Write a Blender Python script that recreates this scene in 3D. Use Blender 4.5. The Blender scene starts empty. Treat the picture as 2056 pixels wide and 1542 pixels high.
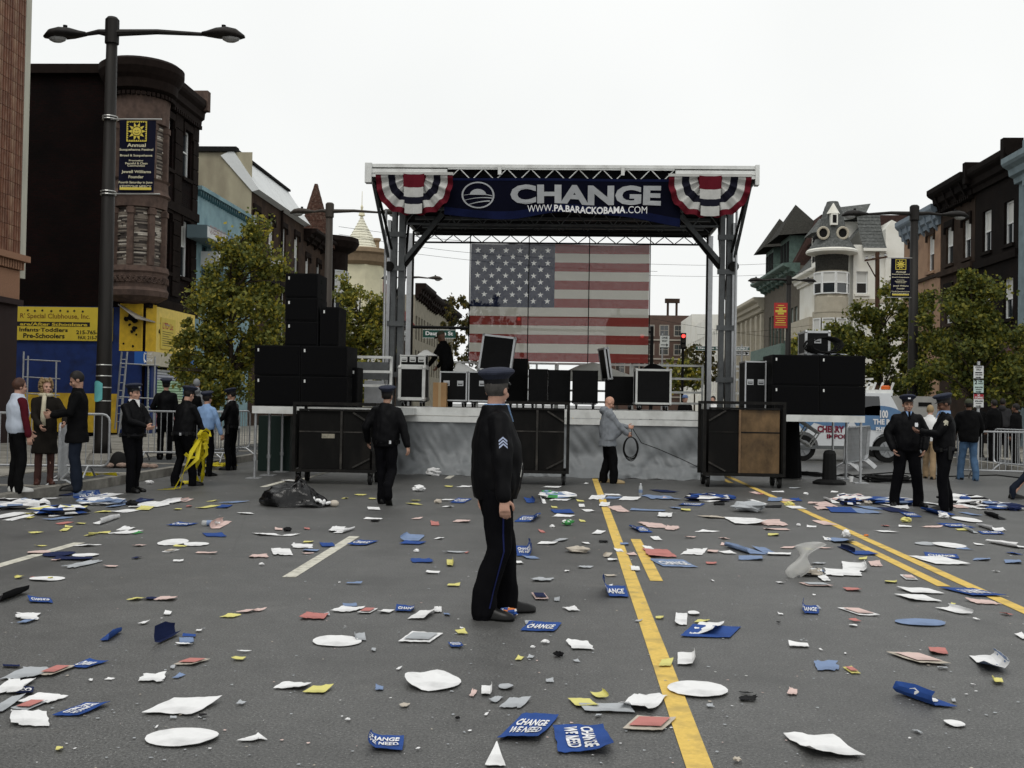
import bpy, bmesh, math, random
import numpy as np
from mathutils import Vector, Matrix, noise
from mathutils.bvhtree import BVHTree
random.seed(7)
V = Vector; PI = math.pi; rad = math.radians
sc = bpy.context.scene; COL = sc.collection

# ------------------------------------------------------------------ camera
F = 2143.0; CAMH = 1.55
YAW, PITCH, ROLL = 3.0, 1.0, 1.0
cam = bpy.data.cameras.new('camera'); camo = bpy.data.objects.new('camera', cam); COL.objects.link(camo)
cam.sensor_width = 36.0; cam.lens = 36.0 * F / 2056.0; cam.clip_start = .1; cam.clip_end = 3000
CR = Matrix.Rotation(rad(YAW), 4, 'Z') @ Matrix.Rotation(rad(90 + PITCH), 4, 'X') @ Matrix.Rotation(rad(ROLL), 4, 'Z')
camo.matrix_world = Matrix.Translation((0, 0, CAMH)) @ CR
sc.camera = camo

# ------------------------------------------------------------------ world, sun, exposure
SUN_EL, SUN_AZ = 58, 200
w = bpy.data.worlds.new('World'); sc.world = w; w.use_nodes = True
nt = w.node_tree; nt.nodes.clear()
wo = nt.nodes.new('ShaderNodeOutputWorld'); bg = nt.nodes.new('ShaderNodeBackground')
sky = nt.nodes.new('ShaderNodeTexSky'); sky.sky_type = 'NISHITA'; sky.sun_disc = False
sky.sun_elevation = rad(SUN_EL); sky.sun_rotation = rad(SUN_AZ); sky.air_density = 2; sky.dust_density = 6
tc = nt.nodes.new('ShaderNodeTexCoord'); nz = nt.nodes.new('ShaderNodeTexNoise')
nz.inputs['Scale'].default_value = 1.6; nz.inputs['Detail'].default_value = 4
rp = nt.nodes.new('ShaderNodeValToRGB')                       # thick even cloud, in sky-texture units
rp.color_ramp.elements[0].position = .3; rp.color_ramp.elements[0].color = (11.7, 11.95, 11.85, 1)
rp.color_ramp.elements[1].position = .7; rp.color_ramp.elements[1].color = (13.3, 13.45, 13.3, 1)
mx = nt.nodes.new('ShaderNodeMixRGB'); mx.inputs[0].default_value = .96
nt.links.new(tc.outputs['Generated'], nz.inputs['Vector']); nt.links.new(nz.outputs['Fac'], rp.inputs[0])
nt.links.new(sky.outputs[0], mx.inputs[1]); nt.links.new(rp.outputs[0], mx.inputs[2])
nt.links.new(mx.outputs[0], bg.inputs[0]); bg.inputs[1].default_value = .076
nt.links.new(bg.outputs[0], wo.inputs[0])
sl = bpy.data.lights.new('sun', 'SUN'); sl.energy = 1.1; sl.angle = rad(25); sl.color = (1, .97, .92)
so = bpy.data.objects.new('sun', sl); COL.objects.link(so)
az = rad(SUN_AZ)
sd = V((math.sin(az) * math.cos(rad(SUN_EL)), math.cos(az) * math.cos(rad(SUN_EL)), math.sin(rad(SUN_EL))))
so.rotation_euler = sd.to_track_quat('Z', 'Y').to_euler(); so.location = (0, -20, 40)
sc.view_settings.view_transform = 'Standard'; sc.view_settings.look = 'None'
sc.view_settings.exposure = 0.0; sc.view_settings.gamma = 1
sc.cycles.max_bounces = 6; sc.cycles.diffuse_bounces = 3; sc.cycles.transparent_max_bounces = 12

# ------------------------------------------------------------------ helpers: places
def ray(x, y): return (CR.to_3x3() @ V((x - 1028.0, 771.0 - y, -F)))
def at(x, y, d):                       # point on the line of sight at street distance d
    r = ray(x, y); return V((0, 0, CAMH)) + r * (d / r.y)
def gnd(x, y, z=0.0):
    r = ray(x, y); return V((0, 0, CAMH)) + r * ((z - CAMH) / r.z)
def zat(x, y, d): return at(x, y, d).z
def dat(x, X):                         # street distance at which column x meets the plane X
    r = ray(x, 800); return X * r.y / r.x

# ------------------------------------------------------------------ helpers: materials
MATS = {}
def mat(name, col=(.5, .5, .5), rough=.6, metal=0.0, var=0.0, vs=4.0, bump=0.0, bs=40.0, spec=.25, emit=0.0,
        alpha=1.0, trans=0.0, dirt=None, ds=1.3, coords='Object', streak=1.0, objvar=0.0):
    if name in MATS: return MATS[name]
    if spec == .25 and rough >= .8: spec = .06
    m = bpy.data.materials.new(name); m.use_nodes = True; MATS[name] = m
    n = m.node_tree.nodes; L = m.node_tree.links; b = n['Principled BSDF']
    b.inputs['Base Color'].default_value = (*col, 1); b.inputs['Roughness'].default_value = rough
    b.inputs['Metallic'].default_value = metal; b.inputs['Specular IOR Level'].default_value = spec
    t = n.new('ShaderNodeTexCoord'); src = None
    mp = n.new('ShaderNodeMapping'); L.new(t.outputs[coords], mp.inputs[0]); mp.inputs['Scale'].default_value = (1, 1, 1 / streak)
    cur = None
    if var > 0 or dirt:
        cs = n.new('ShaderNodeRGB'); cs.outputs[0].default_value = (*col, 1); cur = cs.outputs[0]
    if var > 0:
        nn = n.new('ShaderNodeTexNoise'); nn.inputs['Scale'].default_value = vs; nn.inputs['Detail'].default_value = 6
        nn.inputs['Roughness'].default_value = .65; L.new(mp.outputs[0], nn.inputs['Vector'])
        mr = n.new('ShaderNodeMapRange'); mr.inputs[1].default_value = .3; mr.inputs[2].default_value = .7
        mr.inputs[3].default_value = 1 - var; mr.inputs[4].default_value = 1 + var; L.new(nn.outputs['Fac'], mr.inputs[0])
        mu = n.new('ShaderNodeVectorMath'); mu.operation = 'SCALE'; L.new(cur, mu.inputs[0]); L.new(mr.outputs[0], mu.inputs['Scale']); cur = mu.outputs[0]
    if dirt:
        n2 = n.new('ShaderNodeTexNoise'); n2.inputs['Scale'].default_value = ds; n2.inputs['Detail'].default_value = 8
        L.new(mp.outputs[0], n2.inputs['Vector'])
        r2 = n.new('ShaderNodeMapRange'); r2.inputs[1].default_value = .48; r2.inputs[2].default_value = .72; r2.inputs[3].default_value = 0; r2.inputs[4].default_value = .85
        L.new(n2.outputs['Fac'], r2.inputs[0])
        mi = n.new('ShaderNodeMixRGB'); L.new(r2.outputs[0], mi.inputs[0]); L.new(cur, mi.inputs[1]); mi.inputs[2].default_value = (*dirt, 1); cur = mi.outputs[0]
    if objvar > 0:
        if cur is None:
            cs = n.new('ShaderNodeRGB'); cs.outputs[0].default_value = (*col, 1); cur = cs.outputs[0]
        oi = n.new('ShaderNodeObjectInfo'); mr = n.new('ShaderNodeMapRange'); mr.inputs[3].default_value = 1 - objvar; mr.inputs[4].default_value = 1 + objvar
        L.new(oi.outputs['Random'], mr.inputs[0]); mu = n.new('ShaderNodeVectorMath'); mu.operation = 'SCALE'
        L.new(cur, mu.inputs[0]); L.new(mr.outputs[0], mu.inputs['Scale']); cur = mu.outputs[0]
    if cur is not None: L.new(cur, b.inputs['Base Color'])
    if bump > 0:
        n3 = n.new('ShaderNodeTexNoise'); n3.inputs['Scale'].default_value = bs; n3.inputs['Detail'].default_value = 4
        L.new(mp.outputs[0], n3.inputs['Vector']); bp = n.new('ShaderNodeBump'); bp.inputs['Strength'].default_value = min(1, bump); bp.inputs['Distance'].default_value = .02
        L.new(n3.outputs['Fac'], bp.inputs['Height']); L.new(bp.outputs[0], b.inputs['Normal'])
    if emit > 0:
        b.inputs['Emission Color'].default_value = (*col, 1); b.inputs['Emission Strength'].default_value = emit
    if alpha < 1: b.inputs['Alpha'].default_value = alpha
    if trans > 0:                      # thin cloth: part of the light comes through
        o = n['Material Output']; tr = n.new('ShaderNodeBsdfTranslucent'); ms = n.new('ShaderNodeMixShader'); ms.inputs[0].default_value = trans
        if cur is not None: L.new(cur, tr.inputs[0])
        else: tr.inputs[0].default_value = (*col, 1)
        L.new(b.outputs[0], ms.inputs[1]); L.new(tr.outputs[0], ms.inputs[2]); L.new(ms.outputs[0], o.inputs[0])
    return m

def brick_mat(name, c1, c2, mortar, bw=.22, bh=.075, ax='x', dirt=(.02, .017, .015)):
    if name in MATS: return MATS[name]
    m = mat(name, c1, .85, bump=0); n = m.node_tree.nodes; L = m.node_tree.links; b = n['Principled BSDF']
    t = n.new('ShaderNodeTexCoord'); sp = n.new('ShaderNodeSeparateXYZ'); L.new(t.outputs['Object'], sp.inputs[0])
    cb = n.new('ShaderNodeCombineXYZ'); L.new(sp.outputs[0 if ax == 'x' else 1], cb.inputs[0]); L.new(sp.outputs[2], cb.inputs[1])
    bt = n.new('ShaderNodeTexBrick'); L.new(cb.outputs[0], bt.inputs[0])
    bt.inputs['Color1'].default_value = (*c1, 1); bt.inputs['Color2'].default_value = (*c2, 1); bt.inputs['Mortar'].default_value = (*mortar, 1)
    bt.inputs['Scale'].default_value = 1; bt.inputs['Brick Width'].default_value = bw; bt.inputs['Row Height'].default_value = bh; bt.inputs['Mortar Size'].default_value = .008
    n2 = n.new('ShaderNodeTexNoise'); n2.inputs['Scale'].default_value = .8; n2.inputs['Detail'].default_value = 8; L.new(t.outputs['Object'], n2.inputs[0])
    r2 = n.new('ShaderNodeMapRange'); r2.inputs[1].default_value = .4; r2.inputs[2].default_value = .7; r2.inputs[4].default_value = .8; L.new(n2.outputs['Fac'], r2.inputs[0])
    mi = n.new('ShaderNodeMixRGB'); L.new(r2.outputs[0], mi.inputs[0]); L.new(bt.outputs[0], mi.inputs[1]); mi.inputs[2].default_value = (*dirt, 1)
    L.new(mi.outputs[0], b.inputs['Base Color'])
    bp = n.new('ShaderNodeBump'); bp.inputs['Distance'].default_value = .01; bp.invert = True; L.new(bt.outputs['Fac'], bp.inputs['Height']); L.new(bp.outputs[0], b.inputs['Normal'])
    return m

# ------------------------------------------------------------------ helpers: meshes and objects
def setp(o, label=None, cat=None, group=None, kind=None):
    if label: o['label'] = label
    if cat: o['category'] = cat
    if group: o['group'] = group
    if kind: o['kind'] = kind
    return o
def thing(name, label, cat, loc=(0, 0, 0), group=None):
    o = bpy.data.objects.new(name, None); o.empty_display_size = .2; COL.objects.link(o); o.location = loc
    return setp(o, label, cat, group)
def root_of(o):
    while o.parent: o = o.parent
    return o
class MB:
    def __init__(s): s.v = []; s.f = []; s.m = []
    def add(s, vs, fs, m=0):
        b = len(s.v); s.v += [tuple(p) for p in vs]; s.f += [tuple(i + b for i in f) for f in fs]; s.m += [m] * len(fs); return s
    def box(s, c, sz, M=None, m=0, taper=1.0):
        hx, hy, hz = sz[0] / 2, sz[1] / 2, sz[2] / 2
        vs = []
        for k in (-1, 1):
            t = taper if k > 0 else 1.0
            vs += [V((-hx * t, -hy * t, k * hz)), V((hx * t, -hy * t, k * hz)), V((hx * t, hy * t, k * hz)), V((-hx * t, hy * t, k * hz))]
        c = V(c)
        vs = [(M @ p if M is not None else p) + c for p in vs]
        return s.add(vs, [(3, 2, 1, 0), (4, 5, 6, 7), (0, 1, 5, 4), (1, 2, 6, 5), (2, 3, 7, 6), (3, 0, 4, 7)], m)
    def bb(s, x0, x1, y0, y1, z0, z1, m=0):
        return s.box(((x0 + x1) / 2, (y0 + y1) / 2, (z0 + z1) / 2), (abs(x1 - x0), abs(y1 - y0), abs(z1 - z0)), m=m)
    def bar(s, a, b, w, h=None, m=0, up=(0, 0, 1)):
        a = V(a); b = V(b); d = (b - a); L = d.length
        if L < 1e-6: return s
        z = d / L; x = V(up).cross(z)
        if x.length < 1e-3: x = V((1, 0, 0)).cross(z)
        x.normalize(); y = z.cross(x)
        M = Matrix((x, y, z)).transposed()
        return s.box((a + b) / 2, (w, h or w, L), M, m)
    def cyl(s, a, b, r0, r1=None, n=8, m=0, caps=True):
        r1 = r0 if r1 is None else r1; a = V(a); b = V(b); z = (b - a).normalized()
        x = z.orthogonal().normalized(); y = z.cross(x); vs = []
        for c, r in ((a, r0), (b, r1)):
            for i in range(n):
                t = 2 * PI * i / n; vs.append(c + x * (r * math.cos(t)) + y * (r * math.sin(t)))
        fs = [(i, (i + 1) % n, n + (i + 1) % n, n + i) for i in range(n)]
        if caps: fs += [tuple(range(n - 1, -1, -1)), tuple(range(n, 2 * n))]
        return s.add(vs, fs, m)
    def tube(s, pts, r, n=6, m=0, caps=True):
        pts = [V(p) for p in pts]; k = len(pts); rs = r if isinstance(r, (list, tuple)) else [r] * k
        vs = []; prev = None
        for i, p in enumerate(pts):
            d = (pts[min(i + 1, k - 1)] - pts[max(i - 1, 0)]).normalized()
            x = d.orthogonal().normalized() if prev is None else (prev - d * prev.dot(d))
            if x.length < 1e-4: x = d.orthogonal()
            x.normalize(); prev = x; y = d.cross(x)
            for j in range(n):
                t = 2 * PI * j / n; vs.append(p + (x * math.cos(t) + y * math.sin(t)) * rs[i])
        fs = [(i * n + j, i * n + (j + 1) % n, (i + 1) * n + (j + 1) % n, (i + 1) * n + j) for i in range(k - 1) for j in range(n)]
        if caps: fs += [tuple(range(n - 1, -1, -1)), tuple(range((k - 1) * n, k * n))]
        return s.add(vs, fs, m)
    def lathe(s, prof, n=16, c=(0, 0, 0), a0=0, a1=2 * PI, m=0, sx=1, sy=1):
        c = V(c); full = abs(a1 - a0 - 2 * PI) < 1e-6; k = n if full else n + 1; vs = []
        for r, z in prof:
            for i in range(k):
                t = a0 + (a1 - a0) * i / n; vs.append(c + V((r * sx * math.cos(t), r * sy * math.sin(t), z)))
        fs = []
        for j in range(len(prof) - 1):
            for i in range(n):
                i2 = (i + 1) % k
                fs.append((j * k + i, j * k + i2, (j + 1) * k + i2, (j + 1) * k + i))
        if full and prof[0][0] > 1e-4: fs.append(tuple(range(k - 1, -1, -1)))
        if full and prof[-1][0] > 1e-4: fs.append(tuple((len(prof) - 1) * k + i for i in range(k)))
        return s.add(vs, fs, m)
    def prism(s, pts, off, m=0):               # closed outline pts (3D, planar), extruded by off
        off = V(off); n = len(pts); vs = [V(p) for p in pts] + [V(p) + off for p in pts]
        fs = [tuple(range(n - 1, -1, -1)), tuple(range(n, 2 * n))] + [(i, (i + 1) % n, n + (i + 1) % n, n + i) for i in range(n)]
        return s.add(vs, fs, m)
    def ell(s, c, r, M=None, n=10, k=7, m=0):
        c = V(c); vs = []
        for j in range(k + 1):
            ph = PI * j / k
            for i in range(n):
                t = 2 * PI * i / n; p = V((r[0] * math.sin(ph) * math.cos(t), r[1] * math.sin(ph) * math.sin(t), r[2] * math.cos(ph)))
                vs.append(c + (M @ p if M is not None else p))
        fs = [(j * n + i, (j + 1) * n + i, (j + 1) * n + (i + 1) % n, j * n + (i + 1) % n) for j in range(k) for i in range(n)]
        return s.add(vs, fs, m)
    def grid(s, fn, nu, nv, m=0, thick=None):   # fn(u,v)->point, u,v in 0..1
        P = [[V(fn(i / nu, j / nv)) for i in range(nu + 1)] for j in range(nv + 1)]
        vs = [p for r_ in P for p in r_]; q = nu + 1
        fs = [(j * q + i, j * q + i + 1, (j + 1) * q + i + 1, (j + 1) * q + i) for j in range(nv) for i in range(nu)]
        if thick:
            N = len(vs); t = V(thick); vs2 = [p + t for p in vs]
            fs2 = [tuple(N + k for k in reversed(f)) for f in fs]
            rim = [i for i in range(q)] + [j * q + nu for j in range(1, nv + 1)] + [nv * q + i for i in range(nu - 1, -1, -1)] + [j * q for j in range(nv - 1, 0, -1)]
            fs3 = [(rim[(k + 1) % len(rim)], rim[k], N + rim[k], N + rim[(k + 1) % len(rim)]) for k in range(len(rim))]
            return s.add(vs + vs2, fs + fs2 + fs3, m)
        return s.add(vs, fs, m)
    def mesh(s, name):
        me = bpy.data.meshes.new(name); me.from_pydata(s.v, [], s.f)
        if any(s.m): me.polygons.foreach_set('material_index', s.m)
        me.update(); return me
    def build(s, name, mats, parent=None, label=None, cat=None, group=None, kind=None, smooth=False, fixn=False, loc=None):
        me = s.mesh(name)
        if fixn:
            bm = bmesh.new(); bm.from_mesh(me); bmesh.ops.recalc_face_normals(bm, faces=bm.faces); bm.to_mesh(me); bm.free()
        if smooth: me.polygons.foreach_set('use_smooth', [True] * len(me.polygons))
        for m_ in (mats if isinstance(mats, (list, tuple)) else [mats]): me.materials.append(m_)
        return place(name, me, parent, label, cat, group, kind, loc)
def place(name, me, parent=None, label=None, cat=None, group=None, kind=None, loc=None):
    o = bpy.data.objects.new(name, me); COL.objects.link(o)
    if parent is not None:
        o.parent = parent; r = root_of(parent)
        if loc is None: o.matrix_parent_inverse = chain_inv(parent)
        else: o.location = loc
    elif loc is not None: o.location = loc
    return setp(o, label, cat, group, kind)
def chain_inv(p):
    M = Matrix.Identity(4); q = p; c = []
    while q is not None: c.append(q); q = q.parent
    for q in reversed(c): M = M @ q.matrix_parent_inverse @ q.matrix_basis
    return M.inverted()
def base_here(o):                                 # a one-mesh thing: origin to the middle of its base
    me = o.data; n = len(me.vertices); a = np.empty(n * 3); me.vertices.foreach_get('co', a); a = a.reshape(-1, 3)
    c = np.array([(a[:, 0].min() + a[:, 0].max()) / 2, (a[:, 1].min() + a[:, 1].max()) / 2, a[:, 2].min()])
    me.vertices.foreach_set('co', (a - c).ravel()); o.location = c; me.update(); return o
def copytree(o, parent=None):
    c = o.copy(); COL.objects.link(c); c.parent = parent
    for k in ('label', 'group'):
        pass
    for ch in list(o.children): copytree(ch, c)
    return c
_txt = {}
def text_data(s, bold=0.0, align='CENTER'):
    key = (s, bold, align)
    if key in _txt: return _txt[key]
    cu = bpy.data.curves.new('t', 'FONT'); cu.body = s; cu.align_x = align; cu.offset = bold; cu.resolution_u = 3; cu.extrude = 0
    o = bpy.data.objects.new('t', cu); COL.objects.link(o)
    dg = bpy.context.evaluated_depsgraph_get(); me = bpy.data.meshes.new_from_object(o.evaluated_get(dg))
    vs = [v.co.copy() for v in me.vertices]; fs = [tuple(p.vertices) for p in me.polygons]
    bpy.data.objects.remove(o); bpy.data.curves.remove(cu); bpy.data.meshes.remove(me)
    x0 = min(v.x for v in vs); x1 = max(v.x for v in vs); y0 = min(v.y for v in vs); y1 = max(v.y for v in vs)
    vs = [((v.x - x0) / (x1 - x0), (v.y - y0) / (y1 - y0)) for v in vs]
    _txt[key] = (vs, fs); return vs, fs
def letters(mb, s, O, u, v, W, H, n, bold=.02, m=0, warp=None):
    """text fitted to the rectangle O + a*u*W + b*v*H, lifted by n"""
    vs, fs = text_data(s, bold); O = V(O); u = V(u); v = V(v); n = V(n)
    P = []
    for a, b in vs:
        p = O + u * (a * W) + v * (b * H) + n
        if warp: p = warp(p)
        P.append(p)
    mb.add(P, fs, m)
# ------------------------------------------------------------------ materials of the setting
def asphalt_mat():
    m = mat('asphalt', (.1, .1, .095), .48, spec=.7); n = m.node_tree.nodes; L = m.node_tree.links; b = n['Principled BSDF']
    t = n.new('ShaderNodeTexCoord')
    def nz(s, d, r=.6):
        q = n.new('ShaderNodeTexNoise'); q.inputs['Scale'].default_value = s; q.inputs['Detail'].default_value = d; q.inputs['Roughness'].default_value = r
        L.new(t.outputs['Object'], q.inputs[0]); return q
    def mrange(src, a, b_, c, d):
        q = n.new('ShaderNodeMapRange'); q.inputs[1].default_value = a; q.inputs[2].default_value = b_; q.inputs[3].default_value = c; q.inputs[4].default_value = d
        L.new(src, q.inputs[0]); return q.outputs[0]
    def mul(a, b_):
        q = n.new('ShaderNodeMath'); q.operation = 'MULTIPLY'; L.new(a, q.inputs[0]); L.new(b_, q.inputs[1]); return q.outputs[0]
    fine = mrange(nz(70, 3, .8).outputs['Fac'], .3, .7, .05, 2.05)
    vo = n.new('ShaderNodeTexVoronoi'); vo.inputs['Scale'].default_value = 55; L.new(t.outputs['Object'], vo.inputs[0])
    speck = mrange(vo.outputs['Distance'], .05, .2, 3.6, 1.0)
    patch = mrange(nz(.5, 7).outputs['Fac'], .32, .68, .74, 1.16)
    mid = mrange(nz(5, 7, .75).outputs['Fac'], .3, .7, .78, 1.2)
    k = mul(mul(fine, speck), mul(patch, mid))
    vm = n.new('ShaderNodeVectorMath'); vm.operation = 'SCALE'; vm.inputs[0].default_value = (.073, .0728, .070); L.new(k, vm.inputs['Scale'])
    # pale dust smears and dark oil stains, each with a shape of its own
    du = mrange(nz(1.7, 9, .72).outputs['Fac'], .58, .8, 0, .5)
    mi = n.new('ShaderNodeMixRGB'); L.new(du, mi.inputs[0]); L.new(vm.outputs[0], mi.inputs[1]); mi.inputs[2].default_value = (.19, .18, .165, 1)
    oil = mrange(nz(.9, 5, .5).outputs['Fac'], .58, .7, 0, .5)
    m2 = n.new('ShaderNodeMixRGB'); L.new(oil, m2.inputs[0]); L.new(mi.outputs[0], m2.inputs[1]); m2.inputs[2].default_value = (.028, .028, .027, 1)
    # long cracks
    v2 = n.new('ShaderNodeTexVoronoi'); v2.feature = 'DISTANCE_TO_EDGE'; v2.inputs['Scale'].default_value = .16
    wv = n.new('ShaderNodeMixRGB'); wv.inputs[0].default_value = .06; L.new(t.outputs['Object'], wv.inputs[1]); L.new(nz(1.5, 4).outputs['Color'], wv.inputs[2]); L.new(wv.outputs[0], v2.inputs[0])
    cr = mrange(v2.outputs['Distance'], .0, .0016, .35, 0)
    m3 = n.new('ShaderNodeMixRGB'); L.new(cr, m3.inputs[0]); L.new(m2.outputs[0], m3.inputs[1]); m3.inputs[2].default_value = (.02, .02, .02, 1)
    L.new(m3.outputs[0], b.inputs['Base Color'])
    bp = n.new('ShaderNodeBump'); bp.inputs['Strength'].default_value = .25; bp.inputs['Distance'].default_value = .004
    L.new(fine, bp.inputs['Height']); L.new(bp.outputs[0], b.inputs['Normal'])
    return m
M_ASPH = asphalt_mat()
M_CONC = mat('concrete', (.30, .285, .25), .9, var=.22, vs=3, bump=.3, bs=60, dirt=(.13, .12, .105), ds=.9, objvar=.08)
M_PAVER = mat('dark_pavers', (.085, .088, .09), .85, var=.2, vs=8, bump=.4, bs=50)
M_KERB = mat('kerb_stone', (.25, .24, .215), .85, var=.3, vs=5, bump=.4, bs=30, dirt=(.1, .09, .08), ds=2)
M_YEL = mat('yellow_road_paint', (.70, .485, .12), .75, var=.12, vs=30, dirt=(.36, .27, .10), ds=5)
M_WHT = mat('white_road_paint', (.6, .58, .5), .75, var=.15, vs=20, dirt=(.28, .27, .23), ds=8)

# ------------------------------------------------------------------ ground, pavements, markings
mb = MB(); mb.grid(lambda u, v: (-600 + 1200 * u, -30 + 900 * v, 0), 8, 8)
mb.build('road', M_ASPH, kind='structure')
XL, XR = -7.85, 11.5          # kerb lines
SIDE = .15
def pavement(name, xa, xb, xk, band):
    o = MB().bb(xa, xb, -8, 200, -.2, SIDE - .02).build(name, M_PAVER, kind='structure')
    k = MB().bb(xk - .09, xk + .09, -8, 200, -.2, SIDE + .004).build('kerb', M_KERB, kind='structure')
    # slabs proud of the bed with open joints
    s = 1.5; a, b = min(xa, xb) + .02, max(xa, xb) - .02
    a2, b2 = (a, b - band) if xk > a + 1 and xk >= b - .2 else (a + band, b)
    n = max(1, int(round((b2 - a2) / s))); sx = (b2 - a2) / n
    me = MB().box((0, 0, 0), (sx - .025, s - .025, .05)).mesh('paving_slab'); me.materials.append(M_CONC)
    for j in range(int((58 - 12) / s)):
        for i in range(n):
            place('paving_slab', me, o, loc=(a2 + sx * (i + .5), 12 + s * (j + .5), SIDE - .024 + random.uniform(-.003, .003)))
    MB().bb(a2, b2, 58.1, 200, SIDE - .03, SIDE).build('far_paving', M_CONC, o)
    return o
pavement('pavement', -16.2, XL, XL, 1.75); pavement('pavement', XR, 18.4, XR, 1.2)
# pale strips laid across the dark paver band by the near kerb
band = MB()
for y in np.arange(13, 40, 3.0): band.bb(XL - 1.8, XL - .1, y, y + .18, SIDE - .019, SIDE - .002)
band.build('paver_band_strips', M_CONC, kind='structure')

def line(name, X, y0, y1, m, wd=.115, slant=0.0):
    mb = MB(); k = max(1, int((y1 - y0) / 1.0))
    mb.grid(lambda u, v: (X + (u - .5) * (wd + .006 * noise.noise(V((X, y0 + (y1 - y0) * v * 3, u)))), y0 + (y1 - y0) * v, .004), 1, k)
    return mb.build(name, m, kind='structure')
g1 = gnd(1412, 1534); g2 = gnd(1197, 975); YLX = (g1.x + g2.x) / 2
line('yellow_line', YLX, 1, 160, M_YEL)
r1 = gnd(2040, 1212); r2 = gnd(1560, 1005); YRX = (r1.x + r2.x) / 2
line('yellow_line', YRX, 1, 160, M_YEL)
a = gnd(1316, 1167); b = gnd(1278, 1083)
for k in range(-1, 6): line('yellow_dash', (a.x + b.x) / 2, a.y + 12.2 * k, b.y + 12.2 * k, M_YEL)
a = gnd(1905, 1178); b = gnd(1735, 1088); c = gnd(1470, 968)
line('yellow_dash', YRX - .24, a.y, b.y, M_YEL)
for k in range(1, 6): line('yellow_dash', YRX - .24, a.y + 12.2 * k, b.y + 12.2 * k, M_YEL)
a = gnd(590, 1160); b = gnd(704, 1077); WX = (a.x + b.x) / 2
for k in range(-1, 8): line('white_dash', WX, a.y + 12.2 * k, b.y + 12.2 * k, M_WHT, .12)
b = gnd(160, 1090); WX2 = b.x
for k in range(0, 8): line('white_dash', WX2, b.y - 3.05 + 12.2 * k, b.y + 12.2 * k, M_WHT, .12)
b = gnd(530, 976); line('white_dash', (gnd(525, 978).x + gnd(585, 963).x) / 2, gnd(525, 978).y, gnd(590, 963).y, M_WHT, .12)
print('LINES', YLX, YRX, WX, WX2, 'kerb', gnd(500, 925), gnd(0, 1015))
# ------------------------------------------------------------------ building kit
M_GLASS = mat('window_glass', (.02, .025, .028), .06, spec=.9)
M_BLIND = mat('window_blind', (.55, .55, .52), .5, spec=.6)
M_WFRAME = mat('white_window_frame', (.72, .73, .72), .5, var=.08)
M_DARK = mat('dark_void', (.012, .012, .012), .9)
M_ROOF = mat('tar_roof', (.015, .015, .015), .9, var=.2)
UP = V((0, 0, 1))
def wall_plane(mb, O, u, nin, W, H, ops, reveal=.18, m=0):
    O = V(O); u = V(u); nin = V(nin)
    us = sorted({0, W, *[o[0] for o in ops], *[o[1] for o in ops]}); vs = sorted({0, H, *[o[2] for o in ops], *[o[3] for o in ops]})
    def P(a, b, c=0): return O + u * a + UP * b + nin * c
    for i in range(len(us) - 1):
        for j in range(len(vs) - 1):
            a, b = (us[i] + us[i + 1]) / 2, (vs[j] + vs[j + 1]) / 2
            if any(o[0] < a < o[1] and o[2] < b < o[3] for o in ops): continue
            mb.add([P(us[i], vs[j]), P(us[i + 1], vs[j]), P(us[i + 1], vs[j + 1]), P(us[i], vs[j + 1])], [(0, 1, 2, 3)], m)
    for a0, a1, b0, b1 in [o[:4] for o in ops]:
        c = [(a0, b0), (a1, b0), (a1, b1), (a0, b1)]
        for k in range(4):
            p, q = c[k], c[(k + 1) % 4]
            mb.add([P(*p), P(*q), P(*q, reveal), P(*p, reveal)], [(0, 1, 2, 3)], m)
def window(root, O, u, nin, op, frame=None, sill=None, lintel=None, blind=.5, split=.5, bars=0, recess=.12, fw=.07, pane2=True):
    O = V(O); u = V(u); nin = V(nin); a0, a1, b0, b1 = op[:4]; W = a1 - a0; H = b1 - b0
    R = Matrix((u, nin, UP)).transposed()
    def B(mb, x0, x1, z0, z1, y0, y1): mb.box(O + u * ((x0 + x1) / 2) + UP * ((z0 + z1) / 2) + nin * ((y0 + y1) / 2), (x1 - x0, y1 - y0, z1 - z0), R)
    fr = MB(); y0, y1 = recess, recess + .07
    B(fr, a0, a0 + fw, b0, b1, y0, y1); B(fr, a1 - fw, a1, b0, b1, y0, y1)
    B(fr, a0 + fw, a1 - fw, b1 - fw, b1, y0, y1); B(fr, a0 + fw, a1 - fw, b0, b0 + fw, y0, y1)
    if split:
        zm = b0 + H * split; B(fr, a0 + fw, a1 - fw, zm - .03, zm + .03, y0 + .002, y1)
    for k in range(bars):
        xm = a0 + W * (k + 1) / (bars + 1); B(fr, xm - .018, xm + .018, b0 + fw, b1 - fw, y0 + .012, y1 - .004)
    f = fr.build('window', frame or M_WFRAME, root)
    zs = [(b0 + fw, b0 + H * split - .03), (b0 + H * split + .03, b1 - fw)] if split else [(b0 + fw, b1 - fw)]
    for k, (z0, z1) in enumerate(zs):
        p = MB(); B(p, a0 + fw, a1 - fw, z0, z1, y1 - .02, y1 - .012)
        top = (k == len(zs) - 1)
        p.build('pane', M_BLIND if (top and random.random() < blind) else M_GLASS, f)
    bk = MB(); B(bk, a0, a1, b0, b1, y1 + .03, y1 + .04); bk.build('backing', M_DARK, f)
    if sill:
        q = MB(); B(q, a0 - .1, a1 + .1, b0 - .14, b0 - .001, -.1, recess); q.build('sill', sill, f)
    if lintel:
        q = MB(); B(q, a0 - .12, a1 + .12, b1 + .001, b1 + .28, -.08, .1); B(q, a0 - .12, a0 - .02, b1 - .3, b1, -.1, -.002); B(q, a1 + .02, a1 + .12, b1 - .3, b1, -.1, -.002)
        q.build('lintel', lintel, f)
    return f
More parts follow.
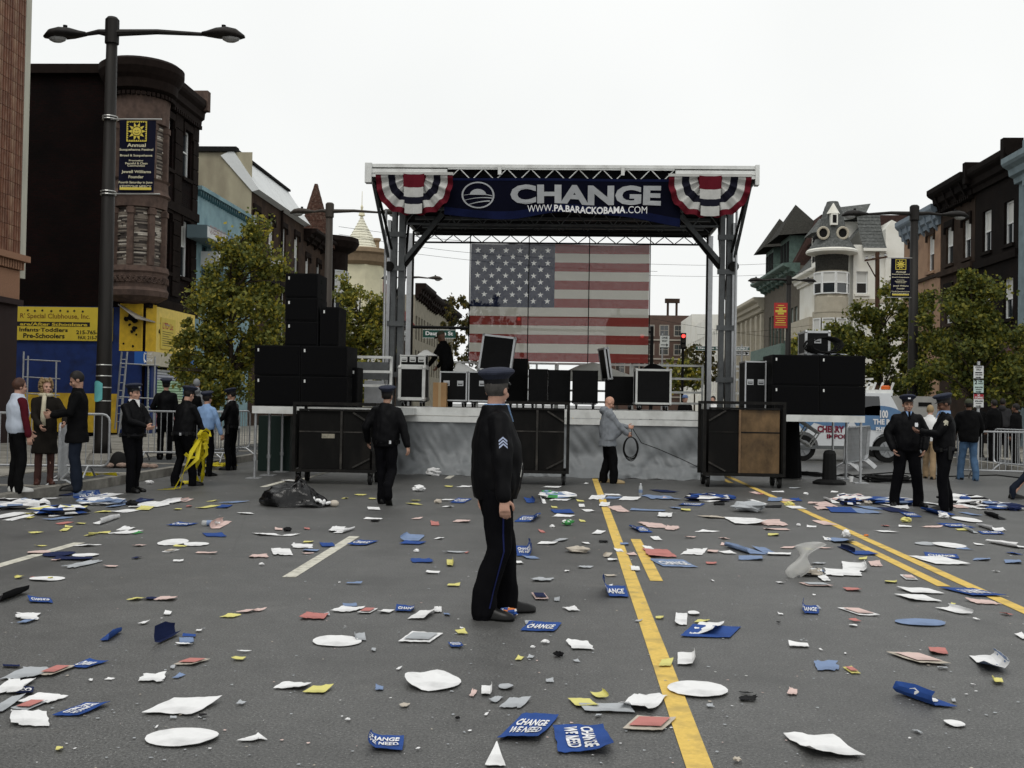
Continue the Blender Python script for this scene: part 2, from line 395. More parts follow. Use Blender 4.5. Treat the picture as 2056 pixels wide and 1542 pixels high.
def block(root, X, side, y0, y1, H, depth, wm, ops=(), end_ops=(), z0=.1, reveal=.18, roofm=None, top=None):
    """a house front on the plane X (side +1 looks to +X); its near end looks at -Y"""
    mb = MB(); s = side; Xb = X - s * depth
    wall_plane(mb, (X, y0, z0), (0, 1, 0), (-s, 0, 0), y1 - y0, H - z0, [(o[0] - y0, o[1] - y0, o[2] - z0, o[3] - z0) for o in ops], reveal)
    wall_plane(mb, (min(X, Xb), y0, z0), (1, 0, 0), (0, 1, 0), depth, H - z0, [(o[0] - min(X, Xb), o[1] - min(X, Xb), o[2] - z0, o[3] - z0) for o in end_ops], reveal)
    mb.add([(X, y1, z0), (Xb, y1, z0), (Xb, y1, H), (X, y1, H)], [(0, 1, 2, 3)])
    mb.add([(Xb, y1, z0), (Xb, y0, z0), (Xb, y0, H), (Xb, y1, H)], [(0, 1, 2, 3)])
    o = mb.build('wall', wm, root)
    if top is None:
        MB().add([(X, y0, H - .02), (Xb, y0, H - .02), (Xb, y1, H - .02), (X, y1, H - .02)], [(0, 1, 2, 3)]).build('roof', roofm or M_ROOF, root)
    return o
def fronts(root, X, side, ops, z_is_abs=True, **k):
    for o in ops: window(root, (X, 0, 0), (0, 1, 0), (-side, 0, 0), o, **k)
def ends(root, y0, ops, **k):
    for o in ops: window(root, (0, y0, 0), (1, 0, 0), (0, 1, 0), o, **k)
def cornice(root, X, side, y0, y1, z, h, proj, m, brackets=0, name='cornice', dent=0):
    s = side; mb = MB()
    prof = [(0, 0), (.25, 0), (.3, .22), (.55, .3), (.6, .55), (.9, .68), (1, .78), (1, 1), (0, 1)]
    pts = [V((X + s * p * proj, y0 - .05, z + q * h)) for p, q in prof]
    mb.prism(pts, (0, y1 - y0 + .1, 0))
    c = mb.build(name, m, root, fixn=True)
    for k in range(brackets):
        y = y0 + (y1 - y0) * (k + .5) / brackets
        b = MB().prism([V((X, y - .07, z - .25)), V((X + s * proj * .3, y - .07, z - .1)), V((X + s * proj * .8, y - .07, z + h * .62)), V((X, y - .07, z + h * .6))], (0, .14, 0)).build('bracket', m, c, fixn=True)
    if dent:
        d = MB()
        for k in range(dent):
            y = y0 + (y1 - y0) * (k + .5) / dent; d.box((X + s * proj * .22, y, z - .09), (proj * .4, (y1 - y0) / dent * .5, .16))
        d.build('dentils', m, c, kind='stuff')
    return c
def rz(x, y, X): return zat(x, y, dat(x, X))          # height seen at pixel (x,y) on a front at X
BL, BR = -16.0, 18.0

# ------------------------------------------------------------------ left side, near to far
# terracotta-clad building cut by the left edge of the picture
M_TERRA = mat('terracotta', (.155, .062, .033), .6, var=.35, vs=6, dirt=(.3, .2, .13), ds=5, bump=.2, streak=4, objvar=.14)
M_STUCCO_TAN = mat('tan_stucco', (.3, .17, .11), .9, var=.12, vs=20, bump=.3, bs=80)
M_BROWN = mat('brown_paint', (.018, .007, .006), .7, var=.15)
M_CREAMSTRIP = mat('cream_trim', (.46, .45, .38), .8, var=.12, streak=6)
Y0 = dat(31, BL)
r = thing('terracotta_building', 'brown building clad in ribbed terracotta tiles with cream corner strip at left edge', 'building', (BL, Y0 - 1, 0))
block(r, BL, 1, 4, Y0, 17, 12, M_BROWN)
zl = rz(20, 520, BL)
MB().bb(BL, BL + .05, Y0 - 4, Y0 - .02, zl - 1.15, zl - .32).build('stucco_panel', M_STUCCO_TAN, r)
MB().bb(BL, BL + .16, Y0 - 4, Y0 + .02, zl - 1.32, zl - 1.16).build('band', M_BROWN, r)
lg = MB().bb(BL, BL + .3, Y0 - 4, Y0 + .1, zl - .06, zl + .12).build('ledge', M_STUCCO_TAN, r)
for k in range(28): MB().bb(BL, BL + .18, Y0 - .1 - k * .14, Y0 - .03 - k * .14, zl - .3, zl - .07).build('dentil', M_STUCCO_TAN, lg)
MB().bb(BL - .3, BL + .03, Y0 + .005, Y0 + .32, zl - .5, 17).build('corner_strip', M_CREAMSTRIP, r)
t = MB(); tw, th = .78, .41
for k in range(6): t.prism([V((0, tw * k / 6 + .005, 0)), V((.05, tw * k / 6 + .03, 0)), V((.05, tw * (k + 1) / 6 - .03, 0)), V((0, tw * (k + 1) / 6 - .005, 0))], (0, 0, th - .012))
tm = t.mesh('tile'); tm.materials.append(M_TERRA)
for c in range(3):
    for k in range(27): place('tile', tm, r, loc=(BL - (r.location.x) + .0 + (.0 if c != 1 else -.0), Y0 - .02 - tw * (c + 1) - r.location.y, zl + .13 + k * th))

# sooty corner house with the round oriel
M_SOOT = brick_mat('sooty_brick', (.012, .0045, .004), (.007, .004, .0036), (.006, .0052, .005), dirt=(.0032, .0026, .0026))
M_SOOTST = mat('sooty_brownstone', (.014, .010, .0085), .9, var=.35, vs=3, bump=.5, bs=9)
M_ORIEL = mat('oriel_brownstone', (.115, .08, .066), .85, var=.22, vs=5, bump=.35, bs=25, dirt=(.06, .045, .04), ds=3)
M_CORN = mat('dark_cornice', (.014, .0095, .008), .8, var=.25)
M_BLUEW = mat('royal_blue_paint', (.012, .03, .13), .6, var=.15, vs=3, dirt=(.01, .018, .06), ds=2)
M_YELW = mat('yellow_paint', (.62, .40, .03), .65, var=.14, vs=6, dirt=(.4, .25, .03), ds=2.5)
M_PRINTK = mat('black_print', (.012, .012, .014), .7)
M_GALV = mat('galvanised_steel', (.42, .43, .44), .45, .7, var=.15, vs=12)
D1 = 39.5; D1e = dat(386, BL); H1 = 14.1
r = thing('corner_house', 'sooty brick corner house with round brownstone oriel and blue and yellow ground floor', 'building', (BL, D1, 0))
zz = lambda x, y: rz(x, y, BL)
w2 = (zz(362, 556), zz(362, 442)); w3 = (zz(362, 357), zz(362, 262))
yw = [dat(326, BL), dat(364, BL)]
ops = [(y - .42, y + .42, *w) for y in yw for w in (w2, w3)]
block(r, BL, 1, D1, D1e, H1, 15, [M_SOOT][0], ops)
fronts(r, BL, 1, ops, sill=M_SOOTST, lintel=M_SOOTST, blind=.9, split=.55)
# rock-faced stones of the street front, each proud of the wall
zr = np.arange(5.6, 12.6, .62)
for i, z in enumerate(zr):
    segs = [(D1 + 1.15, yw[0] - .62), (yw[0] + .62, yw[1] - .62), (yw[1] + .62, D1e - .05)]
    for a, b in segs:
        if b - a > .12: MB().bb(BL, BL + .05 + random.uniform(0, .03), a + .01, b - .01, z + .012, z + .6).build('stone', M_SOOTST, r)
MB().bb(BL, BL + .16, D1, D1e, 4.9, 5.35).build('band_course', M_SOOTST, r); MB().bb(BL, BL + .14, D1, D1e, 9.0, 9.35).build('band_course', M_SOOTST, r)
cornice(r, BL, 1, D1, D1e, H1 - .95, 1.0, .45, M_CORN, dent=24)
MB().bb(BL - .1, BL + .5, D1e - .35, D1e + .02, H1 - .35, H1 + .5).build('cornice_block', M_ORIEL, r)
MB().bb(BL - 15, BL + .02, D1 - .22, D1 + .3, H1 - .35, H1).build('parapet', M_CORN, r)
# the oriel
oc = V((at(277, 500, D1 + .25).x, D1 + .25, 0)); R = 1.0; A0, A1 = rad(-185), rad(65)
o_ = MB()
prof = [(.2, 5.0), (R * .8, 5.12), (R + .12, 5.3), (R + .16, 5.5), (R + .08, 5.62), (R + .1, 6.15), (R + .16, 6.22), (R + .12, 6.42), (R - .14, 6.44), (R - .14, 8.62), (R + .02, 8.64), (R + .06, 9.05), (R + .16, 9.12), (R + .06, 9.3), (R + .04, 9.62), (R + .12, 9.7), (R - .14, 9.72), (R - .14, 11.8), (R + .03, 11.82), (R + .05, 12.6), (R + .1, 12.9)]
o_.lathe(prof, 40, oc); orl = o_.build('oriel', M_ORIEL, r, smooth=False)
c_ = MB().lathe([(R + .08, 12.9), (R + .3, 13.02), (R + .34, 13.35), (R + .45, 13.5), (R + .56, 13.75), (R + .56, 14.0), (R + .4, 14.12), (.05, 14.35)], 40, oc).build('oriel_cornice', M_CORN, r)
for k in range(30):
    t_ = A0 + (A1 - A0) * k / 29; p = oc + V((math.cos(t_), math.sin(t_), 0)) * (R + .17)
    MB().box(p + UP * 12.82, (.12, .12, .14), Matrix.Rotation(t_, 3, 'Z')).build('dentil', M_CORN, c_)
for k in range(26):                                # carved scrolls of the base
    t_ = A0 + (A1 - A0) * k / 25; p = oc + V((math.cos(t_), math.sin(t_), 0)) * (R + .1)
    M_ = Matrix.Rotation(t_, 3, 'Z'); sc_ = MB(); pts = []
    for i in range(14):
        a_ = i / 13 * 4.2 * PI; rr = .15 * (1 - i / 17)
        pts.append(p + M_ @ V((.02, rr * math.cos(a_) * (1 if k % 2 else -1), rr * math.sin(a_) + 5.9)))
    sc_.tube(pts, .025, 4); sc_.build('scroll', M_ORIEL, orl)
M_SL = [mat('slat_pale', (.46, .42, .36), .7, var=.2, vs=9), mat('slat_mid', (.2, .17, .14), .7, var=.2, vs=9), mat('slat_dark', (.055, .045, .04), .7, var=.2, vs=9)]
piers = [rad(-172), rad(-128), rad(-84), rad(-40), rad(4), rad(48)]
for (za, zb) in ((6.44, 8.62), (9.72, 11.8)):
    for i in range(len(piers)):
        t_ = piers[i]; p = oc + V((math.cos(t_), math.sin(t_), 0)) * (R - .06)
        q = MB().box(p + UP * (za + zb) / 2, (.24, .22, zb - za - .02), Matrix.Rotation(t_, 3, 'Z')); q.box(p + UP * (zb - .16), (.32, .28, .2), Matrix.Rotation(t_, 3, 'Z'))
        q.build('pier', M_ORIEL, orl)
    for i in range(len(piers) - 1):                 # panels of thin boards nailed over the windows
        q = MB(); ta, tb = piers[i] + .1, piers[i + 1] - .1; nb = int((zb - za) / .062)
        for k in range(nb):
            cuts = sorted([ta, tb] + [random.uniform(ta, tb) for _ in range(random.choice((0, 1, 1, 2)))])
            for a_, b_ in zip(cuts[:-1], cuts[1:]):
                rr = R - .125 + random.uniform(0, .05); z = za + k * .062 + .004
                q.lathe([(rr - .05, z), (rr, z), (rr, z + .055), (rr - .05, z + .055)], 5, oc, a_, b_, m=random.choice((0, 1, 1, 2, 2)))
        q.build('board_panel', M_SL, orl, kind='stuff')
# blue and yellow ground floor with its sign
y_ = D1 - .03
MB().bb(-31, BL - .95, y_, D1, 1.62, 4.9).build('blue_wall', M_BLUEW, r); MB().bb(-31, BL - .95, y_, D1, .15, 1.62).build('yellow_wall', M_YELW, r)
sgx0, sgx1 = at(30, 650, D1).x - .6, at(228, 650, D1).x; sz0, sz1 = zat(130, 684, D1), zat(130, 617, D1)
MB().bb(sgx0, sgx1, y_ - .07, y_ - .005, sz0, sz1).build('sign_board', mat('sign_yellow', (.66, .5, .05), .5, var=.05), r)
sb = MB(); SW = sgx1 - sgx0; n_ = (0, -.005, 0); X_ = lambda px: at(px, 650, D1).x; Z_ = lambda py: zat(130, py, D1)
def sgt(s, xa, xb, ya, yb, m=0, bold=.025): letters(sb, s, (X_(xa), y_ - .07, Z_(yb)), (1, 0, 0), UP, X_(xb) - X_(xa), Z_(ya) - Z_(yb), n_, bold, m)
sgt("R' Special Clubhouse, Inc.", 43, 183, 630, 643, 1, .01)
sb.bb(X_(36), X_(183), y_ - .073, y_ - .0705, Z_(656), Z_(647)); sgt('are/After Schoolcare', 43, 178, 648.5, 655, 2, .03)
sgt('Infants·Toddlers', 42, 139, 659, 667); sgt('Pre-Schoolers', 50, 133, 670, 680); sgt('215-765-', 156, 199, 663, 671); sgt('FAX: 215-7', 160, 198, 674, 681)
for k, px in enumerate((58, 72, 87, 105, 123, 138, 151, 168)):
    cx, cz = X_(px), Z_(624.5 + (k % 2))
    sb.prism([V((cx + .06 * math.cos(i * PI / 6) * (1 if i % 2 else .5), y_ - .072, cz + .06 * math.sin(i * PI / 6) * (1 if i % 2 else .5))) for i in range(12)], (0, -.003, 0))
sb.build('lettering', [M_PRINTK, mat('sign_brown', (.2, .09, .02), .6), mat('sign_yellow', (.66, .5, .05), .5)], r)
# corner shopfront: yellow boards, torn black patches, blue dado, awning, shutter
c0 = V((BL - .95, D1 - .05, 0)); c1 = V((BL - .1, D1 - .05, 0)); c2 = V((BL + .25, D1 + .5, 0)); c3 = V((BL + .25, D1e - .6, 0))
def panel(name, a, b, z0, z1, m, th=.08):
    d = (b - a).normalized(); nrm = V((d.y, -d.x, 0)); return MB().prism([a + UP * z0, b + UP * z0, b + UP * z1, a + UP * z1], -nrm * th).build(name, m, r, fixn=True)
zy0, zy1 = zat(280, 705, D1), zat(280, 610, D1)
panel('yellow_fascia', c0, c1, zy0, zy1, M_YELW); panel('yellow_fascia', c1 + V((.001, 0, 0)), c2, zy0, zy1, M_YELW); panel('yellow_fascia', c2, c3, zy0, zy1 - .05, mat('pale_yellow_paint', (.72, .55, .13), .65, var=.12, vs=6))
panel('blue_dado', c0, c1, .15, zy0 - .01, M_BLUEW); panel('blue_dado', c1, c2, .15, zy0 - .01, M_BLUEW)
bl = MB(); random.seed(3)
for (px, py, s_) in ((255, 640, .13), (266, 638, .2), (272, 644, .12), (262, 652, .07), (271, 660, .12), (266, 666, .08), (268, 695, .06), (253, 642, .06), (249, 690, .04), (275, 672, .05)):
    p = V((at(px, py, D1).x, D1 - .058, zat(px, py, D1))); k = 11; a_ = random.random()
    bl.prism([p + V((math.cos(a_ + 2 * PI * i / k) * s_ * random.uniform(.5, 1.1), 0, math.sin(a_ + 2 * PI * i / k) * s_ * random.uniform(.5, 1.1))) for i in range(k)], (0, -.006, 0))
bl.build('torn_patches', M_DARK, r, kind='stuff')
bl = MB()
for k in range(16):
    y = random.uniform(c2.y + .1, c2.y + 1.6); z = random.uniform(zy0 + .05, zy0 + 1.0); s_ = random.uniform(.03, .12)
    bl.prism([V((BL + .252, y, z)) + V((0, math.cos(2 * PI * i / 9) * s_ * random.uniform(.5, 1.1), math.sin(2 * PI * i / 9) * s_ * random.uniform(.5, 1.2))) for i in range(9)], (.006, 0, 0))
bl.build('torn_patches', M_DARK, r, kind='stuff'); random.seed(11)
sy = dat(333, BL + .25)
ps = MB().bb(BL + .253, BL + .29, sy - .75, sy + .75, zat(333, 702, sy), zat(333, 640, sy)).build('poster', mat('poster_yellow', (.6, .47, .08), .6, var=.1), r)
pl = MB()
letters(pl, 'LTD Lic', (BL + .292, sy - .6, zat(333, 662, sy)), (0, 1, 0), UP, 1.1, .25, (.002, 0, 0), .02, 1)
for k in range(7): pl.bb(BL + .29, BL + .294, sy - .6, sy + .5 - .2 * (k % 3), zat(333, 668 + 4.5 * k, sy), zat(333, 667 + 4.5 * k, sy))
pl.build('print', [M_PRINTK, mat('print_red', (.35, .05, .03), .6)], ps)
aw = MB().grid(lambda u, v: V((BL - .9 + .15 * u + .9 * v + .25 * math.sin(u * 5) * v, D1 - .35 + (D1e - D1 + .3) * u + (-.5 * v if u < .2 else 0), 5.0 - .55 * v - .25 * u)), 14, 3, thick=(0, 0, -.04)); aw.build('awning', mat('awning_grey', (.3, .28, .25), .5, var=.15), r)
shy0, shy1 = dat(296, BL + .2), dat(352, BL + .2)
panel('blue_wall', c2, V((BL + .25, shy0, 0)), .15, zy0 - .01, M_BLUEW)
MB().bb(BL, BL + .45, shy0 - .1, shy1 + .8, zy0 - .55, zy0 - .02).build('shutter_box', mat('shutter_cream', (.5, .46, .36), .6, var=.1), r)
cols = [(.55, .57, .6), (.5, .52, .6), (.42, .6, .42), (.4, .6, .4), (.42, .6, .42), (.4, .58, .4), (.6, .62, .5), (.42, .6, .42), (.55, .2, .2), (.55, .22, .2), (.5, .18, .17), (.6, .6, .6)]
for k in range(22):
    z = zy0 - .65 - k * .105; cm = cols[min(len(cols) - 1, k * len(cols) // 22)]
    MB().prism([V((BL + .2, shy0, z)), V((BL + .255, shy0, z - .02)), V((BL + .255, shy0, z - .08)), V((BL + .2, shy0, z - .1))], (0, shy1 - shy0 + .7, 0)).build('shutter_slat', mat('shutter_%d%d%d' % tuple(int(100 * c) for c in cm), cm, .5, var=.1), r, fixn=True)
panel('blue_wall', V((BL + .25, shy1 + .75, 0)), V((BL + .25, D1e - .02, 0)), .15, zy0 - .01, mat('light_blue_paint', (.05, .16, .4), .6, var=.15))
cs = MB().bb(at(286, 720, D1).x, at(309, 720, D1).x, D1 - .75, D1 - .7, zat(297, 732, D1 - .7), zat(297, 706, D1 - .7)); pr = cs.build('telephone_sign', mat('sign_blue', (.03, .12, .42), .45), None, 'small blue pay telephone sign reading Call 25c by the shopfront', 'sign')
pq = MB(); X_ = lambda px: at(px, 720, D1 - .75).x; Z_ = lambda py: zat(297, py, D1 - .75); yy = D1 - .752
for s_, xa, xb, ya, yb in (('Call', 297, 304, 708, 712), ('25¢', 295, 307, 719, 727), ('Anywhere in the USA', 295, 307, 714, 716.5)): letters(pq, s_, (X_(xa), yy, Z_(yb)), (1, 0, 0), UP, X_(xb) - X_(xa), Z_(ya) - Z_(yb), (0, -.003, 0), .03)
pq.tube([V((X_(292), yy - .004, Z_(709))), V((X_(289.5), yy - .004, Z_(713))), V((X_(289.5), yy - .004, Z_(722))), V((X_(292.5), yy - .004, Z_(728)))], [.05, .025, .025, .05], 6)
pq.build('print', mat('white_print', (.7, .7, .7), .6), pr)
MB().bb(X_(296), X_(298), D1 - .72, D1 - .69, .15, Z_(732)).build('post', M_GALV, pr)

# pale blue house
M_LB = mat('pale_blue_stucco', (.24, .36, .39), .85, var=.12, vs=2, dirt=(.14, .23, .27), ds=1.2, bump=.15)
M_LBD = mat('blue_green_trim', (.05, .12, .14), .6, var=.15)
D2 = D1e + .01; D2e = dat(497, BL); H2 = 10.6
r = thing('pale_blue_house', 'pale blue stuccoed shop house with toothed cornice and white sign box', 'building', (BL, D2, 0))
z1, z2 = rz(420, 610, BL), rz(420, 497, BL)
ys = np.linspace(D2 + 1.3, D2e - 1.0, 4); ops = [(y - .55, y + .55, z1 + (0 if i % 2 else .15), z2) for i, y in enumerate(ys)]
block(r, BL, 1, D2, D2e, H2, 12, M_LB, ops)
fronts(r, BL, 1, ops, frame=M_LBD, sill=M_LB, blind=.15, split=.55, bars=1, recess=.16)
c = MB().bb(BL, BL + .22, D2, D2e, H2 - .15, H2 + .02).build('cornice', M_LB, r)
for k in range(26):
    y = D2 + .15 + k * (D2e - D2 - .3) / 25; MB().prism([V((BL, y - .08, H2 - .17)), V((BL, y + .08, H2 - .17)), V((BL, y, H2 - .42))], (.14, 0, 0)).build('tooth', M_LBD, c, fixn=True)
MB().bb(BL, BL + .1, D2 + .5, D2e - .3, z2 + .02, z2 + .2).build('band', M_LBD, r)
d_ = MB()
for k in range(30): d_.bb(BL, BL + .12, D2 + .6 + k * .22, D2 + .7 + k * .22, z2 + .2, z2 + .42)
d_.build('dentils', M_LB, r, kind='stuff')
sgy0, sgy1 = dat(408, BL + .9), dat(468, BL + .9); sgz0, sgz1 = rz(410, 478, BL + .9), rz(410, 452, BL + .9)
sg = MB().bb(BL + .05, BL + .9, sgy0, sgy1, sgz0, sgz1).build('sign_box', mat('sign_box_grey', (.12, .17, .19), .5), r)
q = MB().bb(BL + .9, BL + .91, sgy0 + .05, sgy1 - .05, sgz0 + .05, sgz1 - .05); q.build('sign_face', mat('sign_white', (.6, .62, .62), .5, var=.1), sg)
q = MB(); letters(q, 'QUEENSVILLE', (BL + .912, sgy0 + .3, sgz0 + .2), (0, 1, 0), UP, (sgy1 - sgy0) * .52, .4, (.003, 0, 0), .02); letters(q, 'UNITED', (BL + .912, sgy0 + (sgy1 - sgy0) * .62, sgz0 + .2), (0, 1, 0), UP, (sgy1 - sgy0) * .34, .4, (.003, 0, 0), .03, 1)
q.build('lettering', [mat('print_grey_red', (.3, .22, .22), .6), mat('print_blue_grey', (.1, .22, .4), .6)], sg)
s2 = MB().bb(BL + .1, BL + .9, sgy0 + 1.6, sgy0 + 1.75, rz(450, 555, BL), rz(450, 528, BL)).build('hanging_sign', mat('sign_white', (.6, .62, .62), .5), r)

# brownstone pair with the white mansard boards
M_BS = mat('brownstone', (.052, .035, .026), .9, var=.28, vs=2.2, bump=.4, bs=14, dirt=(.03, .023, .02), ds=1.2)
M_CREAMST = mat('cream_stucco', (.36, .33, .24), .9, var=.12, vs=1.5, dirt=(.22, .19, .14), ds=.9, streak=2.5)
M_WBOARD = mat('white_boarding', (.66, .68, .68), .6, var=.06, vs=1.5)
D3 = D2e + .01; D3e = dat(603, BL); H3 = 12.0
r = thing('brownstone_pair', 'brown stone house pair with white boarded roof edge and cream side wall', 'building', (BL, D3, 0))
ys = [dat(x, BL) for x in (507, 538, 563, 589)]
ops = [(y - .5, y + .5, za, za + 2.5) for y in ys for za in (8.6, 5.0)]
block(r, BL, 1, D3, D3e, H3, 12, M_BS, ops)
fronts(r, BL, 1, ops, sill=M_BS, lintel=M_SOOTST, blind=.6)
MB().bb(BL - 12, BL - .02, D3 - .03, D3 - .001, H2 - .5, 13.9).build('cream_side_wall', M_CREAMST, r)
MB().bb(BL - 12, BL - .8, D3 - .2, D3 + .3, 13.9, 14.15).build('coping', M_ROOF, r)
ym = (D3 + D3e) / 2
for a, b in ((D3 - .15, ym - .02), (ym + .02, D3e)):
    MB().prism([V((BL + .05, a, H3 - .1)), V((BL + .4, a, H3)), V((BL - 1.0, a, 14.0)), V((BL - 1.6, a, 13.7))], (0, b - a, 0)).build('mansard_board', M_WBOARD, r, fixn=True)
    MB().bb(BL - 1.3, BL - .85, a, b, 14.0, 14.12).build('coping', M_ROOF, r)
MB().prism([V((BL - 1, D3e - .1, H3)), V((BL - 1, D3e - .1, 14)), V((BL - 9, D3e - .1, 14)), V((BL - 9, D3e - .1, H3))], (0, -(D3e - D3 - .4), 0)).build('roof', M_ROOF, r, fixn=True)
MB().bb(BL, BL + .2, D3, D3e, 7.7, 8.0).build('band_course', M_SOOTST, r)
MB().cyl((BL + .12, ym, 4), (BL + .12, ym, H3), .07).build('downpipe', M_SOOTST, r)
MB().bb(BL, BL + .45, ys[1] - .3, ys[1] + .3, 8.62, 9.1).build('air_conditioner', M_WBOARD, r)

# turreted house
M_TURT = mat('brown_tile_cone', (.06, .03, .022), .8, var=.5, vs=7, bump=.5, bs=7, dirt=(.12, .09, .07), ds=8)
D4 = D3e + .01; D4e = dat(668, BL); H4 = 11.7
r = thing('turret_house', 'dark brown house with conical tiled corner turret behind the trees', 'building', (BL, D4, 0))
ys = [dat(x, BL) for x in (612, 634)]
ops = [(y - .5, y + .5, za, za + 2.6) for y in ys for za in (7.6, 4.2)]
block(r, BL, 1, D4, D4e, H4, 12, M_BS, ops); fronts(r, BL, 1, ops, sill=M_BS, lintel=M_SOOTST)
cornice(r, BL, 1, D4, D4e, H4 - .6, .7, .8, M_CORN, brackets=5)
tc_ = V((BL - .75, D4e - 1.5, 0)); TR = 1.3
MB().lathe([(.3, 4.3), (TR, 5.2), (TR, 11.3), (TR + .5, 11.6), (TR + .75, 12.0), (TR + .7, 12.3), (TR * .9, 12.4)], 20, tc_ + V((.6, 0, 0))).build('turret_wall', M_SOOTST, r)
q = MB(); k = 10
for i in range(k): q.lathe([(TR * (1.02 - i / k * .95), 12.35 + i * .42), (TR * (1.0 - i / k * .95) - .08, 12.35 + i * .42 + .4)], 16, tc_ + V((.2, -2.2, -1.0)))
q.lathe([(.16, 16.1), (.16, 16.4), (.1, 16.5)], 8, tc_ + V((.2, -2.2, -1.0)))
q.build('cone_roof', M_TURT, r)
for k in range(4):
    t_ = rad(-130 + 45 * k); p = tc_ + V((.6, 0, 0)) + V((math.cos(t_), math.sin(t_), 0)) * (TR + .01)
    window(r, p + UP * 7.2 - V((-math.sin(t_), math.cos(t_), 0)) * .45, (-math.sin(t_), math.cos(t_), 0), (-math.cos(t_), -math.sin(t_), 0), (0, .9, 0, 2.9), recess=-.05, frame=M_WBOARD, blind=1)

# cream house with the spire
M_CRM = mat('cream_paint', (.70, .66, .47), .7, var=.06, vs=2, dirt=(.6, .56, .4), ds=.8)
M_CRMD = mat('ochre_cornice', (.26, .19, .12), .7, var=.15)
M_CRMR = mat('cream_shingle', (.66, .64, .52), .8, var=.2, vs=9, bump=.3, bs=12)
D5 = 86; D5e = 89.5; H5 = zat(720, 535, D5)
r = thing('spire_house', 'cream painted corner house with shingled spire and brown cornice', 'building', (BL, D5, 0))
ops = [(y - .6, y + .6, za, za + 2.6) for y in (D5 + 2.2,) for za in (5, 8.6)]
block(r, BL, 1, D5, D5e, H5, 14, M_CRM, ops); fronts(r, BL, 1, ops, frame=M_CRM)
cc = V((at(722, 600, D5).x, D5 + .2, 0)); CRr = 1.75
q = MB(); q.lathe([(CRr, 3.5), (CRr, H5 - 2.6), (CRr + .12, H5 - 2.5), (CRr + .12, H5 - 1.2), (CRr + .2, H5)], 8, cc, PI / 8, 2 * PI + PI / 8); bay = q.build('corner_bay', M_CRM, r)
for k in range(8):
    t_ = PI / 4 * k; u_ = V((-math.sin(t_), math.cos(t_), 0)); p = cc + V((math.cos(t_), math.sin(t_), 0)) * (CRr * math.cos(PI / 8) + .012)
    for za in (H5 - 6.4, H5 - 10): window(r, p + UP * za - u_ * .5, u_, (-math.cos(t_), -math.sin(t_), 0), (0, 1.0, 0, 3.6), recess=-.06, frame=M_CRM, blind=2, split=0, fw=.09)
q = MB().lathe([(CRr + .2, H5), (CRr + .55, H5 + .25), (CRr + .7, H5 + .8), (CRr + .95, H5 + .95), (CRr + .95, H5 + 1.25), (CRr + .3, H5 + 1.4)], 24, cc); cn = q.build('cornice', M_CRMD, r)
cornice(r, BL, 1, D5 + 1.5, D5e, H5 - .1, 1.2, .6, M_CRMD, brackets=3)
MB().prism([V((BL - 14, D5, H5)), V((BL - 14, D5 - .9, H5 + .9)), V((BL - 14, D5 - .9, H5 + 1.25)), V((BL - 14, D5 + .3, H5 + 1.3))], (12.5, 0, 0)).build('side_cornice', M_CRMD, r, fixn=True)
zt = zat(722, 432, D5); q = MB(); zb = H5 + 1.4; n_ = 12
for i in range(n_):
    a, b = i / n_, (i + 1) / n_; q.lathe([(1.55 * (1 - a) ** 1.12 + .08, zb + (zt - zb) * a), (1.55 * (1 - b) ** 1.12 + .03, zb + (zt - zb) * b)], 8, cc)
sp = q.build('spire', M_CRMR, r); MB().lathe([(.05, zt - .1), (.28, zt), (.22, zt + .2), (.06, zt + .4), (.12, zt + .7), (.03, zt + .9), (.02, zt + 2.0)], 8, cc).build('finial', M_CRM, sp)
p = at(757, 505, D5); MB().lathe([(.18, H5 + 1.2), (.18, H5 + 2.0), (.3, H5 + 2.1), (.3, H5 + 2.3)], 8, (p.x, D5, 0)).build('chimney_pot', M_CRMD, r)

# red-roofed house and the long dark terrace beyond
M_REDR = mat('red_tile_roof', (.14, .035, .03), .8, var=.3, vs=6)
D6 = 99
r = thing('red_roof_house', 'dark house with steep red tiled roof beside the stage post', 'building', (BL, D6, 0))
block(r, BL, 1, D6, D6 + 9, 9.2, 12, M_BS, [(D6 + 2, D6 + 3.2, 5, 7.6), (D6 + 5, D6 + 6.2, 5, 7.6)]); fronts(r, BL, 1, [(D6 + 2, D6 + 3.2, 5, 7.6), (D6 + 5, D6 + 6.2, 5, 7.6)])
MB().add([(BL + .4, D6 - .3, 9.2), (BL + .4, D6 + 9, 9.2), (BL - 8, D6 + 9, 9.2), (BL - 8, D6 - .3, 9.2), (BL - 3, D6 + 4, 14.5)], [(0, 1, 4), (1, 2, 4), (2, 3, 4), (3, 0, 4)]).build('roof', M_REDR, r)
M_TERR = mat('grey_terrace_stone', (.27, .25, .20), .9, var=.2, vs=1.5)
y = 110
for k, (ln, hh) in enumerate(((9, 12.6), (9, 12.4), (10, 12.7), (10, 12.5))):
    r = thing('terrace_house', ['grey terrace house with heavy dark cornice, nearest in the far row left of the flag', 'second grey terrace house of the far row left of the flag', 'third grey terrace house of the far row left of the flag', 'farthest grey terrace house of the row left of the flag'][k], 'building', (BL, y, 0), 'far terrace beside the stage')
    ops = [(y + .8 + i * 2.1, y + 1.9 + i * 2.1, za, za + 2.5) for i in range(4) for za in (4.4, 8)]
    block(r, BL, 1, y, y + ln, hh, 12, M_TERR, ops); fronts(r, BL, 1, ops, frame=M_SOOTST, blind=.2, split=0)
    cornice(r, BL, 1, y, y + ln, hh - .3, 1.5, 1.1, M_CORN, brackets=5)
    y += ln + .02

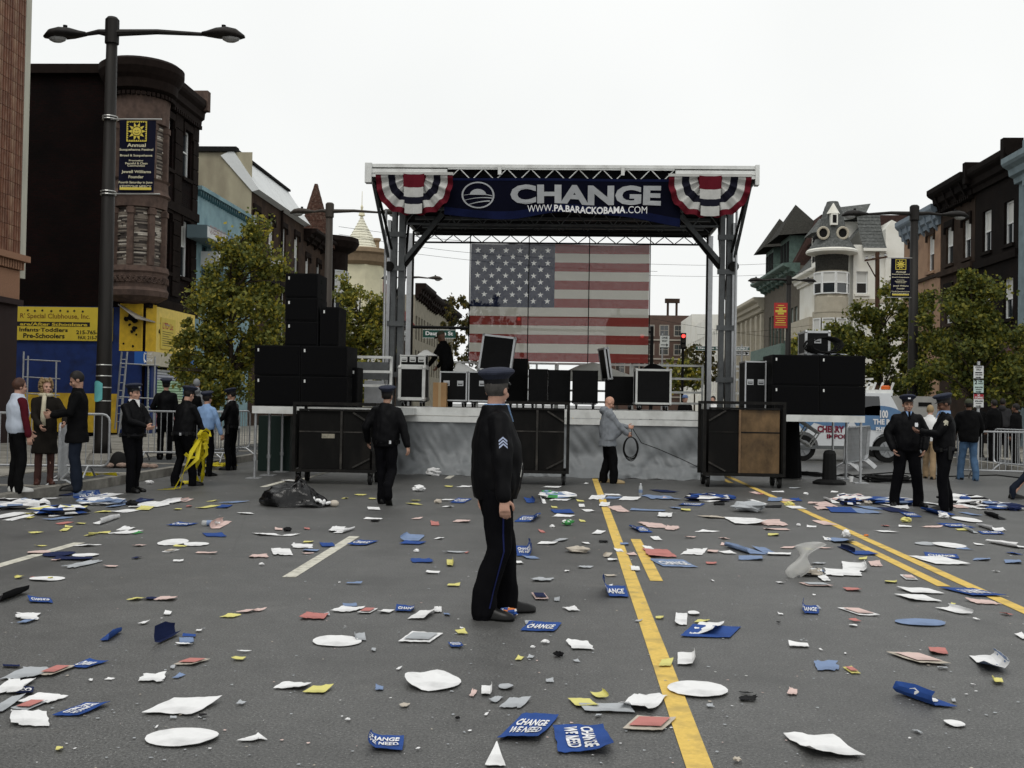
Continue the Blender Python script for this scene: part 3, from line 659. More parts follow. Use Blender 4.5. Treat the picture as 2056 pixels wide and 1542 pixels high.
# ------------------------------------------------------------------ right side, near to far
M_BLK = mat('black_brownstone', (.010, .0075, .0065), .9, var=.35, vs=2, bump=.4, bs=12, dirt=(.005, .0045, .0045), ds=1)
M_BRN = mat('umber_brownstone', (.037, .026, .020), .9, var=.3, vs=2, bump=.4, bs=12, dirt=(.025, .02, .018), ds=1.2)
M_TAN = mat('tan_brownstone', (.33, .215, .145), .9, var=.15, vs=1.6, bump=.2, bs=14, dirt=(.2, .13, .095), ds=1.1)
M_GRYB = mat('grey_blue_stone', (.19, .24, .26), .9, var=.2, vs=2)
M_BLCN = mat('blue_grey_cornice', (.17, .21, .25), .7, var=.15)
def rowhouse(name, label, xa, xb, H, wm, wins, cm, z0=.1, lint=None, ch=1.0, pr=.7, dent=0, brk=0, xa_d=None):
    y0 = dat(xb, BR); y1 = xa_d or dat(xa, BR)
    r = thing(name, label, 'building', (BR, y0, 0)); ops = []
    for px, rows in wins:
        y = dat(px, BR)
        for (pt, pb) in rows: ops.append((y - .48, y + .48, rz(px, pb, BR), rz(px, pt, BR)))
    block(r, BR, -1, y0, y1, H, 12, wm, ops); fronts(r, BR, -1, ops, sill=wm, lintel=lint, blind=.85, bars=0)
    cornice(r, BR, -1, y0, y1, H - ch * .9, ch, pr, cm, dent=dent, brackets=brk)
    return r, y0, y1
r, a, b = rowhouse('grey_stone_house', 'grey blue stone house cut by the right edge of the picture', 2042, 2240, 11.6, M_GRYB, [], M_GRYB)
MB().bb(BR - .25, BR, a + 6, b - .9, rz(2048, 380, BR), rz(2048, 290, BR)).build('panel', M_GRYB, r)
MB().bb(BR - 1.1, BR, a + 5, b, rz(2048, 690, BR) - .5, rz(2048, 690, BR)).build('awning', mat('dull_purple_awning', (.12, .055, .07), .7, var=.1), r)
r, a, b = rowhouse('black_house', 'almost black brownstone row house with white sash windows at right', 1955, 2041, 12.1, M_BLK, [(2022, [(403, 490), (558, 640)]), (1978, [(422, 505), (566, 640)])], M_BLK, pr=.55)
MB().bb(BR - .12, BR, a, b, rz(2000, 528, BR), rz(2000, 512, BR)).build('band_course', M_BLK, r)
MB().bb(BR - .6, BR + .2, b - .35, b - .02, 11.6, 12.55).build('cornice_block', M_BLK, r); MB().bb(BR - .6, BR + .2, a + .02, a + .35, 11.6, 12.6).build('cornice_block', M_BLK, r)
r, a, b = rowhouse('umber_house', 'dark umber brownstone row house beside the tan one', 1886, 1954, 12.1, M_BRN, [(1938, [(440, 518)]), (1903, [(455, 530), (580, 650)])], M_BLK, lint=M_BLK, dent=18, brk=4)
MB().bb(BR - .2, BR, a, b, rz(1920, 540, BR) - .15, rz(1920, 540, BR) + .1).build('band_course', M_BRN, r)
r, a, b = rowhouse('tan_house', 'tan stuccoed row house with blue grey cornice behind the lamp', 1812, 1885, 11.5, M_TAN, [(1866, [(472, 545), (595, 655)]), (1830, [(485, 550)])], M_BLCN, lint=M_BRN, brk=6, ch=1.0, pr=.5)
MB().bb(BR - .1, BR, a, b, rz(1850, 562, BR) - .1, rz(1850, 562, BR) + .06).build('band_course', M_BRN, r)

# white house with the witch-hat turret
M_WHS = mat('white_paint', (.74, .73, .67), .7, var=.05, vs=2, dirt=(.62, .6, .52), ds=.8)
M_BEI = mat('beige_stone', (.42, .385, .31), .85, var=.12, vs=2)
M_SHG = mat('grey_shingle', (.09, .095, .092), .9, var=.35, vs=9, bump=.4, bs=10, dirt=(.16, .165, .16), ds=7)
M_SHGD = mat('dark_shingle', (.035, .034, .03), .9, var=.4, vs=9, bump=.4, bs=10)
D7 = dat(1698, BR) - 1.5; D7e = dat(1603, BR)
r = thing('witch_hat_house', 'white corner house with grey shingled witch hat turret and round dormers', 'building', (BR, D7, 0))
ez = zat(1740, 500, D7); rzg = zat(1740, 421, D7)
X_ = lambda px: at(px, 600, D7).x
e_ops = [(X_(1719), X_(1742), zat(1730, 590, D7), zat(1730, 545, D7)), (X_(1717), X_(1741), zat(1730, 690, D7), zat(1730, 641, D7)), (X_(1788), X_(1801), zat(1794, 522, D7) - .5, zat(1794, 492, D7))]
f_ops = [(D7 + 3.2 + 2.1 * k, D7 + 4.4 + 2.1 * k, za, za + 2.6) for k in range(4) for za in (5.2, 8.6)]
block(r, BR, -1, D7, D7e, ez, 12, M_WHS, f_ops, e_ops)
fronts(r, BR, -1, f_ops, frame=M_BEI, sill=M_BEI); ends(r, D7, e_ops, sill=M_WHS)
MB().bb(BR - .05, BR, D7 + 2.4, D7e - .02, 4.9, ez - .02).build('beige_front', M_BEI, r) if False else None
MB().bb(BR + .02, BR + 12, D7 - .06, D7 - .001, zat(1740, 604, D7) - .12, zat(1740, 604, D7) + .12).build('band_course', M_BEI, r)
MB().bb(BR + .02, BR + 12, D7 - .06, D7 - .001, zat(1740, 633, D7) - .12, zat(1740, 633, D7) + .12).build('band_course', M_BEI, r)
# main roof: steep side slope, ridge
xr0, xr1 = BR + .5, X_(1776)
q = MB()
for i in range(10):
    a, b = i / 10, (i + 1) / 10; f = lambda t_: (D7 - .35 + 1.6 * (1 - (1 - t_) ** 1.6), ez + (rzg - ez) * t_)
    (ya, za), (yb, zb_) = f(a), f(b)
    q.add([(xr0, ya - .05, za), (xr1, ya - .05, za), (xr1, yb, zb_ + .02), (xr0, yb, zb_ + .02)], [(0, 1, 2, 3)])
q.add([(xr0, D7 + 1.25, rzg), (xr1, D7 + 1.25, rzg), (xr1, D7e, rzg), (xr0, D7e, rzg)], [(0, 1, 2, 3)])
q.build('roof', M_SHG, r); MB().bb(xr0, xr1, D7 - .5, D7 - .2, ez - .18, ez).build('gutter', M_WHS, r)
MB().prism([V((xr1, D7 - .1, ez - 2)), V((X_(1815), D7 - .1, ez - 2)), V((X_(1815), D7 - .1, zat(1790, 455, D7))), V((X_(1788), D7 - .1, zat(1790, 442, D7))), V((xr1, D7 - .1, zat(1790, 460, D7)))], (0, 3, 0)).build('gable', M_WHS, r, fixn=True)
tcx = V((X_(1670), D7 + .1, 0)); TR = (X_(1702) - X_(1637)) / 2
zc = lambda py: zat(1670, py, D7)
q = MB().lathe([(.5, zc(790)), (TR, zc(740)), (TR, zc(660)), (TR * .96, zc(655)), (TR * 1.0, zc(630)), (TR * 1.03, zc(628)), (TR * 1.03, zc(598)), (TR * .97, zc(596)), (TR * .97, zc(545))], 16, tcx); q.build('turret_wall', M_BEI, r)
MB().lathe([(TR * 1.0, zc(545)), (TR * 1.03, zc(512))], 16, tcx).build('turret_shingle_band', M_SHGD, r)
MB().lathe([(TR * .9, zc(515)), (TR * 1.58, zc(509)), (TR * 1.6, zc(505)), (TR * 1.5, zc(502))], 20, tcx).build('turret_eaves', M_WHS, r)
q = MB(); pr_ = [(1.52, 503), (1.28, 494), (1.06, 483), (.92, 472), (.82, 460), (.74, 448), (.65, 436), (.56, 424), (.45, 414), (.33, 405)]
for (ra, pa), (rb, pb) in zip(pr_[:-1], pr_[1:]): q.lathe([(TR * ra, zc(pa)), (TR * (rb + .02), zc(pb))], 20, tcx)
q.lathe([(TR * .33, zc(405)), (.02, zc(404))], 12, tcx); hat = q.build('witch_hat', M_SHG, r)
for k in range(9):
    t_ = rad(-180 + 22.5 * k); u_ = V((-math.sin(t_), math.cos(t_), 0)); p = tcx + V((math.cos(t_), math.sin(t_), 0)) * (TR * .975)
    if k % 2 == 1:
        window(r, p + UP * zc(592) - u_ * .42, u_, (-math.cos(t_), -math.sin(t_), 0), (0, .84, 0, zc(548) - zc(592)), recess=-.07, blind=.6)
        window(r, p + UP * zc(690) - u_ * .38, u_, (-math.cos(t_), -math.sin(t_), 0), (0, .76, 0, zc(640) - zc(690)), recess=-.12, blind=.6)
for px, py in ((1653, 468), (1692, 468)):
    p = at(px, py, D7 - TR * .9); t_ = 2 * PI; q = MB(); pts = [p + V((.33 * math.cos(t_ * i / 14), 0, .36 * math.sin(t_ * i / 14))) for i in range(15)]
    q.tube(pts, .08, 6, caps=False); rd = q.build('round_dormer', M_BEI, hat); MB().cyl(p + V((0, .02, 0)), p + V((0, 1.6, -.1)), .3, n=14).build('dormer_glass', M_DARK, rd)
p = at(1673, 441, D7 - TR * .62); q = MB().box(p, (.42, .7, .75)); q.lathe([(.42, p.z + .36), (.02, p.z + 1.05)], 6, (p.x, p.y, 0)); dm = q.build('small_dormer', M_WHS, hat)
MB().box(p + V((0, -.36, 0)), (.24, .02, .5)).build('pane', M_DARK, dm)
cornice(r, BR, -1, D7 + 2.4, D7e, ez - .9, .8, .8, M_WHS)
q = MB()                                       # street-side mansard with dormers
q.add([(BR - .6, D7 + 1.5, ez - .1), (BR - .6, D7e, ez - .1), (BR + 1.3, D7e, rzg - .4), (BR + 1.3, D7 + 1.5, rzg - .4)], [(0, 1, 2, 3)]); q.build('mansard', M_SHG, r)
for k in range(2):
    y = D7 + 4.2 + 4.4 * k; q = MB().bb(BR - .5, BR + 1.4, y - .95, y + .95, ez, ez + 2.3); d = q.build('dormer', M_WHS, r)
    MB().bb(BR - .53, BR - .5, y - .6, y - .08, ez + .3, ez + 1.9).build('pane', M_DARK, d); MB().bb(BR - .53, BR - .5, y + .08, y + .6, ez + .3, ez + 1.9).build('pane', M_DARK, d)
    MB().prism([V((BR - 1.0, y - 1.3, ez + 2.2)), V((BR - 1.0, y + 1.3, ez + 2.2)), V((BR - .2, y, ez + 3.4))], (2.4, 0, .3)).build('dormer_roof', M_SHG, d, fixn=True)
q = MB().bb(BR - 1.2, BR, D7 + 2.6, D7 + 6.0, zc(655), zc(612)); q.build('balcony', M_BEI, r); MB().bb(BR - 1.2, BR, D7 + 7.0, D7e - .3, zc(655), zc(618)).build('balcony', M_BEI, r)
q = MB().bb(BR + .8, BR + 1.7, D7 + 7.0, D7 + 7.9, ez + 1, rzg + .2); q.bb(BR + .7, BR + 1.8, D7 + 6.9, D7 + 8.0, rzg + .2, rzg + .45); q.build('chimney', M_BEI, r)

# green-trimmed mansard house, beige civic building, white block
M_GRN = mat('verdigris_trim', (.10, .15, .13), .7, var=.3, vs=4)
M_MAN = mat('red_brown_slate', (.05, .03, .026), .85, var=.3, vs=6)
D8 = D7e + .02; D8e = dat(1532, BR); H8 = rz(1570, 545, BR) - .3
r = thing('mansard_house', 'dark house with green trimmed mansard dormers left of the white one', 'building', (BR, D8, 0))
ops = [(D8 + .8 + 1.55 * k, D8 + 1.9 + 1.55 * k, za, za + 2.8) for k in range(8) for za in (6.8, 2.9)]
block(r, BR, -1, D8, D8e, H8, 12, mat('grey_brown_stone', (.13, .115, .095), .9, var=.2, vs=2), ops); fronts(r, BR, -1, ops, frame=M_GRN)
q = MB()
q.add([(BR - .5, D8, H8), (BR - .5, D8e, H8), (BR + 1.6, D8e, H8 + 4), (BR + 1.6, D8, H8 + 4), (BR + 12, D8, H8 + 4), (BR + 12, D8, H8)], [(0, 1, 2, 3), (0, 3, 4, 5)]); q.build('mansard', M_MAN, r)
for k in range(2):
    y = D8 + 3.4 + 6.6 * k; d = MB().bb(BR - .5, BR + 1.8, y - 1.8, y + 1.8, H8, H8 + 2.6).build('dormer', M_GRN, r)
    for s_ in (-1.2, 0, 1.2): MB().bb(BR - .54, BR - .5, y + s_ - .45, y + s_ + .45, H8 + .3, H8 + 2.2).build('pane', M_DARK, d)
    MB().add([(BR - 1.5, y - 2.5, H8 + 2.5), (BR - 1.5, y + 2.5, H8 + 2.5), (BR + 2.2, y + 2.5, H8 + 2.8), (BR + 2.2, y - 2.5, H8 + 2.8), (BR + .3, y, H8 + 5.4)], [(0, 1, 4), (1, 2, 4), (2, 3, 4), (3, 0, 4)]).build('dormer_roof', M_SHGD, d)
cornice(r, BR, -1, D8, D8e, H8 - .7, .9, 1.3, M_GRN, brackets=8)
q = MB().bb(BR - 1.3, BR, D8 + .6, D8e - .6, 5.6, 6.6); q.build('bay_front', M_GRN, r)
D9 = D8e + .02; D9e = dat(1466, BR); H9 = rz(1500, 618, BR)
r = thing('civic_building', 'beige stone building with pilasters beyond the red street banner', 'building', (BR, D9, 0))
n9 = 7; sp9 = (D9e - D9) / n9
ops = [(D9 + sp9 * k + .6, D9 + sp9 * (k + 1) - .6, .8, H9 - 2.6) for k in range(n9)]
block(r, BR, -1, D9, D9e, H9, 12, M_BEI, ops, reveal=.4); fronts(r, BR, -1, ops, frame=M_BS, blind=0, split=.5, bars=2, recess=.35)
cornice(r, BR, -1, D9, D9e, H9 - 1.0, 1.2, 1.0, M_BEI, dent=40)
for k in range(n9 + 1): MB().bb(BR - .25, BR, D9 + sp9 * k - .35 + (.36 if k == 0 else 0) - (.36 if k == n9 else 0), D9 + sp9 * k + .35 + (.36 if k == 0 else 0) - (.36 if k == n9 else 0), .1, H9 - 1.3).build('pilaster', M_BEI, r)
y = D9e + 8
for k in range(3):
    r = thing('far_block', ['pale block with square windows just beyond the beige stone building', 'second pale block beyond the beige stone building', 'farthest pale block on the right side of the street'][k], 'building', (BR, y, 0), 'far pale blocks')
    hh = 11 + 2 * k; ops = [(y + 1 + 2.2 * i, y + 2.2 + 2.2 * i, 3 + 3 * j, 4.8 + 3 * j) for i in range(6) for j in range(3)]
    block(r, BR, -1, y, y + 15, hh, 14, M_WHS, ops, [(BR + 2, BR + 4, 6, 8)]); fronts(r, BR, -1, ops); y += 15.05

# brick warehouse closing the view, seen beside the flag
M_WH = brick_mat('warehouse_brick', (.12, .075, .06), (.10, .066, .055), (.11, .085, .075), .4, .14, dirt=(.085, .06, .05))
DW = 175; x0, x1 = at(1225, 700, DW).x, at(1402, 700, DW).x; zt = zat(1330, 633, DW)
r = thing('warehouse', 'far brown brick warehouse with rooftop frame seen beside the flag', 'building', ((x0 + x1) / 2, DW, 0))
ops = [(x0 + .9 + 2.35 * i, x0 + 2.5 + 2.35 * i, z - .0, z + 1.9) for i in range(int((x1 - x0) / 2.35)) for z in (3.5, 6.6, 9.7, 12.8)]
mbw = MB(); wall_plane(mbw, (x0, DW, 0), (1, 0, 0), (0, 1, 0), x1 - x0, zt, [(o[0] - x0, o[1] - x0, o[2], o[3]) for o in ops], .2); mbw.bb(x0, x1, DW + .3, DW + 20, 0, zt - .01); mbw.build('wall', M_WH, r)
for o in ops: window(r, (0, DW, 0), (1, 0, 0), (0, 1, 0), o, frame=mat('warehouse_frame', (.33, .3, .26), .7), blind=0, split=.5, bars=1, recess=.05, fw=.16)
for z in (2.9, 6.0, 9.1, 12.2): MB().bb(x0, x1, DW - .12, DW - .001, z - .12, z + .12).build('band_course', mat('warehouse_frame', (.33, .3, .26), .7), r)
hx0, hx1 = at(1340, 620, DW).x, at(1362, 620, DW).x; zz1 = zat(1350, 607, DW)
q = MB(); q.bb(hx0, hx0 + .35, DW + 1, DW + 1.4, zt - .5, zz1); q.bb(hx1 - .35, hx1, DW + 1, DW + 1.4, zt - .5, zz1); q.bb(hx0 - .3, hx1 + .3, DW + .8, DW + 1.6, zz1, zz1 + .7); q.build('rooftop_frame', M_BS, r)
# ------------------------------------------------------------------ the mobile stage
M_ALU = mat('aluminium', (.50, .51, .52), .42, .6, var=.12, vs=8)
M_ALUW = mat('pale_aluminium', (.68, .69, .67), .5, .15, var=.08, vs=4, dirt=(.45, .45, .43), ds=3)
M_STEEL = mat('grey_steel', (.13, .137, .14), .5, .5, var=.2, vs=6)
M_BLKST = mat('black_steel', (.010, .0095, .009), .6, .2, var=.3, vs=8, dirt=(.022, .02, .017), ds=4, spec=.15)
M_BLKC = mat('black_canvas', (.005, .005, .0055), .9, var=.2, spec=.06)
M_DECK = mat('stage_deck', (.3, .3, .29), .7, var=.2, vs=4, dirt=(.16, .15, .14), ds=2)
SF, SB = 22.7, 28.9; DZ = 1.42
sx0, sx1 = at(790, 825, SF).x, at(1452, 825, SF).x
stage = thing('mobile_stage', 'open mobile concert stage with white roof beam and grey skirt across the road', 'stage', ((sx0 + sx1) / 2, (SF + SB) / 2, 0))
MB().bb(sx0, sx1, SF + .06, SB, DZ - .12, DZ).build('deck', M_DECK, stage)
MB().bb(sx0, sx1, SF, SF + .055, DZ - .17, DZ + .005).build('deck_rail', M_ALUW, stage)
MB().bb(sx0, sx1, SF + .012, SF + .055, DZ - .31, DZ - .18).build('deck_rail', M_ALUW, stage)
def skirt(u, v):
    x = sx0 + (sx1 - sx0) * u; z = (DZ - .29) * (1 - v) + .012 * v
    fold = .10 * noise.noise(V((x * 1.3 + v * .6, 0, v * .8))) + .09 * noise.noise(V((x * 3.1 + v * 1.9, 2, v * 1.5))) + .05 * noise.noise(V((x * 7 - v * 4, 4, v * 3)))
    low = max(0, v - .55) / .45
    out = low ** 2 * (.42 + .3 * noise.noise(V((x * .9, 5, 0)))) + fold * (.3 + v) + low * .26 * abs(noise.noise(V((x * 2.2, 9, v * 5)))) 
    return (x, SF + .05 - out, z + low * .03 * noise.noise(V((x * 4, 3, v * 4))))
MB().grid(skirt, 240, 44).build('skirt', mat('grey_tarpaulin', (.20, .212, .22), .5, spec=.3, var=.12, vs=4, bump=.15, bs=20), stage, smooth=True)
# roof
RF = 21.6; RB = 29.1
rx0, rx1 = at(738, 332, RF).x, at(1520, 337, RF).x; RZT = (zat(738, 328, RF) + zat(1520, 337, RF)) / 2; RZB = RZT - .28
MB().bb(rx0 + .03, rx1 - .03, RF + .1, RB, RZB + .06, RZT - .01).build('roof_panel', M_BLKC, stage)
MB().bb(rx0, rx1, RF - .02, RF + .07, RZT - .055, RZT + .012).build('roof_beam', M_ALUW, stage)
for a, b in ((rx0, at(898, 345, RF).x), (at(1356, 345, RF).x, rx1)):
    q = MB().bb(a, b, RF - .045, RF + .06, RZB + .02, RZT - .092); q.bb(a + .02, b - .02, RF - .06, RF - .046, RZB + .1, RZB + .12); q.build('roof_fascia', M_ALUW, stage)
    MB().bb(a, b, RF, RF + .05, RZB - .05, RZB + .015).build('fascia_shadow_rail', M_BLKST, stage)
for x, sgn in ((rx0, 1), (rx1, -1)):
    q = MB().bb(x - .04, x + .1 * sgn if sgn > 0 else x + .04, RF - .08, RF + .12, RZB - .1, RZT + .02); c = q.build('roof_end_cap', M_ALUW, stage)
    MB().bb(x - .02, x + .02, RF + .12, RB, RZB, RZT).build('roof_side_beam', M_ALUW, stage)
def truss(name, a, b, z0, z1, y, r, m, bay=.42, dm=None, parent=None):
    q = MB(); q.bar((a, y, z0), (b, y, z0), r * 2); q.bar((a, y, z1), (b, y, z1), r * 2); t = q.build(name, m, parent or stage)
    n = max(2, int((b - a) / bay)); st = (b - a) / n
    for k in range(n):
        x = a + k * st; zz_ = (z0 + r, z1 - r) if k % 2 == 0 else (z1 - r, z0 + r)
        MB().cyl((x + .02, y, zz_[0]), (x + st - .02, y, zz_[1]), r * .6, n=5).build('lattice_bar', dm or m, t)
    return t
truss('front_truss', at(898, 345, RF).x + .01, at(1356, 345, RF).x - .01, RZB - .03, RZT - .07, RF + .01, .018, M_ALUW, .24)
for px in (1003, 1250): MB().bb(at(px - 3, 340, RF).x, at(px + 4, 340, RF).x, RF - .05, RF - .022, RZT - .2, RZT - .02).build('beam_clip', M_ALUW, stage)
tx0, tx1 = at(800, 600, 25).x, at(1452, 600, 25).x
truss('middle_truss', tx0 + .12, tx1 - .12, zat(1130, 452, 25), RZB + .02, 25, .022, M_STEEL, .3)
truss('inner_truss', tx0 + .12, tx1 - .12, zat(1130, 466, 26.6), RZB + .02, 26.6, .02, M_BLKST, .3, M_STEEL)
bx0, bx1 = at(815, 480, SB).x, at(1432, 480, SB).x
truss('rear_truss', bx0, bx1, zat(1130, 489, SB), zat(1130, 473, SB), SB, .022, M_BLKST, .26)
for k in range(5): MB().bb(rx0 + .3, rx1 - .3, 22.4 + 1.3 * k, 22.5 + 1.3 * k, RZB - .02, RZB + .05).build('roof_rib', M_STEEL, stage)
# towers, braces, arms
for s_, px, col_ in ((1, 797, 0), (-1, 1455, 0)):
    X = at(px, 600, 25).x
    q = MB().bb(X - .13, X - .02, 24.88, 25.1, 0, RZB + .02); q.bb(X + .03, X + .17, 24.92, 25.14, 0, RZB + .02); t = q.build('tower', M_STEEL, stage)
    MB().bb(X - .19 * s_ - .04, X - .19 * s_ + .04, 24.85, 25.0, .4, RZB - .3).build('tower_rail', M_ALU, stage)
    for z in (2.1, 3.3, 4.6, 5.4): MB().bb(X - .2, X + .2, 24.82, 24.87, z, z + .12).build('clamp', M_STEEL, t)
    for dz in (0, .16):
        MB().bar((X + .1 * s_, 25.0, zat(px, 528, 25) - dz), (X + 1.05 * s_, 25.0 + dz, RZB - .12 - dz * .2), .07, .1).build('brace', M_BLKST if dz else M_STEEL, stage)
    MB().bar(((rx0 if s_ > 0 else rx1) + .1 * s_, RF + .12, RZB - .05), (X - .16 * s_, 24.6, zat(px, 520, 25)), .06).build('lift_arm', M_STEEL, stage)
    MB().bar(((rx0 if s_ > 0 else rx1) + .12 * s_, RF + .3, RZB - .05), (X - .1 * s_, 24.7, RZB - 1.0), .05).build('lift_arm', M_BLKST, stage)
    MB().cyl((X - .17 * s_, 24.8, zat(px, 530, 25) - .08), (X - .17 * s_, 25.1, zat(px, 530, 25) - .08), .12, n=12).build('pulley', M_BLKST, stage)
    Xb = at(822 if s_ > 0 else 1424, 600, 28.6).x
    MB().bb(Xb - .07, Xb + .07, 28.5, 28.62, DZ, zat(1130, 476, SB)).build('rear_post', M_ALU, stage)
    Xp = at(828 if s_ > 0 else 1419, 600, 28.3).x
    MB().cyl((Xp, 28.3, DZ), (Xp, 28.3, RZB), .03).build('cable_pole', M_BLKST, stage)
    Xo = at(772 if s_ > 0 else 1477, 600, 24.5).x
    MB().cyl((Xo, 24.5, .3), (Xo, 24.5, zat(px, 420, 24.5)), .03).build('guy_post', M_ALU, stage)
for i, (px, dx) in enumerate(((812, 0), (818, .05), (1441, 0), (1446, .06))):      # hanging cables by the towers
    X0 = at(px, 600, 25.3).x; sg = 1 if px > 1000 else -1
    MB().tube([V((X0 + sg * (.0 + .25 * math.sin(t / 9 * 3)) * (1 if t > 3 else .4), 25.3, RZB - .2 - (RZB - DZ - .25) * t / 9)) for t in range(10)], .035, 5).build('cable', M_BLKC, stage)
# back rails of the stage
def rail(x0, x1, y, zs, posts, parent, m=M_ALUW, r=.028, zb=None):
    for z in zs: MB().bar((x0, y, z), (x1, y, z), r * 2).build('rail', m, parent)
    for k in range(posts):
        x = x0 + (x1 - x0) * k / max(1, posts - 1); MB().bar((x, y + .06, zb if zb is not None else DZ), (x, y + .06, max(zs) + .02), r * 2).build('rail_post', m, parent)
zr = [zat(1130, 731, SB), zat(1130, 757, SB), zat(1130, 784, SB), zat(1130, 806, SB)]
for a, b in ((905, 962), (1040, 1118), (1120, 1268), (1270, 1412)): rail(at(a, 731, SB).x, at(b - 2, 731, SB).x, SB - .15, zr, 3, stage)
rail(at(1458, 731, SB).x, at(1502, 731, SB).x, SB - .15, zr, 2, stage)

# ------------------------------------------------------------------ the flag hung at the back, of printed mesh cloth
def mesh_cloth(name, col, holes):
    m = mat(name, col, .8, trans=.5); n = m.node_tree.nodes; L = m.node_tree.links; o = n['Material Output']; prev = o.inputs[0].links[0].from_socket
    tr = n.new('ShaderNodeBsdfTransparent'); ms = n.new('ShaderNodeMixShader')
    t = n.new('ShaderNodeTexCoord'); q = n.new('ShaderNodeTexNoise'); q.inputs['Scale'].default_value = 14; q.inputs['Distortion'].default_value = 2.5; L.new(t.outputs['Object'], q.inputs[0])
    mr = n.new('ShaderNodeMapRange'); mr.inputs[1].default_value = .35; mr.inputs[2].default_value = .65; mr.inputs[3].default_value = holes - .025; mr.inputs[4].default_value = holes + .025; L.new(q.outputs['Fac'], mr.inputs[0]); L.new(mr.outputs[0], ms.inputs[0])
    L.new(prev, ms.inputs[1]); L.new(tr.outputs[0], ms.inputs[2]); L.new(ms.outputs[0], o.inputs[0]); return m
FY = SB - .25
fx0, fx1 = at(944, 600, FY).x, at(1303, 600, FY).x; fz0, fz1 = zat(1130, 727, FY), zat(1130, 491, FY)
M_FR, M_FW, M_FN = mesh_cloth('flag_red', (.30, .06, .052), .06), mesh_cloth('flag_white', (.70, .68, .60), .06), mesh_cloth('flag_navy', (.014, .022, .06), .065)
M_FS = mesh_cloth('flag_star', (.8, .8, .74), .2)
flag = thing('flag', 'large American flag of see-through mesh cloth hung across the back of stage', 'flag', ((fx0 + fx1) / 2, FY, fz0))
cxe = at(1113, 600, FY).x; sh = (fz1 - fz0) / 13
def fy(x, z): return FY + .03 * math.sin(x * 2.1 + z) + .04 * math.sin(x * 5 + z * 2) * max(0, (fz0 + 1.6 - z) / 1.6)
def cloth(x0, x1, z0, z1, name, m, nx=24, dy=0):
    return MB().grid(lambda u, v: (x0 + (x1 - x0) * u, fy(x0 + (x1 - x0) * u, z0 + (z1 - z0) * v) - dy, z0 + (z1 - z0) * v), nx, 3).build(name, m, flag)
for k in range(13):
    z1 = fz1 - k * sh; cloth(cxe if k < 7 else fx0, fx1, z1 - sh, z1, 'stripe', M_FR if k % 2 == 0 else M_FW)
CANTON = True
star = MB(); star.add([(.083 * (1 if i % 2 == 0 else .4) * math.sin(i * PI / 5), 0, .083 * (1 if i % 2 == 0 else .4) * math.cos(i * PI / 5)) for i in range(10)] + [(0, 0, 0)], [(10, i, (i + 1) % 10) for i in range(10)])
sm = star.mesh('star'); sm.materials.append(M_FS); cw = cxe - fx0; chh = 7 * sh
for row in range(9):
    for k in range(6 if row % 2 == 0 else 5):
        x = fx0 + cw * (1 + 2 * k + (row % 2)) / 12; z = fz1 - chh * (row + 1) / 10
        place('star', sm, flag, loc=(x - flag.location.x, fy(x, z) - .012 - flag.location.y, z - flag.location.z))
from mathutils.geometry import delaunay_2d_cdt            # the canton is cut out where the stars sit
pv = []; pe = []; holes = []
for i in range(13):
    for j in range(9): pv.append((fx0 + cw * i / 12, fz1 - chh + chh * j / 8)) if i in (0, 12) or j in (0, 8) else None
for row in range(9):
    for k in range(6 if row % 2 == 0 else 5):
        x = fx0 + cw * (1 + 2 * k + (row % 2)) / 12; z = fz1 - chh * (row + 1) / 10; b_ = len(pv); holes.append((x, z))
        pv += [(x + .083 * (1 if i % 2 == 0 else .4) * math.sin(i * PI / 5), z + .083 * (1 if i % 2 == 0 else .4) * math.cos(i * PI / 5)) for i in range(10)]
        pe += [(b_ + i, b_ + (i + 1) % 10) for i in range(10)]
ov, oe, of, *_ = delaunay_2d_cdt([V(p_) for p_ in pv], pe, [], 0, 1e-5)
def in_star(x, z):
    for a_, c_ in holes:
        dx, dz = x - a_, z - c_; rr = math.hypot(dx, dz)
        if rr < .083:
            t_ = (math.atan2(dx, dz) % (2 * PI / 5)); t_ = min(t_, 2 * PI / 5 - t_)
            p_, q_ = (.083, 0.0), (.0332 * math.cos(PI / 5), .0332 * math.sin(PI / 5)); x_, y_ = rr * math.cos(t_), rr * math.sin(t_)
            if (q_[0] - p_[0]) * (y_ - p_[1]) - (q_[1] - p_[1]) * (x_ - p_[0]) > 0: return True
    return False
cf = [f for f in of if not in_star(sum(ov[i].x for i in f) / 3, sum(ov[i].y for i in f) / 3)]
MB().add([(v_.x, fy(v_.x, v_.y), v_.y) for v_ in ov], cf).build('canton', M_FN, flag)
for px in (943, 1061, 1182, 1304): X = at(px, 600, FY).x; MB().bb(X - .012, X + .012, FY - .09, FY - .07, fz0 - .05, zat(1130, 476, SB)).build('hanging_strap', M_BLKC, flag)

# ------------------------------------------------------------------ banner and bunting on the front truss
BY = RF - .1
bnx0, bnx1 = at(893, 360, BY).x, at(1368, 360, BY).x; bz1 = zat(1130, 358, BY)
def bw(p):                                          # the banner's own sag and ripple
    x = (p[0] - bnx0) / (bnx1 - bnx0); s_ = (bz1 - p[2]) / .85
    return V((p[0] + .02 * s_ * math.sin(x * 5), p[1] + .035 * math.sin(x * 23) * s_ + .02 * math.sin(x * 9 + 1), p[2] - .05 * x * s_ + .018 * math.sin(x * 17) * s_))
def bot(x): return .80 + (.10 * math.sin(x * PI * 2.6) if x < .8 else .10 * math.sin(.8 * PI * 2.6) + (x - .8) * .85) * .8 - .05
M_BAN = mat('banner_navy', (.002, .0024, .008), .7, var=.3, vs=1.2, spec=.04)
ban = thing('campaign_banner', 'dark navy banner with large silver word CHANGE hung below the roof', 'banner', ((bnx0 + bnx1) / 2, BY, bz1 - .9))
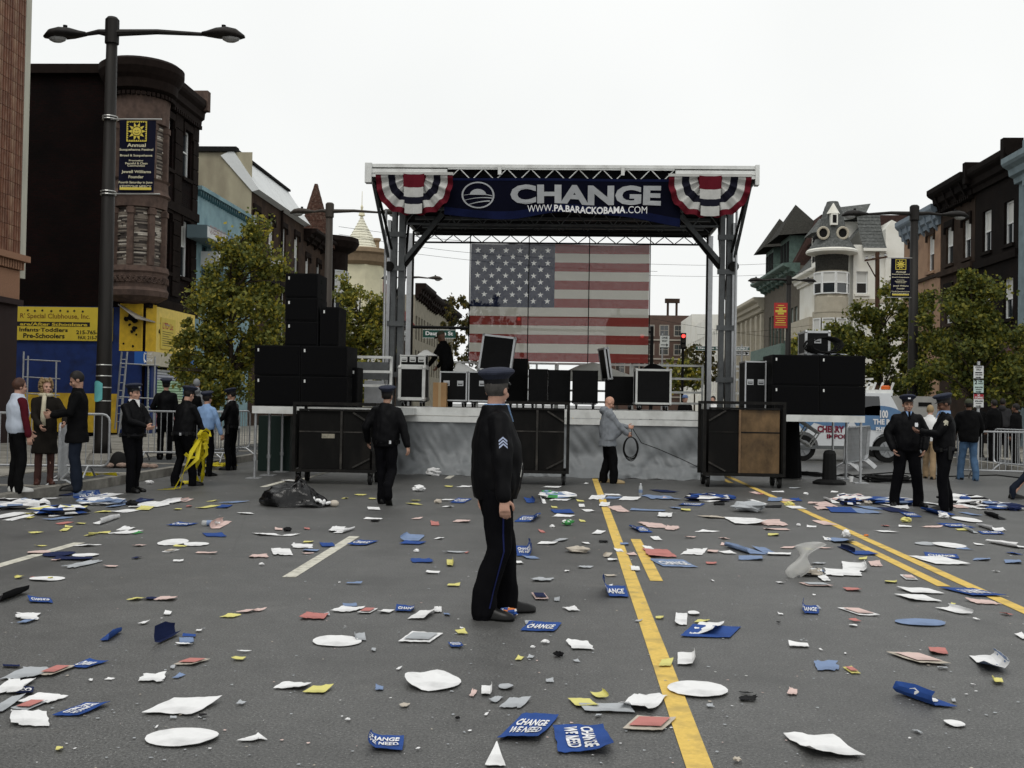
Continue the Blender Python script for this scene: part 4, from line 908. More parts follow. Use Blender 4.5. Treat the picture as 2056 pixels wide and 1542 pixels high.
q = MB(); q.grid(lambda u, v: bw(V((bnx0 + (bnx1 - bnx0) * u, BY, bz1 - v * bot(u)))), 60, 8, thick=(0, .006, 0)); q.build('banner_cloth', M_BAN, ban)
q = MB(); q.grid(lambda u, v: bw(V((bnx0 + (bnx1 - bnx0) * u, BY - .006, bz1 - (bot(u) - .16 + .155 * v)))), 60, 2); q.build('blue_edge', mat('banner_blue', (.004, .0065, .028), .7, var=.3, vs=3, spec=.05), ban)
q = MB(); q.grid(lambda u, v: bw(V((bnx0 + (bnx1 - bnx0) * u, BY - .006, bz1 - .005 - .05 * v))), 60, 1); q.build('blue_hem', mat('banner_blue', (.004, .0065, .028), .6), ban)
M_SILV = mat('silver_print', (.30, .31, .32), .5, var=.15, vs=3); M_WPR = mat('white_print', (.7, .7, .7), .6)
X_ = lambda px: at(px, 400, BY).x; Z_ = lambda py: zat(1130, py, BY) ; nn = (0, -.014, 0)
q = MB(); letters(q, 'CHANGE', (X_(1024), BY, Z_(409)), (1, 0, 0), UP, X_(1328) - X_(1024), Z_(371) - Z_(409), nn, .045, warp=bw); q.build('lettering', M_SILV, ban)
q = MB()
for s_, a, b, bo in (('WWW.', 1058, 1110, -.004), ('PA.BARACKOBAMA', 1112, 1257, .03), ('.COM', 1259, 1301, -.004)): letters(q, s_, (X_(a), BY, Z_(425)), (1, 0, 0), UP, X_(b) - X_(a), Z_(411.5) - Z_(425), nn, bo, warp=bw)
q.build('lettering', M_WPR, ban)
def emblem(parent, C, u, v, rx, ry, n, m, warp=None):
    C = V(C); u = V(u); v = V(v); n = V(n); q = MB(); k = 36
    def P(a, b): p = C + u * (a * rx) + v * (b * ry) + n; return warp(p) if warp else p
    def strip(f0, f1, a0, a1, kk=24):
        for i in range(kk):
            t0, t1 = a0 + (a1 - a0) * i / kk, a0 + (a1 - a0) * (i + 1) / kk
            q.add([P(*f0(t0)), P(*f0(t1)), P(*f1(t1)), P(*f1(t0))], [(0, 1, 2, 3)])
    strip(lambda t: (math.cos(t), math.sin(t)), lambda t: (.9 * math.cos(t), .9 * math.sin(t)), 0, 2 * PI, 40)
    strip(lambda t: (.5 * math.cos(t), .02 + .44 * math.sin(t)), lambda t: (.5 * math.cos(t), .02), 0, PI)
    for h, w_, sl in ((-.02, .075, .0), (-.3, .10, .28), (-.62, .13, .55)):      # furrows sweeping to the left
        a0, a1 = (-.9, .88) if h > -.1 else ((-.82, .85) if h > -.4 else (-.55, .72))
        strip(lambda t: (t, h + sl * (t * .5) + .14 * (1 - t * t) - .02), lambda t: (t, h + sl * (t * .5) + .14 * (1 - t * t) - .02 - w_ * (.55 + .3 * t)), a0, a1)
    return q.build('emblem', m, parent)
emblem(ban, (X_(959), BY, Z_(393)), (1, 0, 0), UP, X_(992) - X_(959), Z_(366) - Z_(393), nn, M_SILV, bw)
M_BR, M_BW, M_BN = mat('bunting_red', (.10, .009, .016), .8, var=.15), mat('bunting_white', (.45, .45, .43), .8, var=.12, vs=5), mat('bunting_navy', (.010, .010, .018), .8)
def bunting(px0, px1, label):
    Y = BY - .1; xa, xb = at(px0, 355, Y).x, at(px1, 355, Y).x; cx, rx = (xa + xb) / 2, (xb - xa) / 2; z1 = zat(1130, 353, Y); H = z1 - zat(1130, 441, Y)
    t = thing('bunting', label, 'bunting', (cx, Y, z1 - H), 'pleated fans on the stage roof')
    def P(th, s):                                   # th -1..1 across the fan, s 0..1 outwards
        a = PI * (1 + (th + 1) / 2); pl = .05 * s * math.cos(th * 26) + .018 * s * math.cos(th * 61)
        e = 1 / max(.3, (abs(math.cos(a)) ** 2.6 + abs(math.sin(a)) ** 2.6) ** (1 / 2.6))
        return V((cx + rx * s * math.cos(a) * e * .93, Y - pl - .05, z1 + H * s * math.sin(a) * e * .92 + .014 * s * math.cos(th * 26)))
    for a, b, m in ((.02, .3, M_BR), (.3, .5, M_BW), (.5, .68, M_BN), (.68, .86, M_BW), (.86, 1.0, M_BR)):
        MB().grid(lambda u, v: P(-1 + 2 * u, a + (b - a) * v), 72, 3).build('band', m, t, smooth=True)
    hem = MB().bb(xa + .05, xb - .05, Y - .11, Y - .1, z1 - .02, z1 + .035).build('hem', M_BW, t)
    for s_, zt_, zb_, m in ((-.18, .0, .3, M_BR), (-.2, .3, .52, M_BW), (-.2, .52, .68, M_BN), (-.2, .68, .9, M_BW)):   # stiff middle pleat
        k = .25 - .06 * zt_
        MB().grid(lambda u, v: (cx + rx * k * (2 * u - 1), Y - .13 - .02 * math.cos((2 * u - 1) * 4) * (1 - abs(2 * u - 1)), z1 - H * (zt_ + (zb_ - zt_) * v) - .02 * (1 - (2 * u - 1) ** 2)), 8, 2).build('middle_pleat', m, t)
    return t
bunting(750, 916, 'red white and navy pleated bunting fan left of the banner'); bunting(1336, 1514, 'red white and navy pleated bunting fan right of the banner')
# ------------------------------------------------------------------ side platforms
M_CASEB = mat('black_case_board', (.005, .005, .0055), .55, var=.3, vs=6, spec=.12)
M_SPK = mat('black_speaker_paint', (.0045, .0045, .005), .65, var=.25, vs=10, spec=.1)
M_GRILL = mat('black_grille', (.003, .003, .0035), .8, spec=.08)
M_RUB = mat('black_rubber', (.008, .008, .008), .75, spec=.15)
M_PLYB = mat('black_plywood', (.007, .0067, .0064), .7, var=.3, vs=3, streak=3, dirt=(.014, .0125, .011), ds=3, spec=.1)
def wing(name, label, px0, px1, yf, yb, z, legs):
    x0, x1 = at(px0, 825, yf).x, at(px1, 825, yf).x
    t = thing(name, label, 'platform', ((x0 + x1) / 2, yf, 0))
    MB().bb(x0, x1, yf, yf + .06, z - .14, z).build('front_rail', M_ALUW, t); MB().bb(x0, x0 + .06, yf + .065, yb, z - .14, z - .002).build('side_rail', M_ALUW, t); MB().bb(x1 - .06, x1, yf + .065, yb, z - .14, z - .002).build('side_rail', M_ALUW, t)
    MB().bb(x0 + .065, x1 - .065, yf + .065, yb, z - .1, z - .004).build('platform_deck', M_PLYB, t)
    for px, y in legs:
        X = at(px, 900, y).x; l = MB().cyl((X, y, .02), (X, y, z - .141), .028, n=10).build('leg', M_GALV, t)
        q = MB().box((X, y, .01), (.28, .28, .016)); q.build('foot_plate', M_GALV, l); MB().cyl((X, y, .35), (X, y, .42), .04, n=8).build('collar', M_GALV, l)
    return t, x0, x1
WZ = DZ - .02
wl, wx0, wx1 = wing('sound_wing', 'pale edged platform on steel legs carrying the left speaker stack', 506, 800, 20.3, 23.6, WZ, [(512, 20.35), (540, 21.2), (566, 22.3), (782, 22.6)])
wr, vx0, vx1 = wing('sound_wing', 'pale edged platform on steel legs carrying the right speaker stack', 1466, 1737, 22.5, 25.6, WZ, [(1672, 25.2), (1699, 23.8), (1728, 22.55)])
rail(at(702, 720, 23.4).x, at(785, 720, 23.4).x, 23.4, [zat(740, 717, 23.4), zat(740, 746, 23.4), zat(740, 774, 23.4)], 2, wl, zb=WZ)
pb = MB().bb(at(715, 730, 23.8).x, at(780, 730, 23.8).x, 23.75, 23.95, zat(740, 762, 23.8), zat(740, 727, 23.8)); pb.build('hydraulic_plate', M_STEEL, wl)
MB().bb(at(733, 790, 23.8).x, at(772, 790, 23.8).x, 23.7, 23.95, WZ, zat(740, 764, 23.8)).build('hydraulic_box', M_ALU, wl)

# ------------------------------------------------------------------ loudspeakers
def cabinet(label, px0, px1, py0, py1, y, depth, group, zb=None, kind='sub', rot=0):
    c = at((px0 + px1) / 2, py1, y); w = at(px1, py1, y).x - at(px0, py1, y).x; h = zat((px0 + px1) / 2, py0, y) - c.z
    zb = c.z if zb is None else zb
    t = thing('loudspeaker', label, 'loudspeaker', (0, 0, 0), group); g = .006
    q = MB(); q.bb(-w / 2 + g, w / 2 - g, .02, depth, g / 2, h - g / 2); q.build('cabinet', M_SPK, t)
    MB().bb(-w / 2 + .03, w / 2 - .03, 0, .018, .03, h - .03).build('grille', M_GRILL, t)
    for s_ in (-1, 1):
        for zz_ in (.3, .7): MB().bb(s_ * (w / 2 - g) - (.004 if s_ < 0 else -.0), s_ * (w / 2 - g) + (.0 if s_ < 0 else .004), .3, .46, h * zz_ - .04, h * zz_ + .04).build('handle', M_RUB, t)
    MB().bb(-w / 2 + .07, -w / 2 + .1, -.003, 0, h - .13, h - .07).build('badge', M_ALUW, t)
    t.location = (c.x, y, zb); t.rotation_euler.z = rad(rot); return t, zb + h
G1 = 'stacked loudspeakers left of the stage'; G2 = 'stacked loudspeakers right of the stage'
_, za = cabinet('lower left black bass speaker of the left stack on the platform', 509, 602, 757, 818, 20.9, 1.0, G1, WZ + .003)
cabinet('lower right black bass speaker of the left stack on the platform', 602, 697, 757, 818, 20.9, 1.0, G1, WZ + .003)
_, zb = cabinet('upper left black bass speaker of the left stack', 509, 602, 696, 757, 20.9, 1.0, G1, za + .003)
_, zb = cabinet('upper right black bass speaker of the left stack', 602, 697, 696, 757, 20.9, 1.0, G1, za + .003)
_, zc_ = cabinet('lowest black cabinet of the tall left speaker tower', 571, 638, 647, 696, 21.0, .8, G1, zb + .003)
_, zc_ = cabinet('middle black cabinet of the tall left speaker tower', 571, 638, 600, 647, 21.0, .8, G1, zc_ + .003)
cabinet('topmost black cabinet of the tall left speaker tower', 571, 638, 551, 600, 21.0, .8, G1, zc_ + .003)
cabinet('slim black speaker beside the tall left speaker tower', 641, 680, 617, 696, 21.05, .7, G1, zb + .003)
cabinet('slim black speaker standing between left stack and steel rails', 700, 717, 738, 818, 21.4, .6, G1, WZ + .003)
_, za = cabinet('lower left black bass speaker of the right stack on the platform', 1550, 1645, 774, 833, 22.65, 1.1, G2, WZ + .003)
cabinet('lower right black bass speaker of the right stack on the platform', 1645, 1738, 774, 833, 22.65, 1.1, G2, WZ + .003)
_, zr2 = cabinet('upper left black bass speaker of the right stack', 1550, 1645, 713, 774, 22.65, 1.1, G2, za + .003)
cabinet('upper right black bass speaker of the right stack', 1645, 1738, 713, 774, 22.65, 1.1, G2, za + .003)

# ------------------------------------------------------------------ flight cases
def flight_case(label, w, d, h, loc, rz_=0, wheels=True, latches=2, edge=.035, em=None, tilt=0, handles=True, name='flight_case', grp=None, panel_in=0.0):
    em = em or M_ALU; t = thing(name, label, 'case', (0, 0, 0), grp); z0 = .14 if wheels else 0
    MB().bb(-w / 2 + .008, w / 2 - .008, .008, d - .008, z0 + .008, z0 + h - .008).build('case_body', M_CASEB, t)
    e = edge; fr = MB()
    for x in (-w / 2, w / 2 - e):
        for y in (0, d - e): fr.bb(x, x + e, y, y + e, z0 + e, z0 + h - e)
    for z in (z0, z0 + h - e):
        for y in (0, d - e): fr.bb(-w / 2 + e, w / 2 - e, y, y + e, z, z + e)
        for x in (-w / 2, w / 2 - e): fr.bb(x, x + e, e, d - e, z, z + e)
    fr.build('edging', em, t)
    for x in (-w / 2 + e / 2, w / 2 - e / 2):
        for y in (e / 2, d - e / 2):
            for z in (z0 + e / 2, z0 + h - e / 2): MB().ell((x, y, z), (e * .85, e * .85, e * .85), n=6, k=4).build('ball_corner', em, t)
    for k in range(latches):
        x = -w / 2 + w * (k + .5) / latches if latches > 1 else 0
        q = MB().bb(x - .07, x + .07, -.006, .007, z0 + h * .6 - .06, z0 + h * .6 + .06); l = q.build('latch', em, t)
        MB().bb(x - .05, x + .05, -.01, -.0065, z0 + h * .6 - .035, z0 + h * .6 + .01).build('latch_dish', M_CASEB, l); MB().bb(x - .045, x + .045, -.016, -.0105, z0 + h * .6 - .015, z0 + h * .6 + .002).build('latch_bar', em, l)
    if wheels:
        MB().bb(-w / 2 + .03, w / 2 - .03, .03, d - .03, z0 - .03, z0 - .002).build('castor_board', M_PLYB, t)
        for x in (-w / 2 + .1, w / 2 - .1):
            for y in (.1, d - .1):
                q = MB().cyl((x - .02, y, .052), (x + .02, y, .052), .05, n=12); wq = q.build('castor', M_RUB, t); MB().bb(x - .03, x + .03, y - .025, y + .025, .06, z0 - .03).build('fork', M_GALV, wq)
    t.location = loc; t.rotation_euler = (rad(tilt), 0, rad(rz_)); return t
def fc(label, px0, px1, py0, py1, y, d, zb, **k):
    a, b = at(px0, py1, y), at(px1, py1, y); h = zat((px0 + px1) / 2, py0, y) - zb - (.14 if k.get('wheels', True) else 0)
    return flight_case(label, b.x - a.x, d, h, ((a.x + b.x) / 2, y, zb), **k)
DK = DZ + .004
c = fc('upright flight case with broad silver edges at left of the stage', 814, 868, 735, 0, 24.2, .7, DK, latches=0, edge=.07, em=M_ALUW)
top = zat(840, 735, 24.2)
fc('small silver edged rack case on top of the upright flight case', 817, 868, 713, 0, 24.25, .5, top + .004, wheels=False, latches=3, edge=.03, em=M_ALUW)
fc('black flight case with two latches beside the cardboard box', 897, 952, 746, 0, 24.2, .8, DK, latches=2, edge=.03)
fc('black flight case behind the standing officer on stage', 954, 1010, 746, 0, 24.25, .8, DK, latches=1, edge=.03)
lid = flight_case('open flight case lid leaning up in front of the flag', .78, .16, .86, at(992, 748, 24.6) + V((0, 0, .02)), wheels=False, latches=0, edge=.045, tilt=-8, rz_=-6)
lid.rotation_euler.y = rad(6)
fc('large square black case with silver frame on low dolly at right', 1288, 1360, 741, 0, 23.9, .8, DK, latches=0, edge=.045, em=M_ALUW)
l2 = flight_case('narrow open case lid standing on edge left of the square case', .12, .6, .75, at(1226, 762, 24.8), wheels=False, latches=0, edge=.04, rz_=12); l2.rotation_euler.y = rad(-9)
for lab, a, b, t_, y, dd in (('black equipment trunk at the centre of the stage behind the officer', 1030, 1072, 720, 26.0, .5), ('tall black trunk with white tag at centre of stage', 1074, 1112, 741, 25.2, .6), ('wide black trunk under the flag right of the tagged one', 1113, 1158, 743, 25.3, .6), ('black trunk with cable on top behind the man in grey', 1162, 1213, 744, 25.0, .7), ('low black trunk between open lid and square case', 1229, 1287, 756, 24.9, .7)):
    fc(lab, a, b, t_, 0, y, dd, DK, latches=0, edge=.02, em=M_BLKST, handles=False)
# rack case on the right stack, tall rack on the right platform
fc('silver edged rack case standing on the right speaker stack', 1625, 1676, 664, 0, 22.9, .7, zr2 + .01, wheels=False, latches=1, edge=.05, em=M_ALU)
fc('tall black rack case with latches behind the right stack', 1506, 1549, 725, 0, 23.2, .8, WZ + .004, latches=2, edge=.03, wheels=False)
q = MB(); p0 = V((at(1652, 690, 22.8).x, 22.84, zr2 + .02))
for k in range(9): q.tube([p0 + V((.33 * math.cos(t_ / 12 * 2 * PI) + .02 * k - .08, -.06 - .012 * k + .02 * math.sin(t_), .18 + .17 * math.sin(t_ / 12 * 2 * PI) + .012 * (k % 3))) for t_ in range(13)], .014, 4)
base_here(q.build('cable_coil', M_RUB, None, 'black cable coil heaped on the right speaker stack', 'cable'))
q = MB().grid(lambda u, v: at(1632 + 75 * u, 710, 22.78) * 0 + V((at(1632 + 75 * u, 700, 22.78).x, 22.7 + .3 * v, zr2 + .015 + .11 * abs(noise.noise(V((u * 4, v * 3, 1)))) * math.sin(PI * u))), 16, 6); base_here(q.build('rag', mat('pale_rag', (.4, .42, .46), .9, var=.4, vs=9), None, 'crumpled pale rag at the foot of the right rack case', 'rag'))
# cardboard box
a, b = at(869, 800, 24.0), at(896, 800, 24.0)
bx = MB().bb(a.x, b.x, 24.0, 24.35, DK, zat(882, 768, 24.0)); cb = base_here(bx.build('cardboard_box', mat('cardboard', (.36, .22, .11), .85, var=.12, vs=3), None, 'tall brown cardboard box between the flight cases on stage', 'box'))
MB().bb((a.x + b.x) / 2 - .03, (a.x + b.x) / 2 + .03, 23.996, 23.999, DK, zat(882, 768, 24.0)).build('tape', mat('parcel_tape', (.42, .3, .17), .4), cb)
# white sheets of paper and cloth lying on cases; the pale tarpaulin mound at the back
M_TARP = mat('pale_tarpaulin', (.5, .5, .46), .6, var=.12, vs=3, bump=.2, bs=10)
def drape(label, name, px0, px1, pyt, pyb, y, depth, cat, seed, m=None, peak=.4):
    a, b = at(px0, pyb, y), at(px1, pyb, y); h = zat((px0 + px1) / 2, pyt, y) - a.z
    def f(u, v):
        e = max(0, 1 - abs((u - peak) / (peak if u < peak else 1 - peak)) ** 1.4) * max(0, 1 - (2 * v - 1) ** 4)
        return (a.x + (b.x - a.x) * u, y + depth * v, a.z + h * e * (1 + .18 * noise.noise(V((u * 5, v * 4, seed)))))
    return base_here(MB().grid(f, 22, 10, thick=(0, 0, -.006)).build(name, m or M_TARP, None, label, cat, smooth=True))
drape('pale tarpaulin mound heaped under the flag at the back of stage', 'tarpaulin', 1105, 1292, 727, 762, 27.4, 1.3, 'tarpaulin', 3, peak=.45)
drape('crumpled white sheet on top of the rack case', 'paper_sheet', 836, 876, 702, 713, 24.3, .4, 'paper', 5, mat('white_paper', (.74, .74, .72), .7), .4)
drape('white plastic sheet draped on the flight case behind the box', 'plastic_sheet', 909, 958, 727, 746, 24.5, .5, 'plastic sheet', 8, mat('white_paper', (.74, .74, .72), .7), .12)
drape('black cloth bundle lying on the square silver framed case', 'cloth_bundle', 1290, 1342, 729, 741, 24.0, .5, 'cloth', 9, M_BLKC, .4)

# ------------------------------------------------------------------ rolling steel carts
M_WORN = mat('worn_black_steel', (.03, .028, .025), .5, .3, var=.5, vs=9, dirt=(.09, .08, .07), ds=5)
def cart(label, px0, px1, pyt, pyb, y, depth, ply=None, rz_=0, patch=False):
    a, b = at(px0, pyb, y), at(px1, pyb, y); w = b.x - a.x; H = zat((px0 + px1) / 2, pyt, y); t = thing('rolling_cart', label, 'cart', (0, 0, 0), 'rolling steel carts')
    z0 = .22; e = .055; fr = M_BLKST
    for x in (-w / 2, w / 2 - e):
        for yy in (0, depth - e): MB().bb(x, x + e, yy, yy + e, z0, H - e - .001).build('post', fr, t)
    for yy in (0, depth - e):
        MB().bb(-w / 2, w / 2, yy, yy + e, H - e, H).build('top_rail', fr, t); MB().bb(-w / 2 + e + .001, w / 2 - e - .001, yy, yy + e, z0, z0 + e).build('bottom_rail', fr, t)
    for x in (-w / 2, w / 2 - e): MB().bb(x, x + e, e + .001, depth - e - .001, H - e + .001, H - .001).build('side_rail', fr, t)
    MB().bb(-w / 2 + e, w / 2 - e, e, depth - e, z0 + .005, z0 + .05).build('floor_board', M_PLYB, t)
    zt = H - .16; xs = -w / 2 + w * .07; xe = w / 2 - w * .07; xm = xs + (xe - xs) * (.58 if ply is None else .42)
    pan = ((xs, xm), (xm + .045, xe))
    for k, (p, q_) in enumerate(pan):
        m = ply if (ply is not None and k == 1) else M_PLYB
        zmid = z0 + (zt - z0) * .66
        MB().bb(p, q_, .07, .095, z0 + .06, zmid - .012).build('panel', m, t); MB().bb(p, q_, .07, .095, zmid + .012, zt).build('panel', m, t)
        MB().bb(p, q_, .062, .0695, zmid - .012, zmid + .012).build('panel_bar', M_WORN if ply is None else M_BLKST, t)
    MB().bb(xm + .003, xm + .042, .03, .069, z0 + .06, zt).build('stile', M_WORN if ply is None else mat('worn_brown_steel', (.16, .1, .055), .6, var=.3), t)
    MB().bb(xs, xe, .03, .069, zt + .003, zt + .04).build('header', M_BLKST, t)
    sgn = 1 if ply is None else -1
    xa = xe if ply is None else xs
    MB().bar((xa - sgn * .32, .055, zt - .02), (xa, .055, zt - .22), .03).build('corner_brace', M_WORN, t); MB().bar((xa - sgn * .32, .055, z0 + .09), (xa, .055, z0 + .26), .03).build('corner_brace', M_WORN, t)
    MB().bb(xs, xe, depth - .1, depth - .08, z0 + .06, zt).build('back_panel', M_PLYB, t)
    for s_ in (-1, 1): MB().bb(s_ * (w / 2 - .05) - .01, s_ * (w / 2 - .05) + .01, .12, depth - .12, z0 + .06, zt).build('side_panel', M_PLYB, t)
    if patch: MB().bb(xs + .42, xs + .66, .064, .0685, z0 + .62, z0 + .7).build('worn_patch', mat('worn_pale', (.25, .23, .18), .7, var=.5, vs=20), t)
    for x in (-w / 2 + .1, w / 2 - .1):
        for yy in (.1, depth - .12):
            q = MB().cyl((x - .03, yy, .1), (x + .03, yy, .1), .1, n=16); cs = q.build('castor', M_RUB, t)
            MB().cyl((x - .034, yy, .1), (x + .034, yy, .1), .045, n=10).build('hub', M_GALV, cs); q = MB().bb(x - .045, x - .036, yy - .03, yy + .03, .06, z0 - .01); q.bb(x + .036, x + .045, yy - .03, yy + .03, .06, z0 - .01); q.bb(x - .045, x + .045, yy - .04, yy + .04, z0 - .012, z0 - .001); q.build('fork', M_BLKST, cs)
    t.location = ((a.x + b.x) / 2, y, 0); t.rotation_euler.z = rad(rz_); return t
cart('black panelled steel cart left of the walking officer', 585, 752, 808, 970, 19.3, .9, patch=True)
cart('black panelled steel cart behind the standing officer', 985, 1142, 806, 970, 20.2, .9)
M_PLY = mat('scuffed_plywood', (.12, .075, .036), .6, var=.55, vs=3, dirt=(.02, .015, .012), ds=2.2, streak=1.5)
cart('black steel cart with scuffed brown plywood front right of the stage', 1411, 1577, 806, 972, 20.6, .9, ply=M_PLY)
# square aluminium truss piece leaning in the dark under the right platform
t = thing('truss_piece', 'short bright aluminium truss piece leaning under the right platform', 'truss', at(1610, 905, 24.4).xyz * 1)
c = at(1614, 868, 24.4); u1 = (at(1640, 878, 24.4) - at(1592, 846, 24.4)).normalized(); u2 = V((-u1.z, 0, u1.x)) * -1
L_ = .62; W_ = .36
for yy in (0, .3):
    for s_ in (-1, 1):
        MB().cyl(c + u1 * -L_ / 2 + u2 * s_ * W_ / 2 + V((0, yy, 0)), c + u1 * L_ / 2 + u2 * s_ * W_ / 2 + V((0, yy, 0)), .026, n=8).build('chord', M_ALUW, t)
    for k in (-1, 0, 1): MB().cyl(c + u1 * k * L_ / 2 * .97 + u2 * -W_ / 2 + V((0, yy, 0)), c + u1 * k * L_ / 2 * .97 + u2 * W_ / 2 + V((0, yy, 0)), .016, n=6).build('strut', M_ALUW, t)
for s_ in (-1, 1):
    for k in (-1, 1): MB().cyl(c + u1 * k * L_ / 2 * .97 + u2 * s_ * W_ / 2, c + u1 * k * L_ / 2 * .97 + u2 * s_ * W_ / 2 + V((0, .3, 0)), .02, n=6).build('strut', M_ALUW, t)
t = thing('lattice_stand', 'zigzag aluminium lattice standing behind the tall rack case', 'truss', at(1490, 800, 26))
truss('lattice', at(1474, 780, 26).x, at(1500, 780, 26).x, DZ, zat(1490, 745, 26), 26, .018, M_ALUW, .14, parent=t)
# black draped bin and cone-like stand under the right platform
p = gnd(1665, 972); t = thing('black_stand', 'black tapering cable stand with wide foot under the right platform', 'stand', p)
MB().lathe([(.17, .02), (.15, .1), (.13, .62), (.10, .68), (.03, .7)], 10, p).build('stand_body', M_RUB, t); MB().lathe([(.34, 0), (.34, .05), (.26, .09), (.17, .1)], 8, p).build('foot', M_RUB, t)
p = gnd(1590, 962); t = thing('draped_trunk', 'tall trunk under black cloth beside the plywood cart', 'trunk', p)
MB().grid(lambda u, v: V((p.x + (.24 + .05 * (1 - v) + .025 * math.sin(u * 40) * (1 - v)) * math.cos(u * 2 * PI), p.y + .5 + (.3 + .05 * (1 - v)) * math.sin(u * 2 * PI), 1.22 * v + .01)), 48, 8).build('cloth', M_BLKC, t); MB().lathe([(.26, 1.2), (.22, 1.26), (.02, 1.28)], 12, (p.x, p.y + .5, 0)).build('cloth_top', M_BLKC, t)
t = MB().bb(at(518, 900, 22.4).x, at(582, 900, 22.4).x, 22.4, 23.0, 0.01, 1.18); base_here(t.build('green_crate', mat('dark_green_paint', (.008, .02, .016), .6), None, 'dark green crate in the shade under the left platform', 'crate'))
# ------------------------------------------------------------------ street lamps
M_LAMP = mat('dark_bronze_pole', (.011, .0095, .0085), .6, .1, var=.25, vs=6, streak=8, dirt=(.026, .023, .02), ds=4)
M_LAMP2 = mat('weathered_pole', (.05, .042, .035), .6, .2, var=.2, vs=6, streak=6)
M_LENS = mat('lamp_lens', (.3, .3, .29), .15, spec=.8)
M_BAND = mat('steel_band', (.5, .5, .48), .4, .8)
def cobra(parent, base, tip, m, L=.85, w_=.23):
    base = V(base); tip = V(tip); d = (tip - base).normalized(); s_ = d.cross(UP); q = MB(); rings = []
    for u, rr, zz_ in ((0, .35, 0), (.12, .5, 0), (.35, .85, .01), (.6, 1.0, .015), (.82, .85, .005), (1, .25, -.02)):
        c = base + d * (u * L) + UP * zz_; rings.append([c + s_ * (w_ * rr * math.cos(t)) + UP * (w_ * .62 * rr * math.sin(t) * (1 if math.sin(t) > 0 else .55)) for t in [2 * PI * i / 12 for i in range(12)]])
    vs = [p for r_ in rings for p in r_]; fs = [(j * 12 + i, j * 12 + (i + 1) % 12, (j + 1) * 12 + (i + 1) % 12, (j + 1) * 12 + i) for j in range(5) for i in range(12)] + [tuple(range(11, -1, -1)), tuple(range(60, 72))]
    q.add(vs, fs); h = q.build('lamp_head', m, parent, smooth=True)
    MB().ell(base + d * (.68 * L) - UP * .045, (.19, .12, .1), Matrix.Rotation(math.atan2(d.y, d.x), 3, 'Z'), 12, 6).build('lens', M_LENS, h)
    MB().cyl(base + d * (.5 * L) + UP * .08, base + d * (.5 * L) + UP * .2, .045, n=8).build('photocell', M_RUB, h)
def lamp(label, X, Y, H, zarm, al, ar, m, r0=.18, r1=.12, zb=SIDE):
    t = thing('street_lamp', label, 'street lamp', (X, Y, zb), 'double-armed street lamps')
    MB().lathe([(r0 * 2.0, zb), (r0 * 2.0, zb + .12), (r0 * 1.5, zb + .25)], 12, (X, Y, 0)).build('base', M_KERB, t)
    MB().lathe([(r0 * 1.2, zb + .25), (r0, zb + .5), (r0 * .95, 2), (r1, H - .1)], 16, (X, Y, 0)).build('pole', m, t, smooth=True)
    MB().lathe([(r1 * 1.25, H - .12), (r1 * 1.3, H), (r1 * .9, H + .05)], 14, (X, Y, 0)).build('cap', m, t)
    MB().lathe([(r1 * 1.3, zarm - .22), (r1 * 1.3, zarm + .22)], 14, (X, Y, 0)).build('collar', m, t)
    for s_, L in ((-1, al), (1, ar)):
        if L:
            MB().tube([(X + s_ * r1, Y, zarm), (X + s_ * L * .5, Y, zarm + .02), (X + s_ * L, Y, zarm - .03)], [.075, .055, .038], 8).build('arm', m, t)
            cobra(t, (X + s_ * L, Y, zarm - .03), (X + s_ * (L + 1), Y, zarm - .07), m)
    return t
Yp = 20.9; P = at(205, 900, Yp); Xp = P.x
Hp = zat(226, 40, Yp); za = zat(226, 66, Yp)
lampL = lamp('near dark bronze double street lamp on left pavement carrying festival banner', Xp, Yp, Hp, za, (Xp - at(172, 66, Yp).x), (at(407, 66, Yp).x - Xp), M_LAMP, .155, .105)
for z in (zat(215, 235, Yp), zat(215, 240, Yp), zat(215, 385, Yp), zat(215, 391, Yp), zat(210, 733, Yp), zat(210, 755, Yp), zat(208, 778, Yp), zat(208, 805, Yp)): MB().lathe([(.15, z - .012), (.155, z), (.15, z + .012)], 16, (Xp, Yp, 0)).build('steel_band', M_BAND, lampL)
q = MB().grid(lambda u, v: V((Xp + .168 * math.sin(-1.2 + 1.5 * u), Yp - .168 * math.cos(-1.2 + 1.5 * u), zat(205, 807, Yp) + .42 * (v * (1 - .25 * (2 * u - 1) ** 2) + .12 * (2 * u - 1) ** 2))), 8, 4); q.build('wrapped_poster', mat('teal_poster', (.12, .4, .4), .6, var=.15), lampL)
def lampat(label, px, pyt, pya, Y, l, r_, m=M_LAMP2):
    X = at(px, pya, Y).x; return lamp(label, X, Y, zat(px, pyt, Y), zat(px, pya, Y), l, r_, m)
lampat('second left street lamp rising behind the speaker tower', 662, 410, 424, 38, (662 - 640) / 2143 * 38 + .2, (745 - 662) / 2143 * 38 + .3, M_LAMP2)
lampat('third left street lamp whose arm shows inside the stage frame', 822, 548, 557, 62, .8, 1.1)
lampat('right street lamp carrying navy festival banner in front of tan house', 1836, 415, 429, 36.0, (1836 - 1745) / 2143 * 36, .9, M_LAMP)
lampat('second right street lamp carrying the red street banner', 1584, 556, 562, 58, (1584 - 1535) / 2143 * 58, .6, M_LAMP)
M_NAVYB = mat('festival_navy', (.004, .0045, .016), .7, spec=.1); M_GOLD = mat('festival_gold', (.62, .5, .08), .6); M_CREAMT = mat('festival_cream', (.6, .56, .4), .6)
